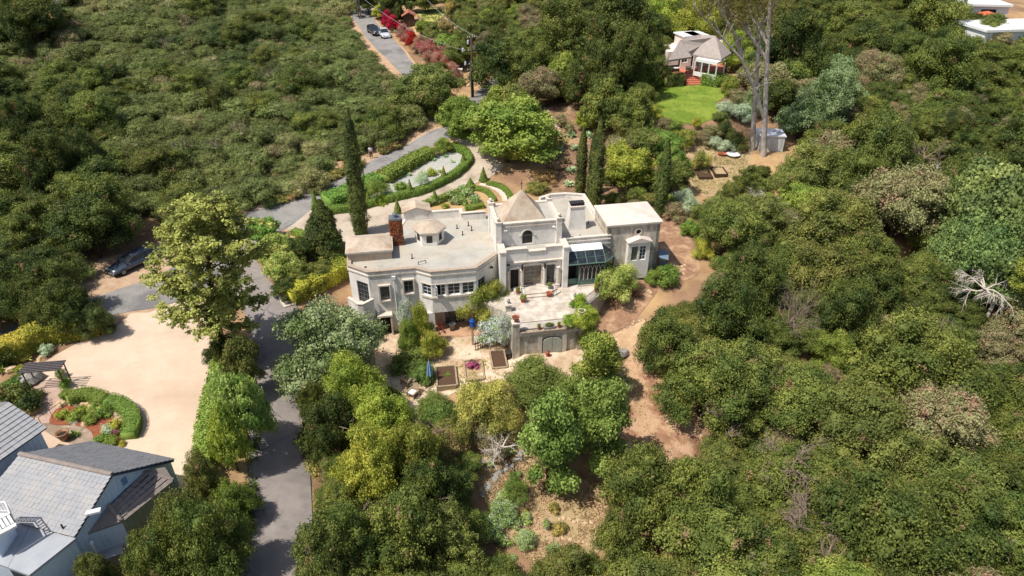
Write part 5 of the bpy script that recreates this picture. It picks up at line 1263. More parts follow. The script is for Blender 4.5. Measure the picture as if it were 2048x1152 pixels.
# ---------------------------------------------------------------- vehicles
def car(label, x, y, rz, paint, L_=4.7, Wd=1.82, Hh=1.45, wagon=False, name='parked_car', suv=False, cat='car', z=None):
    t = thing(name, label, cat, (x, y, T(x, y)+.06 if z is None else z), rz)
    hw = Wd/2; l = L_/2
    # stations along the car: x, half width at sill, half width at belt, belt height, bonnet height
    bz = .95 if suv else .86
    st = [(-l, .80, .62, .52), (-l*.93, .93, .74, .70), (-l*.70, .99, .90, bz*.96), (-l*.35, 1, .96, bz), (l*.05, 1, .96, bz), (l*.38, 1, .95, bz*.97), (l*.55, .99, .90, bz*.93), (l*.88, .95, .82, bz*.80), (l*.98, .86, .70, .58), (l, .78, .6, .46)]
    st[0] = (-l, .82, .66, .60 if not wagon else .8); st[1] = (-l*.95, .94, .80, bz*.96)
    mb = MB(); n = len(st)
    for (sx, a, b, zt) in st:
        mb.v += [(sx, -hw*a, .24), (sx, -hw*a*1.01, .5), (sx, -hw*b, zt), (sx, -hw*b*.6, zt+.035), (sx, 0, zt+.05), (sx, hw*b*.6, zt+.035), (sx, hw*b, zt), (sx, hw*a*1.01, .5), (sx, hw*a, .24)]
    for i in range(n-1):
        for j in range(8): mb.f.append((i*9+j, i*9+j+1, (i+1)*9+j+1, (i+1)*9+j))
        mb.f.append((i*9+8, i*9, (i+1)*9, (i+1)*9+8))
    mb.f.append(tuple(range(9))); mb.f.append(tuple(range((n-1)*9, n*9))[::-1])
    bpy_me = mb.mesh('body', True); body = mesh_obj('body', bpy_me, paint, t)
    md = body.modifiers.new('sub', 'SUBSURF'); md.levels = 1; md.render_levels = 1
    # cabin of glass and roof
    x0, x1, x2, x3 = (-l*.95, -l*.74, l*.02, l*.42) if (wagon or suv) else (-l*.72, -l*.42, l*.08, l*.42)
    cb = MB(); zb, zt = bz-.01, Hh-.05
    bot = [(x0, -hw*.86), (x3, -hw*.84), (x3, hw*.84), (x0, hw*.86)]; top = [(x1, -hw*.66), (x2, -hw*.66), (x2, hw*.66), (x1, hw*.66)]
    cb.v = [(a, b, zb) for a, b in bot] + [(a, b, zt) for a, b in top]; cb.f = [(0, 1, 5, 4), (1, 2, 6, 5), (2, 3, 7, 6), (3, 0, 4, 7), (4, 5, 6, 7)]
    cb.build('windows', glass, t)
    rf = MB(); rf.v = [(x1-.06, -hw*.68, zt), (x2+.05, -hw*.68, zt), (x2+.05, hw*.68, zt), (x1-.06, hw*.68, zt), (x1, -hw*.55, Hh), (x2-.1, -hw*.55, Hh), (x2-.1, hw*.55, Hh), (x1, hw*.55, Hh)]
    rf.f = [(0, 1, 5, 4), (1, 2, 6, 5), (2, 3, 7, 6), (3, 0, 4, 7), (4, 5, 6, 7), (3, 2, 1, 0)]; rf.build('roof', paint, t)
    for s in (-1, 1):
        pl = MB()
        for (a, b) in (((x3, .85), (x2+.03, .67)), ((x0, .87), (x1-.03, .67)), (((x0+x3)/2-.1, .865), ((x1+x2)/2-.05, .675))):
            pl.cyl((a[0], s*hw*a[1], zb), (b[0], s*hw*b[1], zt+.01), .035, .03, 4)
        if wagon or suv: pl.cyl((x0+.75, s*hw*.868, zb), (x1+.55, s*hw*.675, zt+.01), .05, .04, 4)
        pl.build('pillar', paint, t)
        MB().box((x3-.25, s*(hw+.02), bz+.06), (.2, .2, .13)).build('wing_mirror', paint, t)
        MB().box((l*.93, s*hw*.62, .66 if not suv else .76), (.2, .34, .13), -s*.25).build('headlight', mat('lamp_glass', srgb(210,214,218), None, rough=.1), t)
        MB().box((-l*.955, s*hw*.68, .74), (.12, .3, .14), s*.2).build('tail_light', mat('tail_glass', srgb(120,20,18), None, rough=.2), t)
        for ax in (-l*.62, l*.63):
            w = empty('wheel', (ax, s*(hw-.1), .33), 0, t); MB().cyl((0, -.1, 0), (0, .1, 0), .335, .335, 18).build('tyre', mat('tyre', srgb(30,30,32), srgb(40,40,42)), w)
            MB().cyl((0, -.11, 0), (0, .11, 0), .22, .22, 12).build('rim', grey_metal, w)
    MB().box((l*.985, 0, .42), (.06, Wd*.5, .2)).build('grille', dark_metal, t)
    MB().box((l*.99+.02, 0, .36), (.02, .42, .11)).build('number_plate', white_paint, t); MB().box((-l*1.0-.01, 0, .55), (.02, .42, .11)).build('number_plate', white_paint, t)
    return t
cp = lambda n, c: mat(n, srgb(*c), None, rough=.25, spec=.5, metal=.3, coat=.7)
def heading(u0, v0, u1, v1): a = P(u0, v0); b = P(u1, v1); return math.atan2(b[1]-a[1], b[0]-a[0])
h = heading(300, 510, 235, 540)
x, y = P(268, 533); car('slate grey estate car parked on the roadside pull-out', x, y, h, cp('slate_blue_paint', (70,80,94)), 4.95, 1.88, 1.42, wagon=True)
h = heading(748, 40, 800, 110)
x, y = P(769, 73); wc = car('white sedan standing in the lane with its door open', x, y, h, cp('white_car_paint', (226,228,232)), 4.8, 1.85, 1.46)
dr = empty('open_door', (.75, -.95, 0), math.radians(-60), wc); mb = MB(); mb.b2(-1.05, 0, -.03, .03, .35, .88); mb.build('door_panel', cp('white_car_paint', (226,228,232)), dr); MB().prism([(-.95, -.02), (-.15, -.02), (-.15, .02), (-.95, .02)], .89, [1.3, 1.2, 1.2, 1.3]).build('door_window', glass, dr)
x, y = P(749, 68); car('dark car nosed into the bushes beside the white sedan', x, y, h + .15, cp('dark_car_paint', (52,52,60)), 4.6, 1.8, 1.5, suv=True)
x, y = P(410, 447); car('silver car on the road mostly hidden behind the sycamore crown', x, y, heading(380, 470, 450, 445)+math.pi, cp('silver_car_paint', (170,176,184)), 4.6, 1.8, 1.45)
x, y = P(80, 612); car('white car under the dark oak at the roadside', x, y, heading(60, 625, 150, 600), cp('white_car_paint', (226,228,232)), 4.6, 1.8, 1.5, suv=True)

# ---------------------------------------------------------------- person by the road
def skin_body(name, verts, edges, radii, m, parent, root=0, sub=2):
    me = bpy.data.meshes.new(name); me.from_pydata(verts, edges, []); me.update()
    o = mesh_obj(name, me, None, parent); md = o.modifiers.new('skin', 'SKIN')
    for i, r in enumerate(radii): me.skin_vertices[0].data[i].radius = (r, r) if not hasattr(r, '__len__') else r; 
    me.skin_vertices[0].data[root].use_root = True
    ss = o.modifiers.new('sub', 'SUBSURF'); ss.levels = sub; ss.render_levels = sub
    dg = bpy.context.evaluated_depsgraph_get(); dg.update(); ev = o.evaluated_get(dg)
    nm = bpy.data.meshes.new_from_object(ev); o.modifiers.clear(); o.data = nm; nm.materials.clear(); nm.materials.append(m)
    for p in nm.polygons: p.use_smooth = True
    return o
px_, py_ = P(743, 317); pz = T(px_, py_) + .03
person = thing('person', 'person in a white shirt and dark trousers standing at the roadside', 'person', (px_, py_, pz), math.radians(20))
skin = mat('skin', srgb(196,150,124), srgb(186,140,114), scale=6, rough=.6); shirt = mat('white_shirt', srgb(226,228,234), srgb(210,212,220), scale=5, rough=.8); trou = mat('dark_trousers', srgb(46,48,58), srgb(38,40,50), scale=5, rough=.9); hair = mat('dark_hair', srgb(50,40,34), None)
V = [(0, 0, .96), (0, .01, 1.18), (0, .01, 1.42), (0, .0, 1.53), (0, -.02, 1.66), (.10, 0, .92), (.11, -.02, .50), (.12, .02, .09), (.12, -.13, .04), (-.10, 0, .92), (-.12, .02, .50), (-.12, .05, .09), (-.12, -.10, .04), (.19, .01, 1.42), (.25, .0, 1.14), (.17, -.16, 1.02), (.10, -.22, 1.06), (-.19, .01, 1.42), (-.26, .02, 1.13), (-.25, -.03, .88), (-.25, -.05, .80)]
E_ = [(0, 1), (1, 2), (2, 3), (3, 4), (0, 5), (5, 6), (6, 7), (7, 8), (0, 9), (9, 10), (10, 11), (11, 12), (2, 13), (13, 14), (14, 15), (15, 16), (2, 17), (17, 18), (18, 19), (19, 20)]
Rr = [(.15, .11), (.14, .11), (.16, .11), .06, (.09, .11), .10, .065, .05, .04, .10, .065, .05, .04, .06, .045, .035, .035, .06, .045, .035, .035]
body = skin_body('body', V, E_, Rr, skin, person)
VT = [(0, 0, .98), (.10, 0, .90), (.11, -.02, .50), (.12, .02, .14), (-.10, 0, .90), (-.12, .02, .50), (-.12, .05, .14)]
skin_body('trousers', VT, [(0, 1), (1, 2), (2, 3), (0, 4), (4, 5), (5, 6)], [(.17, .13), .115, .085, .075, .115, .085, .075], trou, person)
VS = [(0, 0, .98), (0, .01, 1.20), (0, .01, 1.43), (.20, .01, 1.42), (.255, .0, 1.22), (-.20, .01, 1.42), (-.265, .02, 1.22)]
skin_body('shirt', VS, [(0, 1), (1, 2), (2, 3), (3, 4), (2, 5), (5, 6)], [(.18, .135), (.17, .13), (.18, .13), .08, .07, .08, .07], shirt, person)
MB().ball((0, .0, 1.70), .125, 12, 1.05).build('hair', hair, person, smooth=True)
mb = MB(); mb.ball((0, -.12, 1.63), .02, 6); mb.build('nose', skin, person)
for s in (-1, 1):
    mb = MB(); mb.ball((s*.12, -.06, .04), .06, 8, .6); mb.ball((s*.12, -.13, .04), .055, 8, .6); mb.build('shoe', dark_metal, person, smooth=True)
    MB().ball((s*.035, -.112, 1.67), .013, 6).build('eye', dark_metal, person)
    hx_, hy_, hz_ = ((.09, -.24, 1.07) if s > 0 else (-.25, -.06, .76)); mb = MB()
    for k in range(4): mb.cyl((hx_+.018*(k-1.5), hy_, hz_), (hx_+.018*(k-1.5), hy_-.03, hz_-.07+.005*k), .009, .007, 5)
    mb.cyl((hx_-.03*s, hy_, hz_+.02), (hx_-.045*s, hy_-.03, hz_-.03), .01, .008, 5)
    o = mb.build('fingers', skin, person); o['kind'] = 'stuff'

# ---------------------------------------------------------------- poles and wires
def pole(label, u, v, vt, r, arms, z=None, y=None, group=None):
    x, yy = P(u, v); zb = T(x, yy); _, zt = at_y(u, vt, yy)
    t = thing('utility_pole', label, 'utility pole', (x, yy, zb))
    MB().cyl((0, 0, -.5), (0, 0, zt-zb), r, r*.7, 10).build('pole', timber_dark, t, smooth=True); return t, x, yy, zb, zt
UP, ux, uy, uz, ut = pole('tall wooden utility pole with crossarms and transformers beside the road', 946, 195, 72, .19, 3)
H_ = ut - uz
arm_ang = math.radians(20)
for k, (zz, w) in enumerate(((H_-.3, 1.2), (H_-2.2, 2.6), (H_-4.2, 2.2), (H_*.45, 1.6))):
    a = MB().box((0, .18, zz), (w, .12, .14), arm_ang).build('crossarm', timber_dark, UP)
    for s in (-.45, -.2, .2, .45):
        mb = MB(); mb.cyl((s*w*math.cos(arm_ang), .18+s*w*math.sin(arm_ang), zz+.07), (s*w*math.cos(arm_ang), .18+s*w*math.sin(arm_ang), zz+.28), .05, .04, 6); mb.build('insulator', white_paint, a)
for k, (dx, dz) in enumerate(((-.5, H_-.9), (.35, H_-1.7), (-1.3, H_-2.0), (-1.0, H_-4.0))):
    mb = MB(); mb.lathe((dx, .25, dz-.35), [(.12, 0), (.17, .05), (.17, .5), (.1, .58)], 10); mb.cyl((dx, .25, dz+.2), (dx, .25, dz+.38), .04, .03, 6); mb.build('transformer', mat('transformer_grey', srgb(188,192,198), srgb(170,174,180), scale=5, rough=.4), UP, smooth=False)
MB().cyl((-.26, .0, .0), (-.22, .05, H_*.62), .07, .07, 8).build('conduit', grey_metal, UP); MB().cyl((-.24, -.2, .0), (-.2, -.16, H_*.5), .05, .05, 8).build('conduit', grey_metal, UP)
MB().cyl((.05, .1, H_-3.0), (1.3, 3.2, .0), .025, .025, 5).build('guy_wire', grey_metal, UP)
x, y = P(720, 38); t = thing('utility_pole', 'slim grey pair of poles rising at the edge of the far lane', 'utility pole', (x, y, T(x, y)))
for dx in (-.12, .3): MB().cyl((dx, 0, -.3), (dx-.5, 0, 12.5), .13, .1, 8).build('pole', mat('silvered_pole', srgb(150,142,140), srgb(122,114,112), scale=3), t, smooth=True)
def wire(label, a, b, sag=1.2, r=.022, m=None, group=None):
    a, b = Vector(a), Vector(b); pts = [a + (b-a)*(i/24) - Vector((0, 0, sag*4*(i/24)*(1-i/24))) for i in range(25)]
    mb = MB(); mb.tube(pts, r, 5); o = mb.build('overhead_wire', m or mat('pale_wire', srgb(170,170,172), None, rough=.5)); tag(o, label, 'wire', group)
fx, fy = at_z(755, -20, 19); gx, gy = at_z(790, -20, 19)
wire('pale overhead wire crossing to the far road, upper of two', (ux+.9, uy+.3, ut-.2), (gx+2, gy+4, 19.5), 1.0)
wire('pale overhead wire crossing to the far road, lower of two', (ux-1.1, uy-.2, ut-2.0), (fx-4, fy+2, 18.6), 1.2)
dk = mat('dark_wire', srgb(70,70,72), None, rough=.6)
for k, (v0, w0) in enumerate(((448, 'upper'), (470, 'lower'))):
    ex, ey = at_y(-60, v0 + 40*0 + 30*k + 30, 55)
    wire('dark overhead wire over the scrub hillside to the pole, %s of the pair' % w0, (ux-.4+.5*k, uy-.2, uz + H_*.45), (ex, 55, at_y(-60, v0+55+26*k, 55)[1]), 3.0, .02, dk)
    wire('thin wire high over the left hillside, %s one' % w0, (ux-.2+.5*k, uy, uz + H_*.62), (at_y(-80, 175+150*k+120, 70)[0], 70, at_y(-80, 175+150*k-40*k+130, 70)[1]), 4.5, .016, dk)
wire('wire sagging from the pole towards the dark trees on its right', (ux+.7, uy+.2, uz+H_*.42), (ux+16, uy+9, uz+8), .8, .018, dk)

# ---------------------------------------------------------------- far house with lawn
FZ = 7.0
FS = lambda a, b: (1310 + a/9.6, 60 + b/9.6)
fh = thing('far_house', 'low white house with a brown-grey roof behind the lawn', 'house', (29.5, 112, 0))
FC = Vector((29.5, 112, 0))
shing = mat('far_shingles', srgb(164,152,144), srgb(144,134,126), scale=2.5, rough=.9)
pk = mat('far_wall', srgb(232,216,206), srgb(220,204,194), scale=2, rough=.8)
def pp(a, b, z): return W3(*FS(a, b), z) - FC
e0, e1, e2, e3, e4 = pp(250, 580, 9.6), pp(700, 515, 9.6), pp(700, 462, 9.6), pp(1280, 560, 9.6), pp(1470, 440, 9.6)
r0, r1, r2 = pp(480, 190, 11.6), pp(870, 82, 11.9), pp(1160, 110, 11.9)
mb = MB(); mb.v = [tuple(p) for p in (e0, e1, e2, e3, e4, r2, r1, r0)]; m1 = pp(930, 250, 10.9); mb.v.append(tuple(m1))
mb.f = [(0, 1, 2, 8, 7), (2, 3, 8), (3, 4, 5, 8), (8, 5, 6, 7)]
nb = len(mb.v); mb.v += [(v[0], v[1], v[2]-.25) for v in mb.v]; mb.f += [tuple(nb + i for i in f)[::-1] for f in mb.f[:]]
edge = [0, 1, 2, 3, 4, 5, 6, 7]
for i in range(8): a, b = edge[i], edge[(i+1) % 8]; mb.f.append((a, nb+a, nb+b, b))
rf = mb.build('roof', shing, fh)
w0, w1 = pp(215, 735, 6.9), pp(760, 715, 6.9)
wall_run('front_wall', (w0.x, w0.y), (w1.x, w1.y), 6.2, 9.45, [(1.9, 2.3, 7.0, 9.0), (2.45, 3.4, 7.7, 8.9), (4.0, 4.4, 7.0, 9.1), (4.7, 5.1, 7.0, 9.1)], parent=fh, m=pk)
wv = (w1 - w0); Lw = math.hypot(wv.x, wv.y)
for s0, s1, a, b, nm in ((1.9, 2.3, 7.0, 9.0, 'door'), (2.45, 3.4, 7.7, 8.9, 'window'), (4.0, 4.4, 7.0, 9.1, 'door'), (4.7, 5.1, 7.0, 9.1, 'door')):
    window_in((w0.x, w0.y), (w1.x, w1.y), s0, s1, a, b, 2 if nm == 'window' else 1, 1, nm, parent=fh, fm=white_paint)
w2 = pp(1300, 640, 7.0); wall_run('front_wall', (w1.x+.1, w1.y), (w2.x+2, w2.y+3), 6.2, 9.4, [(1.2, 1.9, 7.2, 9.0), (2.4, 3.0, 7.2, 9.0)], parent=fh, m=pk)
for s0, s1 in ((1.2, 1.9), (2.4, 3.0)): window_in((w1.x+.1, w1.y), (w2.x+2, w2.y+3), s0, s1, 7.2, 9.0, 1, 1, 'window', parent=fh, fm=white_paint)
MB().prism([(w0.x, w0.y+.4), (w1.x, w1.y+.4), (w2.x+2, w2.y+3.4), (w2.x+2, w2.y+8), (w0.x, w0.y+7)], 5.5, 9.3).build('rear_walls', pk, fh)
pg = thing('white_pergola', 'white timber pergola on the brick patio of the far house', 'pergola', (FC.x, FC.y, 0))
p0, p1, p2, p3 = pp(780, 560, 9.2), pp(1200, 640, 9.2), pp(1350, 580, 9.2), pp(880, 495, 9.2)
mb = MB(); mb.prism([(p.x, p.y) for p in (p0, p1, p2, p3)], 9.2, 9.32); mb.build('pergola_roof', white_paint, pg)
mb = MB(); mb.prism([(p0.x, p0.y), (p1.x, p1.y), (p1.x+.1, p1.y+.12), (p0.x+.1, p0.y+.12)], 8.9, 9.19); mb.build('beam', white_paint, pg)
for t_ in (0, .33, .66, 1): p = p0 + (p1-p0)*t_; MB().box((p.x, p.y+.1, 7.8), (.16, .16, 2.19)).build('post', white_paint, pg)
for t_ in (0, 1): p = p3 + (p2-p3)*t_; MB().box((p.x, p.y-.1, 7.8), (.16, .16, 2.19)).build('post', white_paint, pg)
MB().prism([(p0.x, p0.y), (p1.x, p1.y), (p1.x+.1, p1.y+.1), (p0.x+.1, p0.y+.1)], 6.75, 7.35).build('low_panel', white_paint, pg)
brick_m = mat('red_brick_paving', srgb(196,124,100), srgb(176,106,84), scale=6, rough=.9)
pt = thing('brick_patio', 'red brick patio with broad brick steps down to the lawn', 'patio', (FC.x, FC.y, 0))
qa = [pp(150, 850, 6.7), pp(560, 860, 6.7), pp(780, 860, 6.7), pp(1250, 880, 6.7)]
MB().prism([(qa[0].x, qa[0].y), (qa[1].x, qa[1].y), (qa[2].x, qa[2].y), (qa[3].x+.5, qa[3].y), (w2.x+1, w2.y+2), (w1.x, w1.y), (w0.x, w0.y)], 4.5, 6.75).build('patio_floor', brick_m, pt)
sa, sb = qa[1], qa[2]
for k in range(5):
    d = Vector((.10, -1, 0)).normalized() * .34
    s0 = sa + d*k; s1 = sb + d*k + Vector((.22*k, 0, 0)); s2, s3 = s1 + d, s0 + d
    MB().prism([(s0.x, s0.y), (s1.x, s1.y), (s2.x+.1, s2.y), (s3.x, s3.y)], 4.5, 6.6-.22*k).build('brick_step', brick_m, pt)
gr = W3(*FS(635, 800), 7.0); t = thing('barrel_grill', 'grey lidded garden grill on the brick patio', 'grill', (gr.x, gr.y, 6.76)); MB().b2(-.4, .4, -.25, .25, .55, .9).build('firebox', grey_metal, t); MB().b2(-.42, .42, -.27, .27, .9, 1.05).build('lid', white_metal, t)
for s in (-.3, .3): MB().box((s, 0, .28), (.06, .3, .55)).build('leg', dark_metal, t)
for k, (a, b, lb) in enumerate(((270, 780, 'dark outdoor sofa with blue cushions on the brick patio'), (400, 770, 'outdoor lounge chair with pale cushions beside the dark sofa'))):
    g = W3(*FS(a, b), 6.9); t = thing('garden_sofa', lb, 'garden seat', (g.x, g.y, 6.76), .2); w_ = 1.6 if k == 0 else .9
    MB().b2(-w_/2, w_/2, -.35, .35, .12, .4).build('seat_base', dark_metal, t); MB().b2(-w_/2, w_/2, .3, .42, .4, .85).build('backrest', dark_metal, t)
    MB().b2(-w_/2+.05, w_/2-.05, -.32, .28, .41, .53).build('cushion', cp('x', (1, 1, 1)) if False else mat('cushion_%d' % k, srgb(60,72,110) if k == 0 else srgb(220,206,196)), t)
# white roofed sheds behind that house
for a, b, w_, lb in ((640, 30, 3, 'white flat roof seen through leaves left behind the far house'), (800, 30, 2.5, 'white awning frame behind the roof of the far house')):
    g = W3(*FS(a, b), 11.5); t = thing('outbuilding', lb, 'outbuilding', (g.x, g.y, 0), .3); MB().b2(-w_/2, w_/2, -1.5, 1.5, 7.5, 11).build('wall', pk, t); MB().b2(-w_/2-.2, w_/2+.2, -1.8, 1.8, 11, 11.2).build('roof', white_paint, t)
# top right modern white buildings
for (u, v, z, w_, d_, lb, rz_) in ((1952, 12, 17.0, 11, 6, 'white walled modern house with a flat white roof among trees at the top', -.1), (2045, 62, 14.5, 12, 7, 'white garden building with a long white roof edge below the modern house', .12)):
    x, y = P(u, v, 3.0); z = T(x, y) + 3.0; t = thing('white_building', lb, 'building', (x, y, 0), rz_)
    MB().b2(-w_/2, w_/2, 0, d_, 5, z).build('wall', white_paint, t); MB().b2(-w_/2-.3, w_/2+.3, -.4, d_+.3, z, z+.35).build('roof', white_paint, t)
    MB().b2(w_*.1, w_*.32, -.03, 0, z-2.6, z-.5).build('window', glass, t); MB().b2(-w_*.35, -w_*.25, -.03, 0, z-2.6, z-.5).build('door', glass, t)
x, y = P(1975, 27, 2.6); t = thing('patio_umbrella', 'rusty orange patio umbrella before the white modern house', 'umbrella', (x, y, T(x, y))); hh = 2.6
MB().cyl((0, 0, -.2), (0, 0, hh), .05, .05, 6).build('pole', dark_metal, t); mb = MB(); mb.cyl((0, 0, hh-.1), (0, 0, hh+.4), 1.8, .05, 8); mb.build('canopy', mat('orange_canvas', srgb(196,100,70), None), t)

# ---------------------------------------------------------------- sheds
sx, sy = -20.2, 141.2; t = thing('wooden_shed', 'brown wooden shed with a reddish gable roof by the far lane', 'shed', (sx, sy, T(sx, sy)), .15)
MB().b2(-1.1, 1.1, 0, 3.2, 0, 2.1).build('wall', timber_dark, t)
for k in range(6): MB().b2(-1.1+.37*k+.02, -1.1+.37*(k+1)-.02, -.04, -.001, 0, 2.1).build('plank', timber_dark, t)
rm = mat('rusty_roof', srgb(172,112,88), srgb(142,86,66), scale=3)
for (a0, a1, z0, z1) in ((-1.4, 0, 2.0, 2.75), (0, 1.4, 2.75, 2.0)): MB().prism([(a0, -.3), (a1, -.3), (a1, 3.5), (a0, 3.5)], [z0, z1, z1, z0], [z0+.1, z1+.1, z1+.1, z0+.1]).build('roof', rm, t)
mb = MB(); mb.v = [(-1.1, -.0, 2.1), (1.1, 0, 2.1), (0, 0, 2.7)]; mb.f = [(0, 1, 2)]; mb.build('gable', timber_dark, t); MB().b2(-.35, .35, -.07, -.041, 0, 1.8).build('door', timber_dark, t)
x, y = P(1535, 303); y += 1.4; x += .4; t = thing('white_tank_shed', 'small white metal shed with a flat roof behind the eucalyptus trunks', 'shed', (x, y, T(x, y)), -.12)
MB().b2(-1.45, 1.75, -1.2, 1.6, -.6, 2.0).build('wall', mat('offwhite_metal', srgb(206,208,206), srgb(186,188,186), scale=1, rough=.6), t); MB().b2(-1.55, 1.85, -1.3, 1.7, 2.0, 2.14).build('roof', white_metal, t)
for k in range(5): MB().b2(-1.4+.66*k, -1.36+.66*k, -1.24, -1.201, -.3, 1.98).build('wall_rib', white_metal, t)
for k, (a, b) in enumerate(((.2, .3), (.7, -.2))): MB().cyl((a, b, 2.14), (a+.6, b+.25, 2.22), .06, .04, 5).build('fallen_bark', timber_dark, t)
# gate posts, sign, bin
for k, (u, v, lb) in enumerate(((921, 168, 'square stone gate post left of the utility pole'), (869, 118, 'slim timber post among the faded red hedge'))):
    x, y = P(u, v); t = thing('gate_post', lb, 'post', (x, y, T(x, y))); w_ = .35 if k == 0 else .09
    MB().b2(-w_, w_, -w_, w_, -.3, 2.3).build('shaft', stone if k == 0 else timber_dark, t); MB().b2(-w_-.06, w_+.06, -w_-.06, w_+.06, 2.3, 2.42).build('cap', trim if k == 0 else timber_dark, t)
x, y = P(963, 172); t = thing('warning_sign', 'small red and white sign board by the rocks below the dark oaks', 'sign', (x, y, T(x, y))); MB().b2(-.03, .03, -.03, .03, 0, 1.4).build('post', timber_dark, t); MB().b2(-.35, .35, -.06, -.031, 1.0, 1.5).build('red_panel', mat('sign_red', srgb(200,50,46), None), t); MB().b2(-.3, .3, -.06, -.031, .62, .98).build('white_panel', white_paint, t)
x, y = P(987, 62); t = thing('green_bin', 'green plastic bin among the orchard shrubs', 'bin', (x, y, T(x, y)));
MB().lathe((0, 0, 0), [(.42, 0), (.55, 1.3), (.6, 1.32), (.6, 1.42), (.1, 1.5)], 12).build('bin_body', mat('green_plastic', srgb(30,130,100), srgb(24,112,86), rough=.5), t, smooth=True); MB().cyl((0, 0, 1.5), (0, 0, 1.56), .2, .2, 10).build('lid_knob', dark_metal, t)
rock_row([(938, 172), (948, 168), (956, 172), (968, 176)], 9, .38, 'pale rock in the heap at the foot of the red and white sign', 'rocks heaped by the sign')

# ---------------------------------------------------------------- garden furniture and beds
def raised_bed(u, v, L_, w_, label, rz=HR+math.radians(90), fill=soil_m, h=.35, m=timber):
    x, y = P(u, v); zz = T(x, y); t = thing('raised_bed', label, 'raised bed', (x, y, zz), rz)
    for s in (-1, 1): MB().b2(-L_/2, L_/2, s*w_/2-.07, s*w_/2+.07, -.3, h).build('side_board', m, t); MB().b2(s*L_/2-.07, s*L_/2+.07, -w_/2+.071, w_/2-.071, -.3, h-.004).build('end_board', m, t)
    MB().b2(-L_/2+.06, L_/2-.06, -w_/2+.06, w_/2-.06, -.3, h-.12).build('soil', fill, t); return x, y, zz
raised_bed(997, 723, 2.5, 1.3, 'raised timber bed with bare soil in front of the terrace pier', HR + math.radians(88))
rbx, rby, rbz = raised_bed(893, 757, 2.7, 1.7, 'raised timber bed with seedlings beside the closed blue umbrella', HR + math.radians(88))
raised_bed(948, 742, 2.7, 1.6, 'weedy raised bed with pink flowers between the other two beds', HR + math.radians(88), fill=drygrass_m, h=.22)
raised_bed(1407, 350, 2.6, 1.6, 'dark sunken planting box in the dry upper garden, nearer the house', HR + math.radians(80), m=timber_dark, fill=timber_dark, h=.3)
raised_bed(1438, 345, 2.4, 1.5, 'dark sunken planting box in the dry upper garden, nearer the eucalyptus', HR + math.radians(80), m=timber_dark, fill=drygrass_m, h=.3)
x, y = P(861, 768); t = thing('closed_umbrella', 'closed pale blue parasol beside the raised bed of seedlings', 'parasol', (x, y, T(x, y)))
MB().cyl((0, 0, 0), (0, 0, 2.5), .03, .03, 8).build('pole', white_metal, t); MB().lathe((0, 0, 0), [(.3, 0), (.3, .06), (.05, .08)], 12).build('base', dark_metal, t)
mb = MB(); n = 16; pr = [(.05, 2.45), (.16, 2.1), (.24, 1.6), (.30, 1.0), (.02, 1.0)]
for (r_, z_) in pr:
    for i in range(n): a = 2*math.pi*i/n; q_ = r_*(1 if i % 2 else .62); mb.v.append((q_*math.cos(a), q_*math.sin(a), z_))
for q_ in range(len(pr)-1):
    for i in range(n): j = (i+1) % n; mb.f.append((q_*n+i, (q_+1)*n+i, (q_+1)*n+j, q_*n+j))
mb.build('canopy', mat('blue_canvas', srgb(140,170,196), srgb(120,152,182), scale=4, rough=.9), t)
def adirondack(u, v, rz, label, m, cush=None):
    x, y = P(u, v); t = thing('garden_chair', label, 'chair', (x, y, T(x, y)), rz)
    for i in range(5): MB().prism([(-.3+.125*i, -.35), (-.3+.125*i+.1, -.35), (-.3+.125*i+.1, .3), (-.3+.125*i, .3)], [.38, .38, .25, .25], [.41, .41, .28, .28]).build('seat_slat', m, t)
    for i in range(5):
        sl = empty('back_slat', (-.25+.125*i, .27, .26), 0, t); sl.rotation_euler = (math.radians(-25), 0, 0); MB().b2(-.05, .05, -.012, .012, 0, .85-.05*abs(i-2)).build('slat', m, sl)
    for s in (-1, 1):
        MB().b2(s*.36-.07, s*.36+.07, -.42, .35, .55, .58).build('armrest', m, t); MB().b2(s*.34-.04, s*.34+.04, -.38, -.3, 0, .549).build('leg', m, t); MB().b2(s*.34-.04, s*.34+.04, .25, .33, 0, .549).build('leg', m, t)
    if cush: MB().b2(-.28, .28, -.3, .25, .42, .5).build('cushion', cush, t)
adirondack(813, 768, math.radians(150), 'weathered grey slatted garden chair left of the round bush', timber)
adirondack(826, 792, math.radians(-30), 'grey slatted garden chair with a white cushion nearest the rosemary', timber, white_paint)
x, y = P(1466, 313); t = thing('white_basin', 'round white enamel basin on the dry ground left of the eucalyptus', 'basin', (x, y, T(x, y))); MB().lathe((0, 0, 0), [(.5, 0), (.85, .35), (.92, .36), (.8, .32), (.45, .08)], 16).build('bowl', white_metal, t, smooth=True); MB().cyl((0, 0, .08), (0, 0, .2), .4, .5, 12).build('contents', white_paint, t)
x, y = P(1444, 311); t = thing('red_tub', 'shallow reddish tub beside the white basin', 'tub', (x, y, T(x, y))); MB().lathe((0, 0, 0), [(.4, 0), (.6, .3), (.65, .31), (.55, .28), (.3, .08)], 14).build('bowl', terracotta, t, smooth=True); MB().cyl((0, 0, .05), (0, 0, .15), .3, .38, 12).build('contents', soil_m, t)
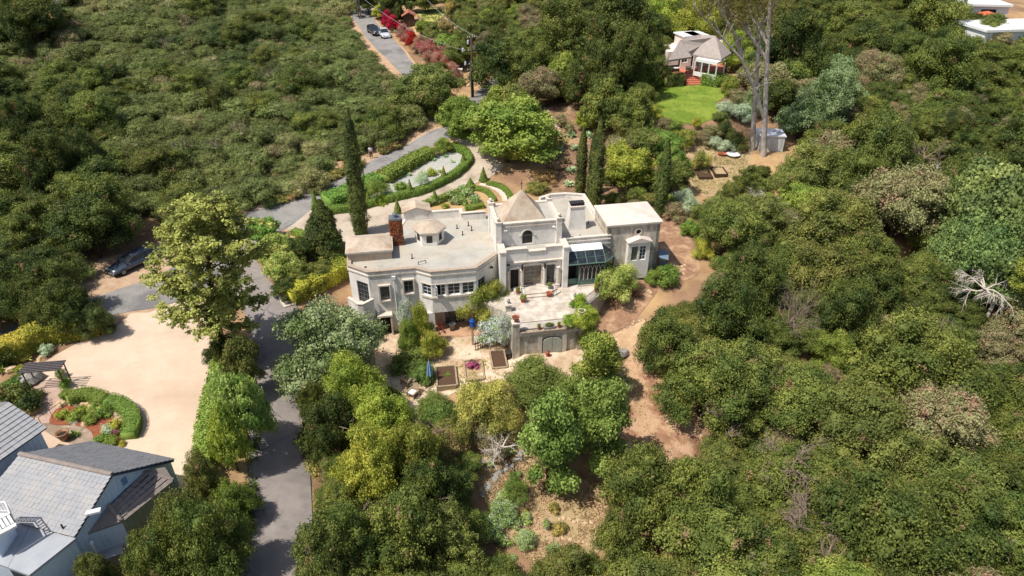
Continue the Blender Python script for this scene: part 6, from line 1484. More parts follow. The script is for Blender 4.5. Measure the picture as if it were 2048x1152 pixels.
# blue garden swing by the right wing
x, y = wl(17.0, 2.4); t = thing('garden_swing', 'small blue-grey canopied garden seat in the shade right of the wing', 'garden seat', (x, y, T(x, y)), HR + 1.2)
bl = mat('blue_grey_canvas', srgb(116,136,150), srgb(98,118,134), scale=3)
MB().prism([(-.9, -.5), (.9, -.5), (.9, .5), (-.9, .5)], [1.6, 1.6, 1.8, 1.8], [1.65, 1.65, 1.85, 1.85]).build('canopy', bl, t)
for q_ in ((-.85, -.4), (.85, -.4), (-.85, .4), (.85, .4)): MB().cyl((*q_, 0), (*q_, 1.62), .03, .03, 6).build('leg', dark_metal, t)
MB().b2(-.75, .75, -.25, .25, .42, .5).build('seat', bl, t)
x, y = wl(16.9, .2); t = thing('white_crate', 'white slatted crate on end at the corner of the right wing', 'crate', (x, y, T(x, y)), HR-.3)
for k in range(4): MB().b2(-.3, .3, -.3+.16*k, -.3+.16*k+.1, .5, .54).build('slat', white_paint, t)
for q_ in ((-.26, -.26), (.26, -.26), (-.26, .26), (.26, .26)): MB().cyl((*q_, 0), (*q_, .5), .025, .025, 5).build('leg', white_paint, t)
# blue tarp wrapped on a post and a lattice frame
x, y = P(946, 690); t = thing('garden_post', 'tall timber post with a blue cloth tied round its top', 'post', (x, y, T(x, y))); MB().b2(-.1, .1, -.1, .1, -.2, 2.5).build('shaft', timber, t)
MB().lathe((0, 0, 2.1), [(.1, 0), (.24, .1), (.2, .4), (.27, .6), (.1, .85)], 9).build('blue_cloth', mat('blue_cloth', srgb(30,84,168), srgb(24,66,140), scale=6), t, smooth=False)
x, y = P(957, 700); t = thing('trellis_frame', 'leaning brown timber lattice right of the post with the blue cloth', 'trellis', (x, y, T(x, y)), .5)
for k in range(4): MB().box((-.3+.25*k, 0, .55), (.05, .04, 1.2)).build('upright_slat', timber_dark, t)
for k in range(3): MB().box((.08, -.04, .2+.35*k), (.95, .035, .05)).build('cross_slat', timber_dark, t)
# stepping slabs at the entrance walk
sp = [(973, 371), (984, 374), (993, 379), (1000, 384), (1005, 390), (1009, 396)]
for i, (u, v) in enumerate(sp):
    x, y = P(u, v); a_ = math.radians(-25 - 12*i); o = MB().b2(-.95, .95, -.29, .29, -.1, .07).build('step_slab', trim, None, (x, y, T(x, y)), a_)
    tag(o, 'pale concrete slab of the curved walk behind the tower', 'paving slab', 'slabs of the curved entrance walk')
# retaining wall beside the driveway, white steps
a_ = [P(u, v) for u, v in ((503, 492), (520, 512), (540, 536), (556, 560))]
t = thing('retaining_wall', 'low pale stone capped wall curving beside the top of the driveway', 'wall', (a_[0][0], a_[0][1], 0)); zz = T(*a_[0])
mb = MB(); cap = MB()
for i in range(3):
    p, q_ = a_[i], a_[i+1]; l = math.hypot(q_[0]-p[0], q_[1]-p[1]); nx_, ny_ = -(q_[1]-p[1])/l, (q_[0]-p[0])/l; o = lambda s, d: (s[0]-a_[0][0]+nx_*d, s[1]-a_[0][1]+ny_*d)
    mb.prism([o(p, 0), o(q_, 0), o(q_, .35), o(p, .35)], -1, zz+.55); cap.prism([o(p, -.06), o(q_, -.06), o(q_, .45), o(p, .45)], zz+.55, zz+.65)
mb.build('wall_body', stone, t); cap.build('coping', stone_grey, t)
drape('planting_strip', [(497, 498), (505, 497), (560, 570), (572, 600), (560, 600), (548, 575)], mulch_m, .10, smooth=False)
for (u, v) in ((567, 590), (573, 603)):
    x, y = P(u, v); o = MB().b2(-1.0, 1.0, -.55, .55, -.1, .12).build('step_slab', trim, None, (x, y, T(x, y)), -.95); tag(o, 'broad pale step slab at the top of the driveway edge', 'paving slab', 'step slabs by the driveway')
# pergola, rail, urn pot and boulders at the court
x, y = P(103, 772); t = thing('rustic_pergola', 'low dark timber pergola of parallel slats over the path into the court', 'pergola', (x, y, T(x, y)), math.radians(8))
for k in range(6): MB().b2(-1.5, 1.5, -.62+.22*k, -.55+.22*k, 1.9, 2.02).build('slat', mat('grey_dark_timber', srgb(112,104,104), srgb(84,78,78), scale=4), t)
for q_ in ((-1.3, -.5), (1.3, -.5), (-1.3, .45), (1.3, .45)): MB().cyl((*q_, 0), (*q_, 1.9), .05, .05, 6).build('post', timber_dark, t)
drape('stone_path', [(66, 768), (118, 762), (128, 800), (118, 845), (70, 850), (72, 810)], mat('path_stone', srgb(180,154,138), srgb(158,132,116), scale=1.6, world_co=True), .07, smooth=False)
drape('mulch_island', [(100, 848), (120, 815), (170, 818), (215, 830), (245, 862), (235, 888), (195, 886), (180, 862), (150, 852)], mat('red_mulch', srgb(148,88,62), srgb(120,68,48), scale=3, world_co=True, rough=1, bump=.5, bscale=10), .09)
x, y = P(107, 838); t = thing('hand_rail', 'thin black handrail at the path between court and cottage', 'handrail', (x, y, T(x, y)), 1.2)
mb = MB(); mb.tube([(-.9, 0, 0), (-.9, 0, .9), (.9, 0, .9), (.9, 0, 0)], .022, 6); mb.build('rail', dark_metal, t); mb = MB(); mb.cyl((0, 0, 0), (0, 0, .9), .018, .018, 5); mb.build('upright', dark_metal, t)
x, y = P(130, 880); t = thing('terracotta_pot', 'large glazed terracotta pot standing on the cottage forecourt', 'plant pot', (x, y, T(x, y)+.05)); MB().lathe((0, 0, 0), [(.24, 0), (.36, .35), (.42, .62), (.46, .64), (.46, .7), (.38, .7), (.34, .5)], 16).build('pot', mat('glazed_brown', srgb(160,104,76), srgb(128,110,70), scale=4, rough=.5), t, smooth=True); MB().lathe((0, 0, 0), [(.36, .5), (.01, .54)], 12).build('water', dark_in, t)
rosette(150, 873, .62, .6, 'fresh green agave right of the large terracotta pot', m='maple', n=30)
for (u, v, r_, lb, mm) in ((62, 765, .95, 'large grey boulder at the left end of the rustic pergola', stone_grey), (25, 742, .5, 'pale boulder half hidden in planting at the left edge', stone), (66, 823, .55, 'mossy tan boulder beside the cottage path', stone), (123, 812, .42, 'pale boulder at the head of the planted island', stone), (148, 846, .36, 'white boulder low in the planted island', trim), (171, 850, .32, 'round tan boulder next to the white boulder', stone), (1240, 712, .75, 'grey boulder at the foot of the earth path', stone_grey), (973, 905, .3, 'lone pale rock below the twiggy shrub', trim)):
    x, y = P(u, v); rock(x, y, r_, lb, mm)
rock_row([(122, 812), (150, 806), (185, 812), (215, 826), (238, 846)], 15, .26, 'tan stone edging the inner side of the curved hedge island', 'stones edging the hedge island', jit=.06)
rock_row([(78, 735), (82, 712), (110, 695), (150, 680), (200, 662)], 26, .2, 'tan stone edging the gravel court below the tall hedge', 'stones edging the court', jit=.08)
rock_row([(1193, 698), (1215, 683), (1240, 668), (1262, 650), (1290, 638)], 34, .12, 'pale stone in the line crossing the brown slope', 'stones lining the slope path', m=stone, jit=.25)
rock_row([(1120, 1038), (1145, 1041), (1165, 1044), (1190, 1046)], 9, .2, 'flat pale stone of the upper row across the dry clearing', 'upper stone row in the clearing', m=stone)
rock_row([(1122, 1078), (1150, 1082), (1172, 1087), (1200, 1090)], 10, .18, 'flat pale stone of the lower row across the dry clearing', 'lower stone row in the clearing', m=stone)
rock_row([(962, 985), (985, 962), (1005, 940), (1030, 922), (1048, 906)], 20, .26, 'grey stone of the rough steps climbing the dry slope', 'stones of the slope steps', m=stone_grey, jit=.2)
rock_row([(1345, 535), (1362, 545), (1370, 530), (1358, 560)], 12, .2, 'pale stone along the bend of the east garden path', 'stones by the east path', m=stone, jit=.3)
rock_row([(1090, 215), (1105, 240), (1118, 262), (1128, 290)], 22, .16, 'pale stone edging the upper garden terrace', 'stones edging the upper garden', m=trim, jit=.1)
rock_row([(1230, 575), (1250, 577), (1275, 580), (1300, 585)], 14, .2, 'stone edging the shaded bed under the light green tree', 'stones by the small tree', jit=.12)
rock_row([(570, 605), (590, 585), (625, 572), (650, 560), (680, 555)], 16, .2, 'rockery stone under the yellow hedge near the driveway', 'rockery stones near the driveway', jit=.3)
# ---------------------------------------------------------------- hedges
hedge_px('boxwood_hedge', 'long clipped box hedge curving round the white gravel bed', [(652, 420), (700, 416), (745, 405), (800, 391), (850, 378), (895, 356), (925, 335), (938, 318), (930, 302), (905, 290)], .95, .85, 'box', leaf=.055)
hedge_px('boxwood_hedge', 'clipped box hedge between the paved court and the rose beds', [(846, 410), (868, 402), (900, 391), (925, 382), (945, 374)], .8, .75, 'box', leaf=.055)
hedge_px('boxwood_hedge', 'low box hedge along the inner side of the curved slab walk', [(950, 376), (968, 380), (980, 388), (988, 400)], .6, .5, 'box', leaf=.05)
hedge_px('boxwood_hedge', 'low box hedge along the outer side of the curved slab walk', [(975, 366), (1000, 372), (1014, 382), (1022, 396)], .7, .5, 'box', leaf=.05)
hedge_px('boxwood_hedge', 'short box hedge dividing the two rose beds', [(915, 385), (925, 395), (930, 408)], .5, .5, 'box', leaf=.05)
hedge_px('boxwood_hedge', 'low rounded box hedge at the foot of the rose bed wall', [(930, 416), (950, 413), (968, 410)], .8, .5, 'box', leaf=.05)
hedge_px('leafy_hedge', 'bright green untrimmed hedge between the road and the white gravel bed', [(652, 402), (690, 388), (725, 372), (758, 358)], 2.4, 1.3, 'hedge_green', leaf=.10, dens=150, jit=.10)
hedge_px('leafy_hedge', 'olive green loose hedge along the road above the white gravel bed', [(765, 356), (800, 336), (830, 318), (862, 303)], 2.0, 1.2, 'box', leaf=.10, dens=150, jit=.14)
hedge_px('leafy_hedge', 'low clipped hedge at the mouth of the court under the round tree', [(903, 262), (915, 266), (940, 270), (955, 276)], 1.2, .9, 'box', leaf=.07, dens=160)
hedge_px('curved_hedge', 'rounded dark green hedge along the top of the planted island in the court', [(134, 800), (160, 790), (185, 791), (208, 800)], 1.15, .8, 'box', leaf=.04, dens=420)
hedge_px('curved_hedge', 'rounded dark green hedge curving round the right end of the planted island', [(216, 803), (240, 808), (260, 825), (266, 848), (256, 872)], 1.15, .85, 'box', leaf=.04, dens=420)
hedge_px('tall_hedge', 'tall hedge with a yellow-green sunlit top between the lane and the court, lower left', [(-40, 722), (0, 705), (40, 690), (75, 672), (120, 660), (170, 650), (215, 636)], 1.7, 1.9, 'yellowhedge', leaf=.09, dens=150)
hedge_px('leafy_hedge', 'long leafy hedge along the right edge of the gravel court', [(452, 690), (440, 740), (425, 800), (412, 860), (408, 920), (402, 975)], 1.1, 1.5, 'hedge_green', leaf=.09, dens=150, jit=.12)
hedge_px('yellow_hedge', 'yellow-green hedge running down from the left end of the house', [(690, 528), (670, 545), (640, 560), (610, 575), (575, 592)], 1.6, 1.5, 'yellowhedge', leaf=.08, dens=160, jit=.13)
hedge_px('boxwood_hedge', 'low bright hedge round the corner lawn by the conifer', [(585, 462), (605, 468), (620, 482), (622, 500), (650, 508), (688, 512)], .9, .6, 'hedge_green', leaf=.06, dens=200)
x0, y0 = P(1346, 160, .5); 
hedge_px('clipped_hedge', 'dark clipped hedge block left of the brick steps', [(1328, 162), (1345, 160), (1366, 158)], 2.2, 1.7, 'oak_dark', leaf=.09, dens=110, jit=.03)
hedge_px('clipped_hedge', 'dark clipped hedge block right of the brick steps', [(1404, 156), (1422, 158), (1442, 162)], 2.2, 1.7, 'box', leaf=.09, dens=110, jit=.03)
# topiary cones
cg = 'clipped cones along the court hedges'
for (u, v, h, r, lb) in ((632, 420, 2.5, .55, 'tallest clipped cone, by the road corner behind the conifer'), (738, 409, 1.8, .5, 'clipped cone rising from the box hedge just right of the tall cypress'), (821, 391, 2.1, .55, 'clipped cone with a twiggy tip in the middle of the long box hedge'), (888, 362, 2.0, .55, 'clipped cone in the box hedge at the round end of the white bed'), (927, 332, 2.0, .5, 'clipped cone at the far bend of the long box hedge'), (796, 427, 1.9, .5, 'clipped cone standing alone on the court left of the gabled entrance'), (870.5, 408, 1.9, .55, 'clipped cone at the left end of the rose bed hedge'), (941, 377, 1.4, .8, 'broad clipped cone at the right end of the rose bed hedge'), (967, 362, 1.9, .6, 'dark clipped cone beside the round tree above the slab walk')):
    cone_topiary(u, v, h, r, lb, cg)
# ---------------------------------------------------------------- cypresses and conifer
def column_tree(u, v, vt, r, label, m='cypress', name='cypress_tree', fat=.0, n=15000, lean=0, size=.085):
    x, y = P(u, v); zb = T(x, y); _, zt = at_y(u, vt, y); h = zt - zb
    t = thing(name, label, 'tree', (x, y, zb), 0); rs = nrng
    q = rs.uniform(0, 1, n); a = rs.uniform(0, 6.283, n)
    prof = np.where(q < .12, .75 + q*2, np.where(q > .55, 1 - ((q-.55)/.45)**1.6*.92, 1.0)) + fat*(1-q)
    lump = 1 + .16*np.sin(a*2 + q*19 + x) * np.sin(q*37 + a*1.5) + .10*np.sin(a*4+q*53) * np.sin(q*23 + y) + .08*np.sin(a*7+q*90)
    gp = np.repeat(rs.normal(0, .10, n//7+1), 7)[:n]; a = np.repeat(a[::7], 7)[:n] + rs.normal(0, .10, n); q = np.clip(np.repeat(q[::7], 7)[:n] + rs.normal(0, .05/h, n)*2, 0, 1); prof = np.repeat(prof[::7], 7)[:n]; lump = np.repeat(lump[::7], 7)[:n]
    rr = r*prof*lump*(1 + gp + rs.normal(0, .04, n)); z = q*h
    C = np.stack([np.cos(a)*rr + lean*q, np.sin(a)*rr, z + .1], 1); N_ = np.stack([np.cos(a), np.sin(a), np.full(n, .5)], 1)
    mb = MB(); ks = 9; pts = [(lean*i/ks, 0, .15 + (h-.3)*i/ks) for i in range(ks+1)]; mb.tube(pts, [r*.8*(np.interp(i/ks, [0, .12, .55, 1], [.75, 1, 1, .08])) for i in range(ks+1)], 9)
    mesh_obj('crown', leaf_mesh('crown', leaf_cards(C, N_, size, .45, .45), (mb.v, mb.f)), LM[m], t); MB().cyl((0, 0, -.3), (0, 0, 1.2), .16, .14, 8).build('trunk', bark, t); OCC.append((x, y, r*1.1)); return t
column_tree(722, 468, 218, .82, 'tallest slender cypress, standing on the court behind the chimney end of the house', lean=.25, n=22000)
column_tree(1160, 392, 255, .56, 'slim cypress left of the thick pair behind the middle roof')
column_tree(1190, 418, 234, .68, 'thick tall cypress directly behind the middle roof'); column_tree(1180, 402, 262, .42, 'slimmer cypress pressed against the left side of the thick one', n=8000)
column_tree(1318, 432, 280, .6, 'cypress behind the right wing of the house, tapering to a narrow tip')
column_tree(655, 508, 402, 1.0, 'broad ivy-clad dark conifer between the court and the left end of the house', fat=.4, m='oak_dark', name='conifer', size=.11, n=18000)
column_tree(668, 512, 452, .7, 'low dark conifer lobe on the right of the ivy-clad one', fat=.5, m='oak_dark', name='conifer', size=.11, n=7000)
column_tree(632, 512, 440, .6, 'smaller dark conifer leaning into the ivy-clad one', fat=.7, m='scrub_dark', name='conifer', size=.10, n=7000)
# ---------------------------------------------------------------- trees one can tell apart
def hero(kind, u, v, r, h, label, m, cat='tree', **kw): return put_px(kind, u, v, r, h, label, cat, m, **kw)
# the large open sycamore
def sycamore():
    x, y = P(450, 722); z = T(x, y); t = thing('sycamore_tree', 'large airy yellow-green sycamore between the gravel court and the driveway', 'tree', (x, y, z)); rs = np.random.RandomState(4); rr = random.Random(8)
    H = 15.5; tr = MB(); top = Vector((1.2, 1.0, H*.93)); pts = [Vector((0, 0, -.4)), Vector((.15, .2, H*.25)), Vector((.5, .3, H*.5)), Vector((.8, .7, H*.75)), top]; tr.tube(pts, [.36, .28, .2, .12, .04], 9)
    Cs, Ns = [], []
    for i in range(46):
        f = .22 + .74*(i/45); k = f*4; j = min(3, int(k)); base = pts[j] + (pts[j+1]-pts[j])*(k-j)
        a = 2.4*i + rr.uniform(-.3, .3); ln = (3.9*math.sin(math.pi*min(1, (f-.05)*.98))**.75 + .5) * rr.uniform(.75, 1.05) * (1.0 if f < .8 else .7)
        tip = base + Vector((math.cos(a)*ln, math.sin(a)*ln, ln*rr.uniform(.1, .4))); mid = (base+tip)/2 + Vector((0, 0, .2)); tr.tube([base, mid, tip], [.10*(1-f)+.035, .05*(1-f)+.025, .012], 5)
        for s in range(int(9 + ln*3.6)):
            q = rr.uniform(.3, 1.05); c = base + (tip-base)*q + Vector((rr.gauss(0, .45), rr.gauss(0, .45), rr.gauss(.1, .3))); n = rr.randint(34, 62)
            d = rs.normal(0, 1, (n, 3)); d /= np.linalg.norm(d, axis=1)[:, None]; Cs.append(np.array(c) + d*rs.uniform(.1, .5, n)[:, None]*np.array([1, 1, .55])); Ns.append(d*.5 + np.array([0, 0, .8]))
            if rr.random() < .3: tr.cyl(base + (tip-base)*q*.9, c, .02, .008, 4, False)
    C = np.concatenate(Cs); N_ = np.concatenate(Ns)
    mesh_obj('crown', leaf_mesh('sycamore_crown', leaf_cards(C, N_, .105, .85, .5, rs)), LM['sycamore'], t); tr.build('trunk', bark, t, smooth=True); OCC.append((x, y, 1.2))
sycamore()
hero('oak', 445, 705, 34, 3.2, 'dense dark shrubby tree under the foot of the sycamore', 'oak_dark', cat='shrub', name='shrub')
hero('oak', 655, 690, 106, 7.0, 'big rounded grey-green tree at the lower left corner of the house', 'greygreen')
hero('broad', 1012, 264, 88, 7.4, 'big round bright green tree by the bend of the paved loop', 'bright')
hero('broad', 1062, 275, 50, 6.0, 'right hand companion of the big round bright green tree', 'bright')
hero('broad', 918, 232, 36, 5.0, 'small bright tree at the roadside left of the big round one', 'maple')
hero('broad', 996, 216, 42, 6.0, 'yellow-green tree crown just right of the utility pole base', 'bright'); hero('broad', 1035, 215, 44, 6.0, 'olive green round crown behind the big round tree', 'oak_yellow')
hero('oak', 845, 175, 66, 6.5, 'brownish olive tree hiding the dip of the far road', 'oak_yellow'); hero('oak', 882, 202, 34, 4.6, 'dark olive tree beside the bend, left of the pole', 'oak')
hero('broad', 1262, 340, 48, 4.8, 'yellow-green dense tree behind the middle roof, between cypresses', 'lime'); hero('broad', 1235, 318, 26, 4.2, 'small yellow-green bush crown touching the dense yellow-green tree', 'lime')
hero('fine', 1230, 566, 43, 3.9, 'light green small tree with a short trunk at the right edge of the terrace', 'lightleaf', z=None)
hero('fine', 962, 607, 43, 4.6, 'umbrella-shaped green tree against the terrace side wall', 'bright', lift=.2)
hero('fine', 842, 650, 22, 4.4, 'upright pale green tree in front of the bay window wall', 'lime'); hero('fine', 818, 672, 24, 3.4, 'left lower lobe of pale green shrub before the house', 'bright', cat='shrub', name='shrub')
hero('fine', 862, 690, 30, 2.4, 'soft light green shrub at the edge of the yard by the pillar', 'lime', cat='shrub', name='shrub')
hero('fine', 985, 662, 36, 2.6, 'pale blue flowering plumbago bush left of the terrace pier', 'bloomwhite', cat='shrub', name='plumbago_bush')
hero('fine', 1070, 752, 62, 2.0, 'wide dark rosemary mound below the terrace wall', 'rosemary', cat='shrub', name='rosemary_bush')
hero('mound', 815, 722, 34, 1.2, 'brown-green clipped mound on the left of the yard', 'rosemary', cat='shrub', name='round_bush'); hero('mound', 846, 748, 26, 1.1, 'brown-green clipped mound behind the closed umbrella', 'rosemary', cat='shrub', name='round_bush')
hero('fine', 868, 812, 40, 1.7, 'dark rosemary shrub below the garden chairs', 'rosemary', cat='shrub', name='rosemary_bush'); hero('fine', 880, 838, 44, 2.6, 'second dark fine-leaved shrub downhill of the garden chairs', 'rosemary', cat='shrub', name='shrub')
hero('fine', 965, 812, 56, 4.4, 'feathery yellow-green tree below the raised beds', 'feather'); hero('fine', 1000, 830, 40, 4.0, 'right half of the feathery growth below the raised beds', 'feather')
hero('airy', 985, 872, 42, 2.4, 'twiggy grey-beige shrub below the feathery tree', 'oak_grey', cat='shrub', name='twiggy_shrub', trunk=twig_m)
hero('tall', 1100, 880, 50, 9.2, 'left one of two tall bright green trees on the lower slope', 'vivid'); hero('tall', 1200, 845, 48, 8.8, 'right one of two tall bright green trees on the lower slope', 'vivid')
hero('tall', 1150, 822, 30, 7.0, 'bright green crown between the two tall trees of the lower slope', 'vivid')
hero('tall', 1197, 725, 40, 6.5, 'slender bright green tree below the right terrace pier', 'bright'); hero('airy', 1232, 752, 34, 3.0, 'loose green shrub with pale flowers right of the slender tree', 'whiterose', cat='shrub', name='shrub')
def vine_at(a, b, r, h, z, lb, m='vine', name='vine', cat='vine'):
    x, y = wl(a, b); put('fine', x, y, r, h, lb, cat, m, name=name, z=z, single=True)
vine_at(6.3, -6.4, 1.15, 1.5, .1, 'yellow-green vine heaped over the right front pier of the terrace'); vine_at(5.0, -6.5, .8, .7, .5, 'vine spray reaching left along the terrace railing')
vine_at(6.7, -3.6, .8, 1.5, -.2, 'vine clump at the bend of the terrace railing'); vine_at(6.95, -5.2, .8, 1.6, -.4, 'vine running back from the front pier along the terrace edge'); vine_at(6.75, -6.6, .85, 3.4, -2.6, 'vine curtain hanging down the right side of the terrace pier', 'bright')
vine_at(-.45, -5.2, .85, 3.7, -2.7, 'white flowering climber spilling over the left side of the terrace', 'bloomwhite', 'flowering_climber', 'climber'); vine_at(-9.3, -.35, 1.0, 3.2, -3.1, 'climber with white blossom on the house wall by the white pipe', 'bloomwhite', 'flowering_climber', 'climber')
hero('oak', 710, 775, 62, 6.5, 'yellow-green tree between driveway and yard, uppermost of its row', 'lime'); hero('oak', 765, 850, 66, 6.5, 'yellow-green tree in the middle of the thicket below the yard', 'lime')
hero('oak', 735, 935, 66, 7.0, 'brightest yellow-green crown above the driveway edge', 'lime'); hero('oak', 820, 905, 60, 6.0, 'mid green tree right of the brightest yellow crown', 'bright')
hero('oak', 650, 850, 56, 5.5, 'dark oak at the driveway edge below the grey-green tree', 'oak_dark'); hero('oak', 625, 800, 30, 3.6, 'small dark green tree leaning over the driveway', 'oak')
hero('fine', 880, 900, 50, 3.4, 'orange-tinged shrub in the thicket left of the dry slope', 'orange', cat='shrub', name='shrub'); hero('fine', 905, 865, 40, 3.0, 'yellowish loose shrub under the feathery tree', 'oak_yellow', cat='shrub', name='shrub')
hero('oak', 862, 985, 66, 6.0, 'dark green broad oak left of the dry clearing', 'oak_dark'); hero('oak', 790, 1060, 88, 6.5, 'large mid green oak at the bottom of the thicket', 'oak'); hero('oak', 690, 1080, 70, 6.0, 'oak crown over the right edge of the driveway at the bottom', 'oak'); hero('oak', 900, 1090, 66, 5.0, 'olive oak at the bottom left of the dry clearing', 'oak_yellow'); hero('oak', 650, 1120, 60, 5.5, 'lowest oak beside the right edge of the driveway', 'oak_yellow')
hero('airy', 1010, 1015, 28, 1.9, 'sparse pale shrub in the dry clearing with white flowers', 'whiterose', cat='shrub', name='shrub'); hero('airy', 1050, 1075, 26, 1.3, 'white flowering weeds at the bottom of the clearing', 'whiterose', cat='shrub', name='shrub'); hero('airy', 1030, 975, 26, 2.8, 'thin leafy sapling on the dry slope', 'maple'); hero('airy', 975, 1050, 34, 1.9, 'grey weeds with white flowers left in the clearing', 'whiterose', cat='shrub', name='shrub')
hero('oak', 1295, 985, 96, 7.5, 'big dark green oak right of the dry clearing', 'oak'); hero('oak', 1390, 990, 80, 7.5, 'dark oak adjoining the big one by the clearing', 'oak')
hero('oak', 1250, 1090, 62, 5.5, 'oak crown below the flat stones of the clearing', 'oak'); hero('oak', 1120, 1145, 58, 4.0, 'oak top at the bottom edge of the clearing', 'oak_yellow')
for (u, v, r, h, lb, m) in ((1225, 55, 74, 12, 'tall dark tree behind the wooded gardens, left of the far house', 'oak_dark'), (1130, 60, 62, 10, 'tall olive tree over the orchard garden', 'oak'), (1262, 128, 48, 11, 'tall dark tree against the left side of the far house', 'oak_dark'), (1190, 150, 56, 9, 'broad dark tree above the vivid green one', 'oak_dark'), (1000, 130, 62, 8, 'dark tree mass right of the utility pole', 'oak_dark'), (1060, 130, 50, 8, 'dark tree right of the dark mass by the pole', 'oak'), (1318, 30, 46, 8, 'yellow-green tree before the roof of the far house', 'lime'), (1400, 40, 44, 9, 'yellow-green tree behind the leaning eucalyptus fork', 'lime'), (1470, 100, 30, 6, 'lime green shrubby tree right of the white pergola', 'lime'), (1600, 90, 60, 11, 'tall dark tree right of the eucalyptus trunks', 'oak_dark'), (1760, 330, 60, 9, 'tall dark oak in the upper right wood', 'oak_dark'), (1650, 200, 60, 9, 'dark blue-green tree behind the white shed', 'greygreen'), (1440, 640, 66, 8, 'dark rounded oak on the edge of the east slope', 'oak_dark'), (1330, 690, 60, 6.5, 'fresh dark green oak beside the earth path', 'oak'), (1700, 620, 60, 8, 'tall oak before the dead white crown', 'oak_dark'), (1500, 560, 60, 7.5, 'dark oak in the middle of the right wood', 'oak_dark'), (90, 330, 50, 8, 'large dark oak alone on the left hillside', 'oak_dark'), (160, 315, 44, 7, 'dark oak right of the large one on the left hillside', 'oak_dark'), (50, 240, 44, 7, 'dark oak crown on the upper left hillside', 'oak_dark'), (60, 30, 60, 9, 'dark grove tree at the top left corner', 'oak_dark'), (440, 200, 34, 5, 'dark rounded shrub mass in the middle of the hillside', 'oak_dark')):
    hero('oak', u, v, r, h, lb, m)
# strip between the court and the driveway
hero('broad', 487, 735, 36, 5.2, 'yellow-green rounded bush right of the court hedge', 'oak_yellow', cat='shrub', name='shrub'); hero('broad', 480, 815, 46, 7.0, 'pale olive tree between the court hedge and the driveway', 'lightleaf'); hero('broad', 456, 875, 38, 5.8, 'pale green tree below the pale olive one', 'lime'); hero('oak', 408, 968, 42, 4.6, 'yellow-green oak at the corner of the cottage', 'oak_yellow')
hero('oak', 376, 1056, 56, 5.6, 'olive oak hiding the porch end of the cottage', 'oak_yellow'); hero('oak', 292, 1122, 52, 5.0, 'oak in front of the low cottage roof', 'oak'); hero('oak', 420, 1090, 72, 6.5, 'dark oak at the left edge of the driveway', 'oak'); hero('oak', 185, 1160, 42, 4.2, 'small oak at the very bottom beside the cottage', 'oak_yellow'); hero('oak', 470, 1000, 40, 3.5, 'dark ivy-covered bush at the driveway edge', 'maple', cat='shrub', name='shrub'); hero('oak', 340, 1130, 66, 6.0, 'lowest dark oak between cottage and driveway', 'oak')
# oaks left of the court
for (u, v, r, h, lb, m) in ((60, 575, 60, 5.5, 'dark oak over the lane at the left edge', 'oak_dark'), (100, 572, 54, 5.5, 'dark spreading oak above the lane, left', 'oak_dark'), (140, 612, 52, 5.0, 'dark oak hanging over the tall hedge', 'oak_dark'), (25, 600, 44, 4.5, 'oak crown half hiding a white car', 'oak'), (85, 625, 36, 4.0, 'lower bough of the roadside oaks by the hedge', 'oak_dark'), (190, 640, 36, 3.0, 'dark rounded shrub at the end of the tall hedge', 'scrub_dark')):
    hero('oak', u, v, r, h, lb, m)
# shrubs by the junction
for (u, v, r, h, lb, m) in ((530, 462, 34, 2.6, 'fresh light green shrub at the top of the driveway wall', 'hedge_green'), (550, 495, 42, 3.0, 'pale flowering shrub behind the driveway wall', 'lightleaf'), (565, 530, 36, 2.8, 'lower pale shrub behind the driveway wall', 'lightleaf'), (595, 500, 28, 2.6, 'dark shrub between pale shrub and conifer', 'oak_dark'), (600, 545, 30, 2.2, 'dark green shrub above the rockery', 'oak'), (570, 575, 24, 1.8, 'dark rounded shrub at the end of the driveway wall', 'oak_dark'), (640, 540, 30, 1.8, 'mid green shrub inside the yellow hedge', 'oak'), (620, 575, 16, 1.8, 'small yellow conical shrub by the rockery', 'yellowhedge'), (652, 498, 30, 1.4, 'ivy ground cover at the foot of the conifer', 'oak')):
    hero('broad', u, v, r, h, lb, m, cat='shrub', name='shrub')
# climbing plants near chimney
hero('fine', 770, 450, 12, 1.6, 'yellow-green creeper beside the red chimney', 'vine', cat='vine', name='vine', z=3.1, single=True, occ=False)
# white gravel bed planting
for (u, v, r, h, lb, m, k) in ((755, 376, 28, 2.4, 'open green shrub with dark stems at the left end of the white bed', 'maple', 'airy'), (842, 358, 16, 2.2, 'thin young tree in the middle of the white bed', 'silver', 'airy'), (886, 290, 20, 1.8, 'leafy shrub at the roadside corner of the white bed', 'bright', 'fine'), (862, 345, 9, .9, 'small yellow-green succulent in the white bed', 'lime', 'bushy'), (805, 372, 12, 1.0, 'tall upright cactus clump in the white bed', 'maple', 'bushy')):
    hero(k, u, v, r, h, lb, m, cat='shrub', name='shrub')
for (u, v, lb) in ((868, 322, 'blue agave at the top of the white gravel bed'), (890, 315, 'small agave right of the top agave in the white bed'), (838, 330, 'agave near the hedge side of the white bed'), (880, 345, 'agave close to the cone in the white bed'), (820, 352, 'agave left of the thin young tree'), (905, 325, 'agave at the round end of the white bed')):
    rosette(u, v, .6, .6, lb)
# rose beds
for i, (u, v) in enumerate(((903, 388), (925, 378), (935, 384), (912, 400), (868, 400))):
    hero('bushy', u, v, 11, .9, ('white rose bush beside the broad cone', 'white rose bush near the slab walk', 'leafy rose bush inside the low hedge', 'white rose bush in the middle of the left bed', 'pale shrub at the foot of the left cone')[i], 'whiterose', cat='shrub', name='rose_bush')
hero('bushy', 950, 398, 12, .9, 'rose bush in the right hand bed next to the tower', 'whiterose', cat='shrub', name='rose_bush'); hero('bushy', 890, 412, 8, .5, 'tiny yellow-green plant in the earth of the left rose bed', 'lime', cat='shrub', name='small_plant')
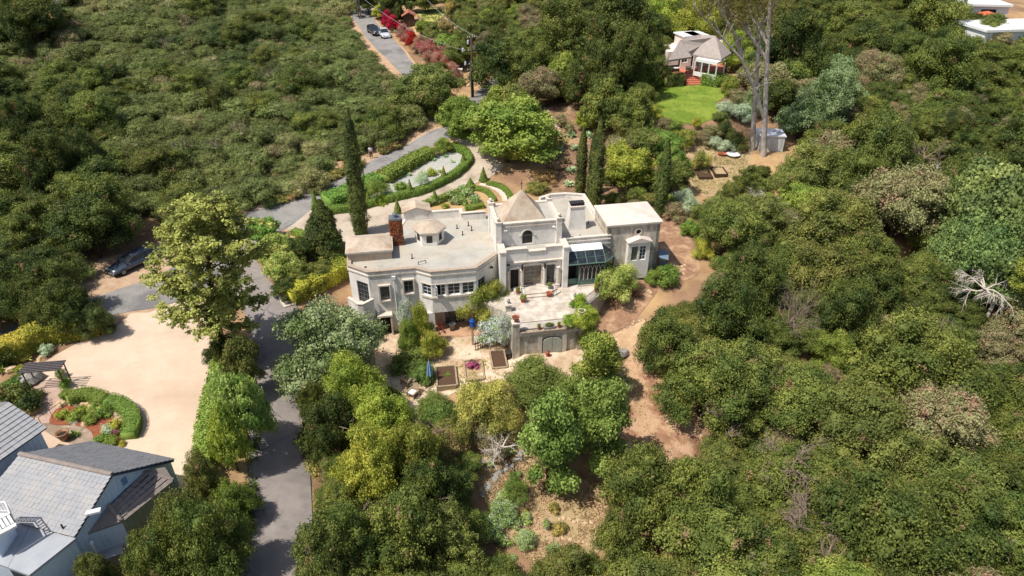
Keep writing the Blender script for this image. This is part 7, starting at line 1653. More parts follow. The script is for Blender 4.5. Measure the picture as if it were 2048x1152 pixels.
# bougainvillea and far hedge plants
for (u, v, r, h, m, lb) in ((775, 38, 13, 3.0, 'red', 'brightest red bougainvillea beside the pale side drive, upper part'), (786, 46, 15, 2.6, 'red', 'brightest red bougainvillea beside the shed, lower part'), (826, 80, 12, 2.6, 'red', 'single crimson bougainvillea in the middle of the faded hedge')):
    hero('fine', u, v, r, h, lb, m, cat='bougainvillea', name='bougainvillea')
for i, (u, v, r) in enumerate(((806, 64, 15), (818, 72, 15), (840, 88, 17), (852, 96, 17), (866, 106, 17), (880, 116, 17), (893, 128, 17), (905, 140, 16), (890, 108, 15), (862, 90, 14), (912, 150, 12))):
    hero('fine', u, v, r, 2.6, 'faded red bougainvillea hedge plant along the far lane', 'redtwig', cat='bougainvillea', name='bougainvillea', group='faded bougainvillea along the far lane')
for i, (u, v) in enumerate(((790, 66), (802, 78), (812, 88), (826, 96), (834, 104), (842, 112), (848, 120), (764, 48), (770, 54))):
    rosette(u, v, .8, .9, 'blue-grey agave on the verge of the far lane', group='agaves along the far lane')
hero('broad', 760, 22, 18, 2.6, 'bright yellow-green shrub at the mouth of the side drive', 'yellowhedge', cat='shrub', name='shrub'); hero('fine', 772, 28, 12, 1.6, 'straw coloured shrub behind the yellow one at the side drive', 'straw', cat='shrub', name='shrub')
for (u, v, r, h, m, lb) in ((735, 0, 26, 5, 'oak', 'green tree on the left of the side drive mouth'), (782, 8, 22, 5, 'oak_dark', 'dark tree behind the red bougainvillea'), (796, 26, 12, 4, 'oak_dark', 'dark tree pressing on the wooden shed'), (812, -4, 24, 5, 'oak_dark', 'dark tree over the wooden shed'), (850, -2, 30, 5, 'oak', 'dark crown above the yellow field'), (845, 55, 16, 2.5, 'bright', 'bright green shrub right of the wooden shed'), (870, 62, 24, 3.0, 'oak_yellow', 'round olive shrub in the orchard garden'), (893, 58, 18, 3.0, 'orange', 'rusty round shrub in the orchard garden'), (895, 92, 28, 3.4, 'hedge_green', 'bright green shrub left of the pole top'), (903, 22, 12, 4.0, 'feather', 'pale feathery upright shrub at the edge of the yellow field')):
    hero('broad', u, v, r, h, lb, m)
drape('yellow_field', [(832, 22), (860, 18), (890, 20), (885, 34), (860, 48), (848, 40), (838, 32)], mat('yellow_grass', srgb(176,172,96), srgb(150,150,76), scale=1, world_co=True, rough=1), .08)
# bushes round the lawn
for i, (u, v, r, h, m) in enumerate(((1460, 172, 20, 2.5, 'bright'), (1478, 195, 24, 2.2, 'oak_grey'), (1455, 215, 22, 1.8, 'silver'), (1480, 225, 26, 2.0, 'silver'), (1440, 235, 18, 1.4, 'oak_yellow'), (1500, 205, 24, 3.0, 'greygreen'), (1392, 245, 10, 1.2, 'yellowhedge'), (1350, 252, 18, 1.6, 'maple'), (1330, 245, 16, 1.4, 'oak_grey'), (1312, 222, 15, 2.0, 'lime'), (1420, 262, 22, 1.6, 'scrub_olive'), (1450, 262, 22, 1.8, 'oak_dark'), (1475, 280, 22, 2.2, 'oak_dark'), (1432, 285, 18, 1.5, 'silver'), (1455, 290, 18, 1.4, 'silver'), (1405, 275, 20, 1.5, 'oak_grey'))):
    hero('scrub', u, v, r, h, 'mixed grey and green garden shrub bordering the lawn and dry garden', m, cat='shrub', name='shrub', group='shrubs bordering the lawn')
for i, (u, v, r, h, m, lb) in enumerate(((1270, 225, 42, 6, 'oak', 'grey-green round tree left of the lawn'), (1210, 210, 46, 7, 'oak', 'olive tree right of the upper garden terrace'), (1130, 150, 42, 6.5, 'bright', 'vivid green tree above the upper garden terrace'), (1102, 170, 30, 5, 'bright', 'vivid green lower crown beside the upper terrace'), (1170, 235, 18, 3.5, 'lime', 'narrow lime green shrub at the terrace edge'), (1345, 320, 30, 3.5, 'maple', 'green round shrub right of the wing cypress'), (1345, 355, 34, 4.0, 'oak', 'dark green tree behind the right wing'), (1375, 400, 24, 2.2, 'silver', 'pale grey-green shrub right of the wing cypress foot'), (1350, 420, 24, 2.0, 'oak_grey', 'grey twiggy shrub behind the right wing'), (1385, 455, 22, 2.0, 'hedge_green', 'green shrub above the east garden path'), (1408, 498, 18, 2.0, 'lime', 'bright lime shrub at the edge of the east path'), (1330, 545, 30, 1.8, 'maple', 'dark green creeping shrub at the corner of the right wing'), (1305, 553, 16, 1.3, 'hedge_green', 'small bright round bush under the window bay'), (1240, 300, 34, 3.2, 'oak_grey', 'grey-green shrub above the yellow-green tree'), (1290, 285, 40, 3.2, 'oak_yellow', 'olive shrub between two cypresses'), (1250, 262, 30, 3.2, 'oak_yellow', 'low olive shrub below the round tree'), (1335, 290, 36, 3.0, 'maple', 'fresh green shrub below the lawn'), (1370, 275, 24, 2.2, 'bright', 'green shrub at the lower edge of the lawn'), (1400, 320, 20, 2.4, 'feather', 'straw-green open shrub beside the white basin'), (1305, 268, 24, 2.4, 'maple', 'mid green shrub under the left end of the lawn'), (1215, 350, 22, 1.8, 'oak', 'dark shrub between the cypress pair and the yellow tree'), (1075, 375, 24, 1.2, 'oak_yellow', 'olive low growth behind the middle roof'), (1090, 352, 26, 1.6, 'orange', 'rust coloured grass clump behind the tower'), (1230, 395, 20, 1.4, 'oak', 'dark low shrub behind the wing roof'), (1275, 385, 20, 1.2, 'maple', 'green low shrub behind the wing roof'))):
    hero('scrub' if h < 3.4 else 'broad', u, v, r, h, lb, m, cat='tree' if h >= 3.4 else 'shrub', name='tree' if h >= 3.4 else 'shrub')
for (u, v, lb) in ((1142, 275, 'large blue agave above the slim cypress'), (1118, 305, 'large agave by the dark shade of the round tree'), (1176, 275, 'agave behind the thick cypress'), (1143, 345, 'pale spiky yucca left of the slim cypress'), (1137, 372, 'green agave behind the middle roof'), (1150, 300, 'agave just above the slim cypress')):
    rosette(u, v, 1.1, 1.1, lb, n=30)
for i, (u, v, r, h, m, k) in enumerate(((1120, 240, 11, 1.5, 'oak_grey', 0), (1140, 258, 10, 1.4, 'oak_grey', 0), (1112, 330, 14, .8, 'straw', 1), (1128, 320, 12, .7, 'straw', 1))):
    hero('bushy', u, v, r, h, ('grey low bush on the upper garden terrace', 'tuft of dry grass on the upper garden')[k], m, cat='shrub', name='small_bush', group=('low bushes on the upper terrace', 'dry tufts in the upper garden')[k])
# island and court-side planting
ip = [(122, 830, 'lime'), (158, 823, 'lime'), (150, 832, 'maple'), (176, 838, 'maple'), (208, 826, 'maple'), (215, 858, 'silver'), (230, 850, 'lime'), (205, 878, 'hedge_green'), (222, 880, 'hedge_green'), (186, 818, 'lightleaf')]
for (u, v, m) in ip: hero('bushy', u, v, 13, .7, 'leafy green succulent clump in the red mulch island', m, cat='plant', name='succulent_plant', group='succulents in the mulch island')
hero('bushy', 233, 866, 7, .5, 'pink and grey leaved plant at the right of the mulch island', 'purple', cat='plant', name='small_plant'); hero('bushy', 243, 886, 7, .4, 'tiny yellow plant at the tip of the mulch island', 'yellowhedge', cat='plant', name='small_plant')
for i, (u, v, m, r) in enumerate(((92, 700, 'silver', 12), (45, 740, 'yellowhedge', 14), (65, 738, 'yellowhedge', 8), (22, 770, 'maple', 16), (130, 765, 'maple', 10), (130, 790, 'maple', 13), (40, 790, 'oak_dark', 26), (60, 805, 'oak_dark', 22), (15, 790, 'oak_dark', 22), (10, 720, 'oak_dark', 20), (120, 745, 'whiterose', 9), (215, 655, 'oak_dark', 14), (35, 760, 'oak_dark', 16), (70, 790, 'oak_dark', 14))):
    hero('bushy', u, v, r, .8 if r < 20 else 1.3, 'low garden shrub in the bed between tall hedge and cottage', m, cat='shrub', name='garden_shrub', group='low shrubs between hedge and cottage')
for (u, v, lb) in ((52, 722, 'bright spiky agave on the bed below the tall hedge'), (96, 692, 'shaded agave at the foot of the tall hedge'), (5, 745, 'green agave at the left edge below the hedge')): rosette(u, v, .85, .8, lb, m='lightleaf')
hero('bushy', 62, 731, 5, .35, 'small dark red succulent near the yellow plants', 'red', cat='plant', name='small_plant')
# yard plants
hero('bushy', 945, 729, 12, .7, 'pink flowering clump at the head of the weedy bed', 'purple', cat='plant', name='flower_clump'); hero('bushy', 895, 750, 7, .3, 'seedlings in the left raised bed', 'maple', cat='plant', name='seedlings'); hero('bushy', 1040, 796, 11, 1.1, 'orange flowering shrub under the rosemary mound', 'orange', cat='shrub', name='shrub'); hero('bushy', 1270, 583, 9, .7, 'dark red leaved plant below the light green tree', 'redtwig', cat='plant', name='small_plant')
# brush by the road
for i, (u, v) in enumerate(((560, 398), (640, 362), (660, 352), (675, 345), (770, 299), (790, 290), (705, 330), (690, 338), (590, 390), (715, 326))):
    hero('bushy', u, v, 14, .9, 'dry brownish verge bush along the upper side of the road', 'feather' if i % 3 == 0 else 'orange', cat='shrub', name='verge_bush', group='dry bushes on the road verge')
for i in range(26):
    u, v = rnd.uniform(955, 1120), rnd.uniform(900, 1130)
    hero('bushy', u, v, rnd.uniform(6, 15), rnd.uniform(.3, .8), 'small pale weed clump with white flowers in the dry clearing', rnd.choice(['whiterose', 'whiterose', 'feather']) , cat='weed', name='weed_clump', group='weeds in the dry clearing')
# ---------------------------------------------------------------- eucalyptus group at the right
def euc():
    for (u, v, leanpx, r, lb, seed, brs) in (
        (1505, 300, [(1505, 300), (1510, 200), (1516, 110), (1524, 0), (1530, -160)], .36, 'pale eucalyptus trunk on the left, straight, before the white shed', 1, [[(1512, 90), (1495, 60), (1450, 20), (1405, -20)], [(1516, 60), (1545, 20), (1570, -30)]]),
        (1528, 312, [(1528, 312), (1530, 230), (1534, 120), (1540, 0), (1546, -160)], .40, 'thick eucalyptus trunk on the right with the long leaning fork', 2, [[(1529, 240), (1508, 175), (1484, 120), (1440, 70), (1385, 10)], [(1534, 120), (1500, 70), (1450, 10), (1420, -40)], [(1484, 120), (1470, 70), (1440, 20), (1430, -20)], [(1536, 90), (1520, 60), (1500, 30), (1490, -30)]])):
        x, y = P(u, v); z = T(x, y); t = thing('eucalyptus_tree', lb, 'tree', (x, y, z)); mb = MB(); rr = random.Random(seed); rs = np.random.RandomState(seed)
        def P3(u_, v_, yy): X, Z = at_y(u_, v_, yy); return Vector((X - x, yy - y, Z - z))
        pts = [P3(a, b, y) for a, b in leanpx]; pts[0].z = -.4; mb.tube(pts, [r, r*.8, r*.65, r*.5, r*.25], 10)
        tips = [pts[-1]]; segs = []
        for k, bl in enumerate(brs):
            bp_ = [P3(a, b, y + (j*.6)*(1 if k % 2 else -1)) for j, (a, b) in enumerate(bl)]; n = len(bp_); mb.tube(bp_, [r*.5*(1-j/n)+.05 for j in range(n)], 7); tips.append(bp_[-1]); segs.append(bp_)
            for j in range(1, n):
                for q in range(4):
                    b0 = bp_[j-1] + (bp_[j]-bp_[j-1])*rr.random(); e = b0 + Vector((rr.uniform(-2.4, 2.0), rr.uniform(-1.6, 1.6), rr.uniform(1.0, 3.2))); mb.tube([b0, (b0+e)/2 + Vector((0, 0, .3)), e], [.09, .05, .015], 5)
                    if e.z + z > 19: tips.append(e)
        Cs = []
        for tp in tips:
            for q in range(5):
                c = np.array(tp) + rs.normal(0, 1, 3)*np.array([1.8, 1.6, 1.1]) + np.array([0, 0, .4]); n = 70; d = rs.normal(0, 1, (n, 3)); Cs.append(c + d*np.array([.40, .40, .5]))
        for q in range(12):
            c = np.array(pts[-1]) + rs.normal(0, 1, 3)*np.array([2.6, 2.6, 2.0]) + np.array([0, 0, 1]); n = 90; Cs.append(c + rs.normal(0, 1, (n, 3))*.42)
        C = np.concatenate(Cs); mb.build('trunk', bark_pale, t, smooth=True)
        mesh_obj('crown', leaf_mesh('eucalyptus_crown', leaf_cards(C, np.tile([[.5, 0, .3]], (len(C), 1)), .13, .3, .9, rs)), LM['euc'], t); OCC.append((x, y, 1.2))
euc()
OCC.append((P(1400, 60)[0], P(1400, 60)[1], .1))
# ---------------------------------------------------------------- bare and dead trees
def dead_tree(u, v, h, spread, label, seed, m=bark_white, r=.16, lean=(0, 0), n1=6, droop=0.0, name='dead_tree', lift=0, dense=7):
    x, y = P(u, v, lift); z = T(x, y) + lift; rr = random.Random(seed); t = thing(name, label, 'dead tree', (x, y, z)); mb = MB(); tw = MB()
    top = Vector((lean[0], lean[1], h*.4)); mb.tube([Vector((0, 0, -lift-.3)), Vector((0, 0, 0)), top*.5 + Vector((.1, 0, 0)), top], [r*1.1, r, r*.85, r*.7], 8)
    def grow(p, d, L_, rad, lv):
        k = 3; pts = [p]
        for i in range(k): d = (d + Vector((rr.gauss(0, .28), rr.gauss(0, .28), rr.gauss(0, .2) - droop))).normalized(); pts.append(pts[-1] + d*L_/k)
        (mb if lv < 2 else tw).tube(pts, [rad*(1-.25*i) for i in range(k+1)], 6 if lv < 2 else 4)
        if lv < 3:
            for i in range(dense if lv else 5): q = rr.uniform(.3, 1); j = min(k-1, int(q*k)); b = pts[j] + (pts[j+1]-pts[j])*(q*k-j); nd = (d + Vector((rr.uniform(-1, 1), rr.uniform(-1, 1), rr.uniform(-.5, .7)))).normalized(); grow(b, nd, L_*rr.uniform(.4, .6), rad*.45, lv+1)
    for i in range(n1): a = 6.28*i/n1 + rr.uniform(-.3, .3); grow(top*rr.uniform(.8, 1), Vector((math.cos(a)*spread, math.sin(a)*spread, .75)).normalized(), h*.6, r*.5, 1)
    mb.build('limbs', m, t, smooth=True); tw.build('twigs', m, t)['kind'] = 'stuff'
    return t
dead_tree(1871, 428, 6.5, .8, 'bleached forked dead tree standing in the right hand wood', 5, n1=4, r=.22, dense=5)
dead_tree(1990, 600, 4.2, 1.6, 'bleached fallen crown with a fan of white branches at the right edge', 9, n1=7, droop=.22, lift=3.2, lean=(-2.0, -.5), r=.18, dense=8)
dead_tree(1840, 340, 4.0, 1.2, 'spindly bare branches poking above the right hand wood', 12, n1=4, m=twig_m, lift=3.5)
dead_tree(1580, 965, 3.4, 1.4, 'tangle of dead grey branches among the lower oaks', 14, n1=8, m=twig_m, droop=.1, lift=2.5, dense=9)
dead_tree(1610, 1075, 3.0, 1.5, 'lower tangle of dead grey branches near the bottom of the wood', 15, n1=8, m=twig_m, droop=.1, lift=2.5, dense=9)
dead_tree(1565, 690, 6.0, .5, 'tall thin bare twiggy tree left of the middle of the wood', 16, n1=7, m=twig_m, r=.1, lift=.5, dense=8)
dead_tree(1825, 845, 2.4, 1.6, 'small grey dead bush on an opening in the lower wood', 17, n1=7, m=twig_m, lift=1.0, dense=8)
dead_tree(1590, 810, 3.0, 1.2, 'brownish bare bush in the middle of the right wood', 18, n1=7, m=twig_m, lift=1.5, dense=8)
dead_tree(1525, 430, 3.0, 1.1, 'pale bare stems below the white shed', 19, n1=4, m=bark_white, lift=2.2)
dead_tree(1005, 915, 3.0, 1.2, 'arching bare stems in the twiggy shrub below the feathery tree', 20, n1=6, m=bark_white, lift=.3)
dead_tree(105, 62, 6.0, .8, 'white stemmed dead tree in the dark grove at the top left', 21, n1=5, lift=1.0)
# large leafy tree at right with pale trunk
hero('broad', 1990, 440, 90, 12.0, 'big leafy green tree at the right edge', 'sage'); hero('broad', 2045, 520, 80, 11.0, 'second lobe of the big leafy tree at the right edge', 'sage'); hero('broad', 1930, 500, 60, 9.0, 'lower left crown of the big leafy tree group', 'sage'); hero('broad', 1975, 545, 60, 9.0, 'lowest crown of the big leafy tree group', 'sage')
x, y = P(2030, 710); t = thing('pale_trunk_tree', 'leaning pale trunk below the big leafy tree at the right edge', 'tree', (x, y, T(x, y))); mb = MB(); mb.tube([(0, 0, -.3), (-.3, .2, 2.5), (.5, .5, 5), (-.2, .8, 8)], [.35, .3, .22, .12], 9); mb.tube([(.3, .4, 4.4), (-1.2, .2, 6.8)], [.15, .06], 6); mb.build('trunk', bark_pale, t, smooth=True)
pm = PROTO['broad'][0]; mesh_obj('crown', pm[0], LM['bright'], t, (-.3, .8, 5.5), 0, .7)

# bare sprays of grey and white branches that poke out of the crowns
def spray_mesh(seed, h):
    rr = random.Random(seed); mb = MB()
    for i in range(9):
        a = rr.uniform(0, 6.28); d = Vector((math.cos(a)*.7, math.sin(a)*.7, rr.uniform(.5, 1.1))).normalized(); p = Vector((0, 0, 0)); pts = [p]
        for k in range(3): d = (d + Vector((rr.gauss(0, .3), rr.gauss(0, .3), rr.gauss(0, .15)))).normalized(); p = p + d*h/3; pts.append(p)
        mb.tube(pts, [.04, .03, .02, .008], 4)
        for k in range(5):
            b = pts[rr.randint(1, 2)]; e = b + Vector((rr.uniform(-1, 1), rr.uniform(-1, 1), rr.uniform(-.1, .9)))*h*.35; mb.tube([b, (b+e)/2 + Vector((0, 0, .05)), e], [.018, .012, .005], 3)
    return mb.mesh('bare_branches')
SPR = [spray_mesh(s, 1.5) for s in range(4)]
for grp, lb, pts, m, zz in (('bare branch sprays in the right wood', 'bare pale branches poking out of the oak canopy right of the house', [(1540, 905), (1600, 1000), (1500, 1130), (1660, 1110), (1780, 700), (1890, 660), (1720, 560), (1460, 860), (1620, 480), (1430, 820), (1860, 1060), (1950, 980), (1980, 760), (1760, 900), (1690, 1010), (1545, 740), (1640, 880), (1880, 860), (1800, 240), (1950, 200), (1400, 780), (1990, 1090), (1600, 560)], twig_m, 3.6),
    ('bare branch sprays on the left hillside', 'bare pale twigs poking out of the scrub on the left hillside', [(250, 120), (330, 90), (460, 110), (540, 150), (480, 260), (360, 300), (430, 290), (540, 270), (580, 290), (300, 330), (210, 220), (150, 440), (240, 400), (640, 240), (620, 100)], twig_m, 2.4),
    ('dead branches in the thickets', 'bare grey branches among the thickets below the house', [(668, 840), (755, 945), (820, 1010), (720, 1030), (880, 1000), (860, 860)], twig_m, 4.0)):
    for (u, v) in pts:
        x, y = P(u, v, zz); mesh = rnd.choice(SPR); o = mesh_obj('bare_branches', mesh, m, None, (x, y, T(x, y) + zz - .7), rnd.uniform(0, 6), rnd.uniform(.8, 1.5)); tag(o, lb, 'branches', grp)
# ---------------------------------------------------------------- woods
CLEAR = [  # places the photograph shows open: nothing may grow there or hide them (photo outline)
 [(690,-60),(700,60),(745,120),(800,165),(845,185),(880,178),(860,130),(800,70),(770,50),(850,45),(860,12),(780,-5),(760,-60)],
 [(1000,160),(905,232),(870,256),(780,302),(700,338),(640,366),(560,394),(500,410),(400,445),(330,475),(190,525),(120,590),(0,650),(0,1200),(640,1200),(640,960),(600,820),(590,720),(560,640),(620,600),(700,560),(690,470),(1330,440),(1345,440),(1330,560),(1300,640),(1265,720),(1335,800),(1400,900),(1330,960),(1230,960),(1200,1090),(1130,1150),(1000,1100),(950,900),(820,820),(760,740),(1000,600),(1000,450),(1060,300),(1000,180)],
 [(630,350),(1000,150),(1070,210),(1085,380),(1060,470),(620,500)],
 [(1080,205),(1140,195),(1200,235),(1235,330),(1250,440),(1080,440)],
 [(1295,215),(1320,170),(1338,120),(1352,72),(1470,60),(1490,130),(1470,200),(1500,290),(1490,345),(1430,390),(1380,380),(1360,300),(1290,260)],
 [(1320,420),(1375,440),(1405,490),(1415,545),(1380,575),(1310,575),(1300,660),(1225,700),(1180,700),(1180,560),(1300,520)],
 [(1485,235),(1600,235),(1605,335),(1490,335)], [(792,18),(860,18),(860,66),(800,66)], [(895,140),(1000,150),(985,205),(895,215)],
 [(1930,-40),(2060,-40),(2060,55),(2020,50),(1985,30),(1930,24)],
 [(185,462),(335,440),(345,560),(165,592)], [(840,10),(905,8),(905,60),(840,60)], [(900,130),(990,140),(990,200),(890,200)],
]
GROUND_CLEAR = [[P(u, v) for u, v in poly] for poly in (
 [(684,-26),(722,60),(790,135),(862,195),(905,190),(830,120),(760,40),(850,-10),(728,-26)],
 [(1000,150),(905,250),(780,306),(640,376),(500,424),(330,490),(120,580),(0,620),(0,760),(700,500),(1000,380),(1010,170)],
 [(1215,700),(1262,690),(1300,780),(1365,840),(1390,910),(1330,960),(1240,950),(1200,800)],
 [(950,890),(1020,840),(1090,890),(1210,960),(1240,1000),(1225,1090),(1150,1150),(1060,1120),(960,1000)],
 [(1300,410),(1350,430),(1395,490),(1410,540),(1375,575),(1300,620),(1250,720),(1180,720),(1180,560)])]
def visible_clear(u, v, rpx, k=1.0):
    for poly in CLEAR:
        if in_poly(u, v, poly): return True
        for (du, dv) in ((-.6, 0), (.6, 0), (0, -.45), (0, .75)):
            if in_poly(u + du*rpx*k, v + dv*rpx*k, poly): return True
    return False
WOODS = []   # x, y, z, radius, height, kind, material
cell = {}
def near_ok(x, y, r, f):
    i, j = int(x//6), int(y//6)
    for a in range(i-2, i+3):
        for b in range(j-2, j+3):
            for (p, q, s) in cell.get((a, b), ()):
                if (p-x)**2 + (q-y)**2 < (f*(r+s))**2: return False
    return True
for (x, y, r) in OCC: cell.setdefault((int(x//6), int(y//6)), []).append((x, y, r))
def fill(poly, tries, chooser, f=.62, tag_=''):
    w = [P(u, v, 2) for u, v in poly]
    x0, x1 = min(p[0] for p in w)-6, max(p[0] for p in w)+6; y0, y1 = min(p[1] for p in w)-6, max(p[1] for p in w)+10
    for _ in range(tries):
        x, y = rnd.uniform(x0, x1), rnd.uniform(y0, y1)
        u, v = project(x, y, T(x, y)+2.5)
        if not in_poly(u, v, poly): continue
        c = chooser(x, y, u, v)
        if c is None: continue
        kind, r, h, m = c
        z = T(x, y); uu, vv_ = project(x, y, z + h*.6); d = y*CP - (z-CAM_H)*SP; rp = r*FPX/d
        if visible_clear(uu, vv_, rp, .55 if tag_ == 'left' and not (120 < uu < 380 and vv_ > 400) else 1.0): continue
        if any(in_poly(x, y, g) for g in GROUND_CLEAR): continue
        if not near_ok(x, y, r, f): continue
        cell.setdefault((int(x//6), int(y//6)), []).append((x, y, r))
        WOODS.append((x, y, z, r, h, kind, m, tag_, d))
def nz(x, y, s): return math.sin(x*s + 1.7*math.sin(y*s*.7 + 2)) * math.cos(y*s*1.1 + 1.3*math.sin(x*s*.6))
def right_wood(x, y, u, v):
    q = nz(x, y, .11); r = rnd.random()
    if nz(x+9, y, .23) < -.9: return None
    m = 'oak_yellow' if q + r*.9 > 1.0 else ('oak_dark' if q - r*.8 < -.9 else 'oak')
    if u > 1650 and v < 420 and m == 'oak_yellow' and r < .5: m = 'oak'
    if rnd.random() < .07: m = 'oak_grey'
    if rnd.random() < .03: m = 'bright'
    R = rnd.uniform(1.9, 4.0) if rnd.random() < .88 else rnd.uniform(4.2, 5.4); return ('oak', R, R*rnd.uniform(1.1, 1.9), m)
def left_scrub(x, y, u, v):
    dark = (u < 230 and 150 < v < 480) or (u < 160 and v < 70)
    if nz(x, y, .21) < -.93: return None
    if dark and rnd.random() < .5: R = rnd.uniform(2.2, 4.2); return ('oak', R, R*rnd.uniform(1.2, 1.8), 'oak_dark' if rnd.random() < .35 else 'oak')
    if rnd.random() < .05: R = rnd.uniform(2.4, 3.6); return ('oak', R, R*1.4, 'oak')
    q = nz(x+50, y, .07) + rnd.uniform(-.5, .5)
    m = 'scrub_olive' if q > .55 else ('scrub_dark' if q < -.75 else 'scrub')
    if rnd.random() < .05: m = 'oak_grey'
    R = rnd.uniform(1.3, 2.9); return ('scrub', R, R*rnd.uniform(.75, 1.25), m)
def mid_garden(x, y, u, v):
    r = rnd.random()
    m = ('oak', 'oak_dark', 'oak_yellow', 'bright', 'oak_grey')[0 if r < .36 else 1 if r < .58 else 2 if r < .78 else 3 if r < .92 else 4]
    if u > 1100 and v < 120: m = 'oak_dark' if rnd.random() < .45 else 'oak'
    R = rnd.uniform(1.8, 3.9) if u > 1050 else rnd.uniform(1.3, 2.9); return ('oak' if m != 'bright' else 'broad', R, R*rnd.uniform(1.3, 1.7), m)
def thicket(x, y, u, v):
    r = rnd.random(); m = 'oak' if r < .45 else 'oak_dark' if r < .65 else 'oak_yellow' if r < .9 else 'lime'
    R = rnd.uniform(1.3, 2.6); return ('oak', R, R*rnd.uniform(1.2, 1.6), m)
def blue_side(x, y, u, v):
    R = rnd.uniform(2.0, 3.2); return ('broad', R, R*1.7, rnd.choice(['greygreen', 'oak_grey', 'oak', 'oak_dark']))
fill([(600,740),(660,720),(760,760),(830,830),(960,890),(970,1000),(1010,1100),(1060,1200),(560,1230),(640,1000)], 3500, thicket, .45, 'thicket')
fill([(1120,1100),(1230,1080),(1260,1240),(1000,1240)], 600, thicket, .55, 'thicket')
fill([(400,960),(510,860),(505,1000),(490,1240),(80,1260),(190,1180),(300,1100),(370,1030)], 2200, thicket, .45, 'thicket')
fill([(430,730),(530,700),(525,900),(490,900),(420,960)], 500, lambda x, y, u, v: ('broad', rnd.uniform(.9, 1.5), rnd.uniform(1.5, 2.4), rnd.choice(['bright', 'oak_yellow', 'lightleaf'])), .6, 'thicket')
fill([(-90,520),(180,500),(190,590),(60,600),(-90,640)], 400, lambda x, y, u, v: ('oak', rnd.uniform(2, 3), rnd.uniform(3.5, 5), 'oak_dark'), .6, 'roadside')
fill([(1480,140),(1560,100),(1720,180),(1740,300),(1640,330),(1570,260),(1500,240)], 1800, blue_side, .48, 'east')
fill([(1330,440),(1400,420),(1480,330),(1600,300),(1740,160),(1640,60),(1620,-60),(1900,-70),(2010,60),(2160,90),(2160,1260),(1180,1240),(1240,1090),(1210,950),(1330,960),(1390,900),(1300,790),(1230,700),(1300,600),(1390,560)], 24000, right_wood, .44, 'right')
fill([(830,120),(870,60),(900,20),(900,-70),(1660,-70),(1640,60),(1500,110),(1460,60),(1340,60),(1310,120),(1300,260),(1240,300),(1200,240),(1080,200),(1060,200),(1000,170),(900,200)], 9000, mid_garden, .46, 'middle')
fill([(1200,230),(1300,210),(1370,260),(1390,330),(1370,430),(1260,400),(1210,330)], 900, lambda x, y, u, v: ('scrub', rnd.uniform(.9, 1.7), rnd.uniform(1.0, 1.9), rnd.choice(['oak_grey', 'oak_yellow', 'maple', 'oak'])), .6, 'garden')
fill([(1380,250),(1500,240),(1510,330),(1480,400),(1400,420),(1370,340)], 260, lambda x, y, u, v: ('scrub', rnd.uniform(.6, 1.1), rnd.uniform(.6, 1.1), rnd.choice(['oak_grey', 'silver', 'scrub_olive', 'oak_dark'])), .8, 'garden')
fill([(-120,-70),(690,-70),(700,40),(745,110),(800,160),(900,190),(890,235),(780,285),(640,335),(480,400),(380,440),(190,520),(-120,610)], 70000, left_scrub, .43, 'left')
fill([(700,-70),(1060,-70),(1060,0),(700,-8)], 900, mid_garden, .6, 'middle')

RW = [(1330,440),(1400,420),(1480,330),(1600,300),(1740,160),(1640,60),(1620,-60),(1900,-70),(2010,60),(2160,90),(2160,1260),(1180,1240),(1240,1090),(1210,950),(1330,960),(1390,900),(1300,790),(1230,700),(1300,600),(1390,560)]
fill(RW, 26000, lambda x, y, u, v: ('oak', rnd.uniform(1.1, 1.8), rnd.uniform(2.0, 3.2), rnd.choice(['oak', 'oak', 'oak_dark', 'oak_yellow', 'oak_grey'])), .62, 'right')
fill([(640,1160),(1240,1160),(2160,1180),(2500,1500),(300,1500),(640,1160)], 2500, thicket, .5, 'below')
fill([(-90,1160),(480,1160),(430,1500),(-500,1500),(-400,900),(-120,900)], 1500, thicket, .5, 'below')
fill([(-500,-100),(-120,-70),(-120,640),(-500,700)], 9000, left_scrub, .45, 'beyond')
fill([(2160,60),(2600,60),(2700,1300),(2160,1260)], 6000, right_wood, .45, 'beyond')
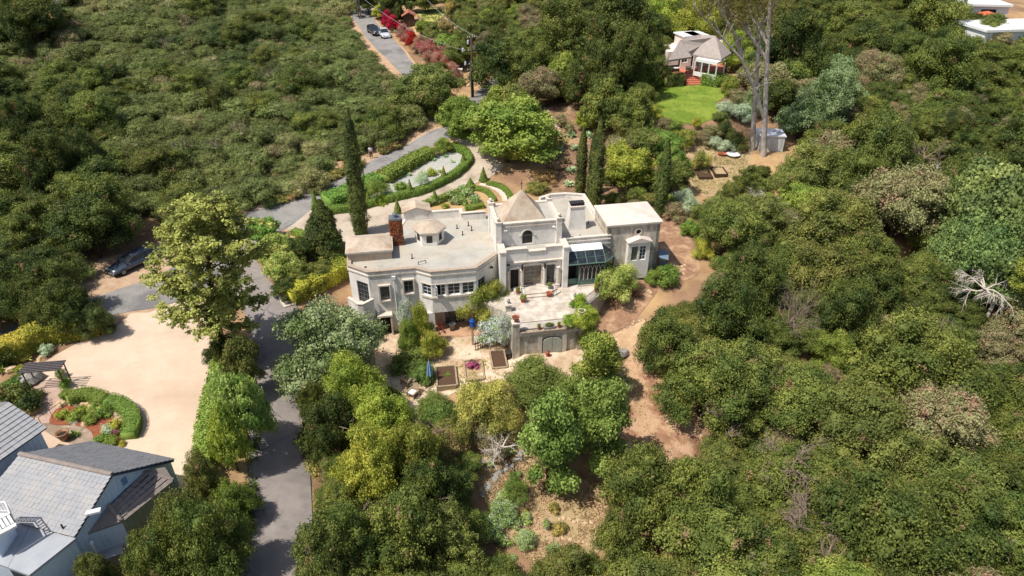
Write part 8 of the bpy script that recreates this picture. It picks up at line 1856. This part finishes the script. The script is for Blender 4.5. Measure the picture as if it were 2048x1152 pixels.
LAB = {
 'below': {}, 'beyond': {},
 'right': {'oak': 'mid green rounded oak in the dense wood right of the pale house', 'oak_dark': 'dark green oak in the dense wood right of the pale house', 'oak_yellow': 'yellowish green oak in the dense wood right of the pale house', 'oak_grey': 'grey-brown half bare oak in the wood right of the pale house', 'bright': 'fresh green tree among the oaks right of the pale house'},
 'middle': {'oak': 'mid green tree in the wooded gardens above the house', 'oak_dark': 'dark green tree in the wooded gardens above the house', 'oak_yellow': 'yellow-green tree in the wooded gardens above the house', 'bright': 'bright green tree in the wooded gardens above the house', 'oak_grey': 'grey-brown tree in the wooded gardens above the house'},
 'left': {'scrub': 'olive green scrub bush on the hillside left of the road', 'scrub_olive': 'pale olive scrub bush on the hillside left of the road', 'scrub_dark': 'dark green scrub bush on the hillside left of the road', 'oak_grey': 'greyish dry bush on the hillside left of the road', 'oak_dark': 'dark oak in the grove at the far left of the hillside', 'oak': 'mid green oak in the grove at the far left of the hillside'},
 'thicket': {'oak': 'mid green small oak in the thickets beside the driveway', 'oak_dark': 'dark small oak in the thickets beside the driveway', 'oak_yellow': 'yellow-green small oak in the thickets beside the driveway', 'lime': 'lime green small tree in the thickets beside the driveway', 'bright': 'bright green bush between court hedge and driveway', 'lightleaf': 'pale leaved bush between court hedge and driveway'},
 'roadside': {'oak_dark': 'dark roadside oak between the lane and the hillside, left'},
 'east': {'greygreen': 'blue-grey tree behind the eucalyptus trunks', 'oak_grey': 'grey-brown tree behind the eucalyptus trunks', 'oak': 'green tree behind the eucalyptus trunks', 'oak_dark': 'dark tree behind the eucalyptus trunks'},
 'garden': {'oak_grey': 'greyish garden shrub between the house and the lawn', 'oak_yellow': 'olive garden shrub between the house and the lawn', 'maple': 'fresh green garden shrub between the house and the lawn', 'oak': 'mid green garden shrub between the house and the lawn', 'silver': 'silvery shrub in the dry garden left of the eucalyptus', 'scrub_olive': 'pale olive shrub in the dry garden left of the eucalyptus', 'oak_dark': 'dark shrub in the dry garden left of the eucalyptus'},
}
GRP = {'right': 'oaks in the wood right of the house', 'middle': 'trees in the gardens above the house', 'left': 'scrub bushes on the left hillside', 'thicket': 'small trees in the driveway thickets', 'roadside': 'roadside oaks', 'east': 'trees behind the eucalyptus', 'garden': 'garden shrubs above the house'}
proto_col = bpy.data.collections.new('foliage_kinds')
def stuff_mass(name, items, label=None):
    """far plants past the first three hundred: one object that repeats the same plant meshes"""
    if not items: return
    keys = sorted({(k, m) for (_, _, _, _, _, k, m, _, _) in items}); combos = []
    col = bpy.data.collections.new(name + '_kinds')
    order = []
    for (k, m) in keys:
        for vi, pr in enumerate(PROTO[k][:3]):
            o = bpy.data.objects.new('kind_%03d' % len(order), pr[0]); o.material_slots[0].link = 'OBJECT'; o.material_slots[0].material = LM[m]
            col.objects.link(o); order.append((k, m, vi, pr))
    me = bpy.data.meshes.new(name); me.vertices.add(len(items))
    co = np.array([(x, y, z-.05) for (x, y, z, r, h, k, m, t_, d) in items], np.float32); me.vertices.foreach_set('co', co.ravel())
    sc = np.zeros((len(items), 3), np.float32); ix = np.zeros(len(items), np.int32); rt = np.zeros((len(items), 3), np.float32)
    for i, (x, y, z, r, h, k, m, t_, d) in enumerate(items):
        c = [j for j, q in enumerate(order) if q[0] == k and q[1] == m]; j = rnd.choice(c); pr = order[j][3]
        sc[i] = (r/pr[2], r/pr[2], h/pr[3]); ix[i] = j; rt[i] = (0, 0, rnd.uniform(0, 6.28))
    a = me.attributes.new('sc', 'FLOAT_VECTOR', 'POINT'); a.data.foreach_set('vector', sc.ravel())
    a = me.attributes.new('rt', 'FLOAT_VECTOR', 'POINT'); a.data.foreach_set('vector', rt.ravel())
    a = me.attributes.new('ix', 'INT', 'POINT'); a.data.foreach_set('value', ix)
    me.update()
    o = mesh_obj(name, me); o['kind'] = 'stuff'
    ng = bpy.data.node_groups.new(name, 'GeometryNodeTree')
    ng.interface.new_socket('Geometry', in_out='INPUT', socket_type='NodeSocketGeometry'); ng.interface.new_socket('Geometry', in_out='OUTPUT', socket_type='NodeSocketGeometry')
    N = ng.nodes; L = ng.links; gi = N.new('NodeGroupInput'); go = N.new('NodeGroupOutput')
    iop = N.new('GeometryNodeInstanceOnPoints'); ci = N.new('GeometryNodeCollectionInfo'); ci.inputs['Collection'].default_value = col
    ci.inputs['Separate Children'].default_value = True; ci.inputs['Reset Children'].default_value = True
    def na(nm, ty): n = N.new('GeometryNodeInputNamedAttribute'); n.data_type = ty; n.inputs['Name'].default_value = nm; return n.outputs['Attribute']
    L.new(gi.outputs[0], iop.inputs['Points']); L.new(ci.outputs[0], iop.inputs['Instance']); iop.inputs['Pick Instance'].default_value = True
    L.new(na('ix', 'INT'), iop.inputs['Instance Index']); L.new(na('sc', 'FLOAT_VECTOR'), iop.inputs['Scale']); L.new(na('rt', 'FLOAT_VECTOR'), iop.inputs['Rotation'])
    L.new(iop.outputs[0], go.inputs[0]); md = o.modifiers.new('plants', 'NODES'); md.node_group = ng
    return o
def place_words(tg, u, v):
    if tg == 'right':
        if v > 1000: return 'along the bottom edge right of the clearing' if u < 1600 else 'in the bottom right corner of the wood'
        if v > 760: return 'beside the bare brown slope' if u < 1500 else ('below the brown bare bush in the lower wood' if u < 1780 else 'at the right edge of the lower wood')
        if v > 560: return 'bordering the earth path right of the terrace' if u < 1470 else ('round the tall bare twiggy tree' if u < 1760 else 'round the fallen white crown at right')
        if v > 330: return 'uphill of the right wing and its path' if u < 1560 else ('between the white shed and the forked dead tree' if u < 1800 else 'beside the bleached forked dead tree')
        if u < 1760: return 'right of the tops of the eucalyptus' if v < 120 else 'right of the white shed'
        if v < 110: return 'at the foot of the white houses' if u > 1900 else 'left of the white houses'
        if v < 210: return 'a short way below the white houses' if u > 1900 else 'downhill and left of the white houses'
        return 'above the big leafy tree at the right edge' if u > 1900 else 'above the forked dead tree'
    if tg == 'middle':
        if u < 900: return 'near the far lane and wooden shed'
        if u < 1010: return 'just right of the utility pole'
        if u < 1180: return 'above the upper garden terrace' if v > 90 else 'behind the orchard with the green bin'
        if u < 1330: return 'left of the lawn' if v > 110 else 'left of the far house roof'
        return 'behind the far house and eucalyptus'
    if tg == 'left':
        if v > 430: return 'behind the parked estate car'
        if v > 290: return 'low on the slope beside the road' if u > 420 else 'low on the slope above the sycamore'
        if v > 150: return 'halfway up the slope near the road bend' if u > 520 else 'halfway up the middle of the slope' if u > 240 else 'at the left edge halfway up the slope'
        return 'high on the slope beside the far lane' if u > 420 else 'high on the slope at the upper left'
    return ''
BASE = {'right': 'in the wood', 'middle': 'in the wooded gardens', 'left': 'on the scrub hillside'}
def wood_label(tg, m, u, v, r, h):
    s = LAB[tg][m]; pw = place_words(tg, u, v)
    if not pw: return s
    head = s.split(' in the ')[0].split(' on the ')[0].split(' among the ')[0]
    size = 'small ' if r < 1.7 else ('large ' if r > 3.3 else '')
    return (size + head + ' ' + pw)
bytag = {}
for w in WOODS: bytag.setdefault(w[7], []).append(w)
for tg, items in bytag.items():
    items.sort(key=lambda w: w[8]/w[3])
    lim = {'left': 280, 'right': 290, 'middle': 290}.get(tg, 400)
    near = [w for w in items if -60 < project(w[0], w[1], w[2]+w[4]*.6)[0] < 2108 and -30 < project(w[0], w[1], w[2]+w[4]*.6)[1] < 1190]
    off = [w for w in items if w not in near]
    near, far = near[:lim], near[lim:]
    if tg in ('below', 'beyond'): near, far = [], near + far
    for (x, y, z, r, h, k, m, t_, d) in near:
        isb = h < 2.2 or tg in ('garden',) or k == 'scrub'
        uu_, vv_ = project(x, y, z + h*.6)
        put(k, x, y, r, h, wood_label(tg, m, uu_, vv_, r, h), 'bush' if isb else 'tree', m, group=GRP[tg] + (' of one colour: ' + m.replace('_', ' ') if False else ''), name={'left': 'scrub_bush', 'right': 'oak_tree', 'middle': 'woodland_tree', 'thicket': 'small_oak', 'garden': 'garden_bush', 'east': 'broad_tree', 'roadside': 'roadside_oak'}[tg], z=z, single=isb, occ=False)
    stuff_mass({'left': 'hillside_scrub', 'right': 'far_woodland', 'middle': 'garden_woodland'}.get(tg, tg + '_undergrowth'), far + off)
print('WOODS', {k: len(v) for k, v in bytag.items()})

# ---------------------------------------------------------------- ground cover
def scatter_mass(name, poly, n, size, h, m, avoid=(), tall=.5, px=True, blades=5):
    w = [P(u, v) for u, v in poly] if px else poly
    x0, x1 = min(p[0] for p in w), max(p[0] for p in w); y0, y1 = min(p[1] for p in w), max(p[1] for p in w); cx, cy = (x0+x1)/2, (y0+y1)/2; cz = T(cx, cy)
    Cs, Ns = [], []; k = 0; g = 0
    while k < n and g < n*6:
        g += 1; x, y = rnd.uniform(x0, x1), rnd.uniform(y0, y1)
        if not in_poly(x, y, w): continue
        if nz(x, y, .9) + rnd.uniform(-.8, .8) < 0: continue
        z = T(x, y)
        for b in range(blades): Cs.append((x + rnd.gauss(0, size*1.2) - cx, y + rnd.gauss(0, size*1.2) - cy, z + rnd.uniform(.02, h) - cz)); Ns.append((rnd.gauss(0, .6), rnd.gauss(0, .6), .8))
        k += 1
    if not Cs: return
    o = mesh_obj(name, leaf_mesh(name, leaf_cards(np.array(Cs), np.array(Ns), size, .5, .7)), LM[m], None, (cx, cy, cz)); o['kind'] = 'stuff'
scatter_mass('dry_grass', [(955,890),(1020,845),(1090,890),(1220,980),(1225,1080),(1150,1150),(1060,1120),(960,1000)], 3000, .08, .14, 'straw')
scatter_mass('dry_grass', [(1380,300),(1440,285),(1500,300),(1490,345),(1440,385),(1400,390),(1370,340)], 1500, .09, .14, 'straw')
scatter_mass('weeds', [(860,725),(1000,715),(1020,760),(900,790),(790,800),(770,760)], 500, .07, .16, 'feather')
scatter_mass('weeds', [(880,670),(950,670),(1000,700),(900,720),(790,690)], 160, .05, .10, 'bright')
scatter_mass('leaf_litter', [(1215,700),(1262,690),(1300,780),(1365,840),(1390,910),(1330,960),(1240,950),(1200,800)], 1800, .07, .04, 'orange', blades=3)
scatter_mass('leaf_litter', [(1185,590),(1345,530),(1310,590),(1220,665)], 700, .05, .03, 'orange', blades=3)
scatter_mass('dry_grass', [(1085,210),(1140,200),(1200,240),(1230,330),(1240,400),(1110,390)], 1300, .08, .12, 'straw')
scatter_mass('verge_grass', [(905,235),(780,290),(640,345),(520,392),(400,440),(330,478),(340,486),(420,455),(520,405),(640,362),(780,303),(905,245)], 1500, .10, .16, 'straw')
scatter_mass('verge_grass', [(500,900),(520,860),(512,1000),(505,1150),(480,1150),(490,1000)], 500, .10, .2, 'oak')
scatter_mass('verge_grass', [(600,820),(620,880),(640,960),(650,1100),(625,1150),(628,1000),(600,900)], 700, .10, .16, 'feather')
scatter_mass('low_growth', [(850,15),(1060,0),(1090,60),(1000,100),(880,110),(840,60)], 2500, .14, .35, 'oak_yellow')

scatter_mass('lawn_blades', [(1303,182),(1330,166),(1362,164),(1420,168),(1447,180),(1450,196),(1432,208),(1442,222),(1422,243),(1380,251),(1330,243),(1297,216)], 3500, .07, .06, 'hedge_green', blades=3)
scatter_mass('fallen_leaves', [(498,700),(512,700),(520,900),(515,1150),(500,1150),(500,900)], 700, .045, .02, 'orange', blades=3)
scatter_mass('fallen_leaves', [(592,800),(612,860),(640,1000),(640,1150),(615,1150),(618,1000)], 600, .045, .02, 'orange', blades=3)
scatter_mass('fallen_leaves', [(420,720),(440,700),(395,900),(385,900)], 300, .04, .02, 'orange', blades=2)
scatter_mass('weeds', [(1306,180),(1330,164),(1300,216),(1330,248),(1325,254),(1290,216)], 260, .10, .3, 'oak')
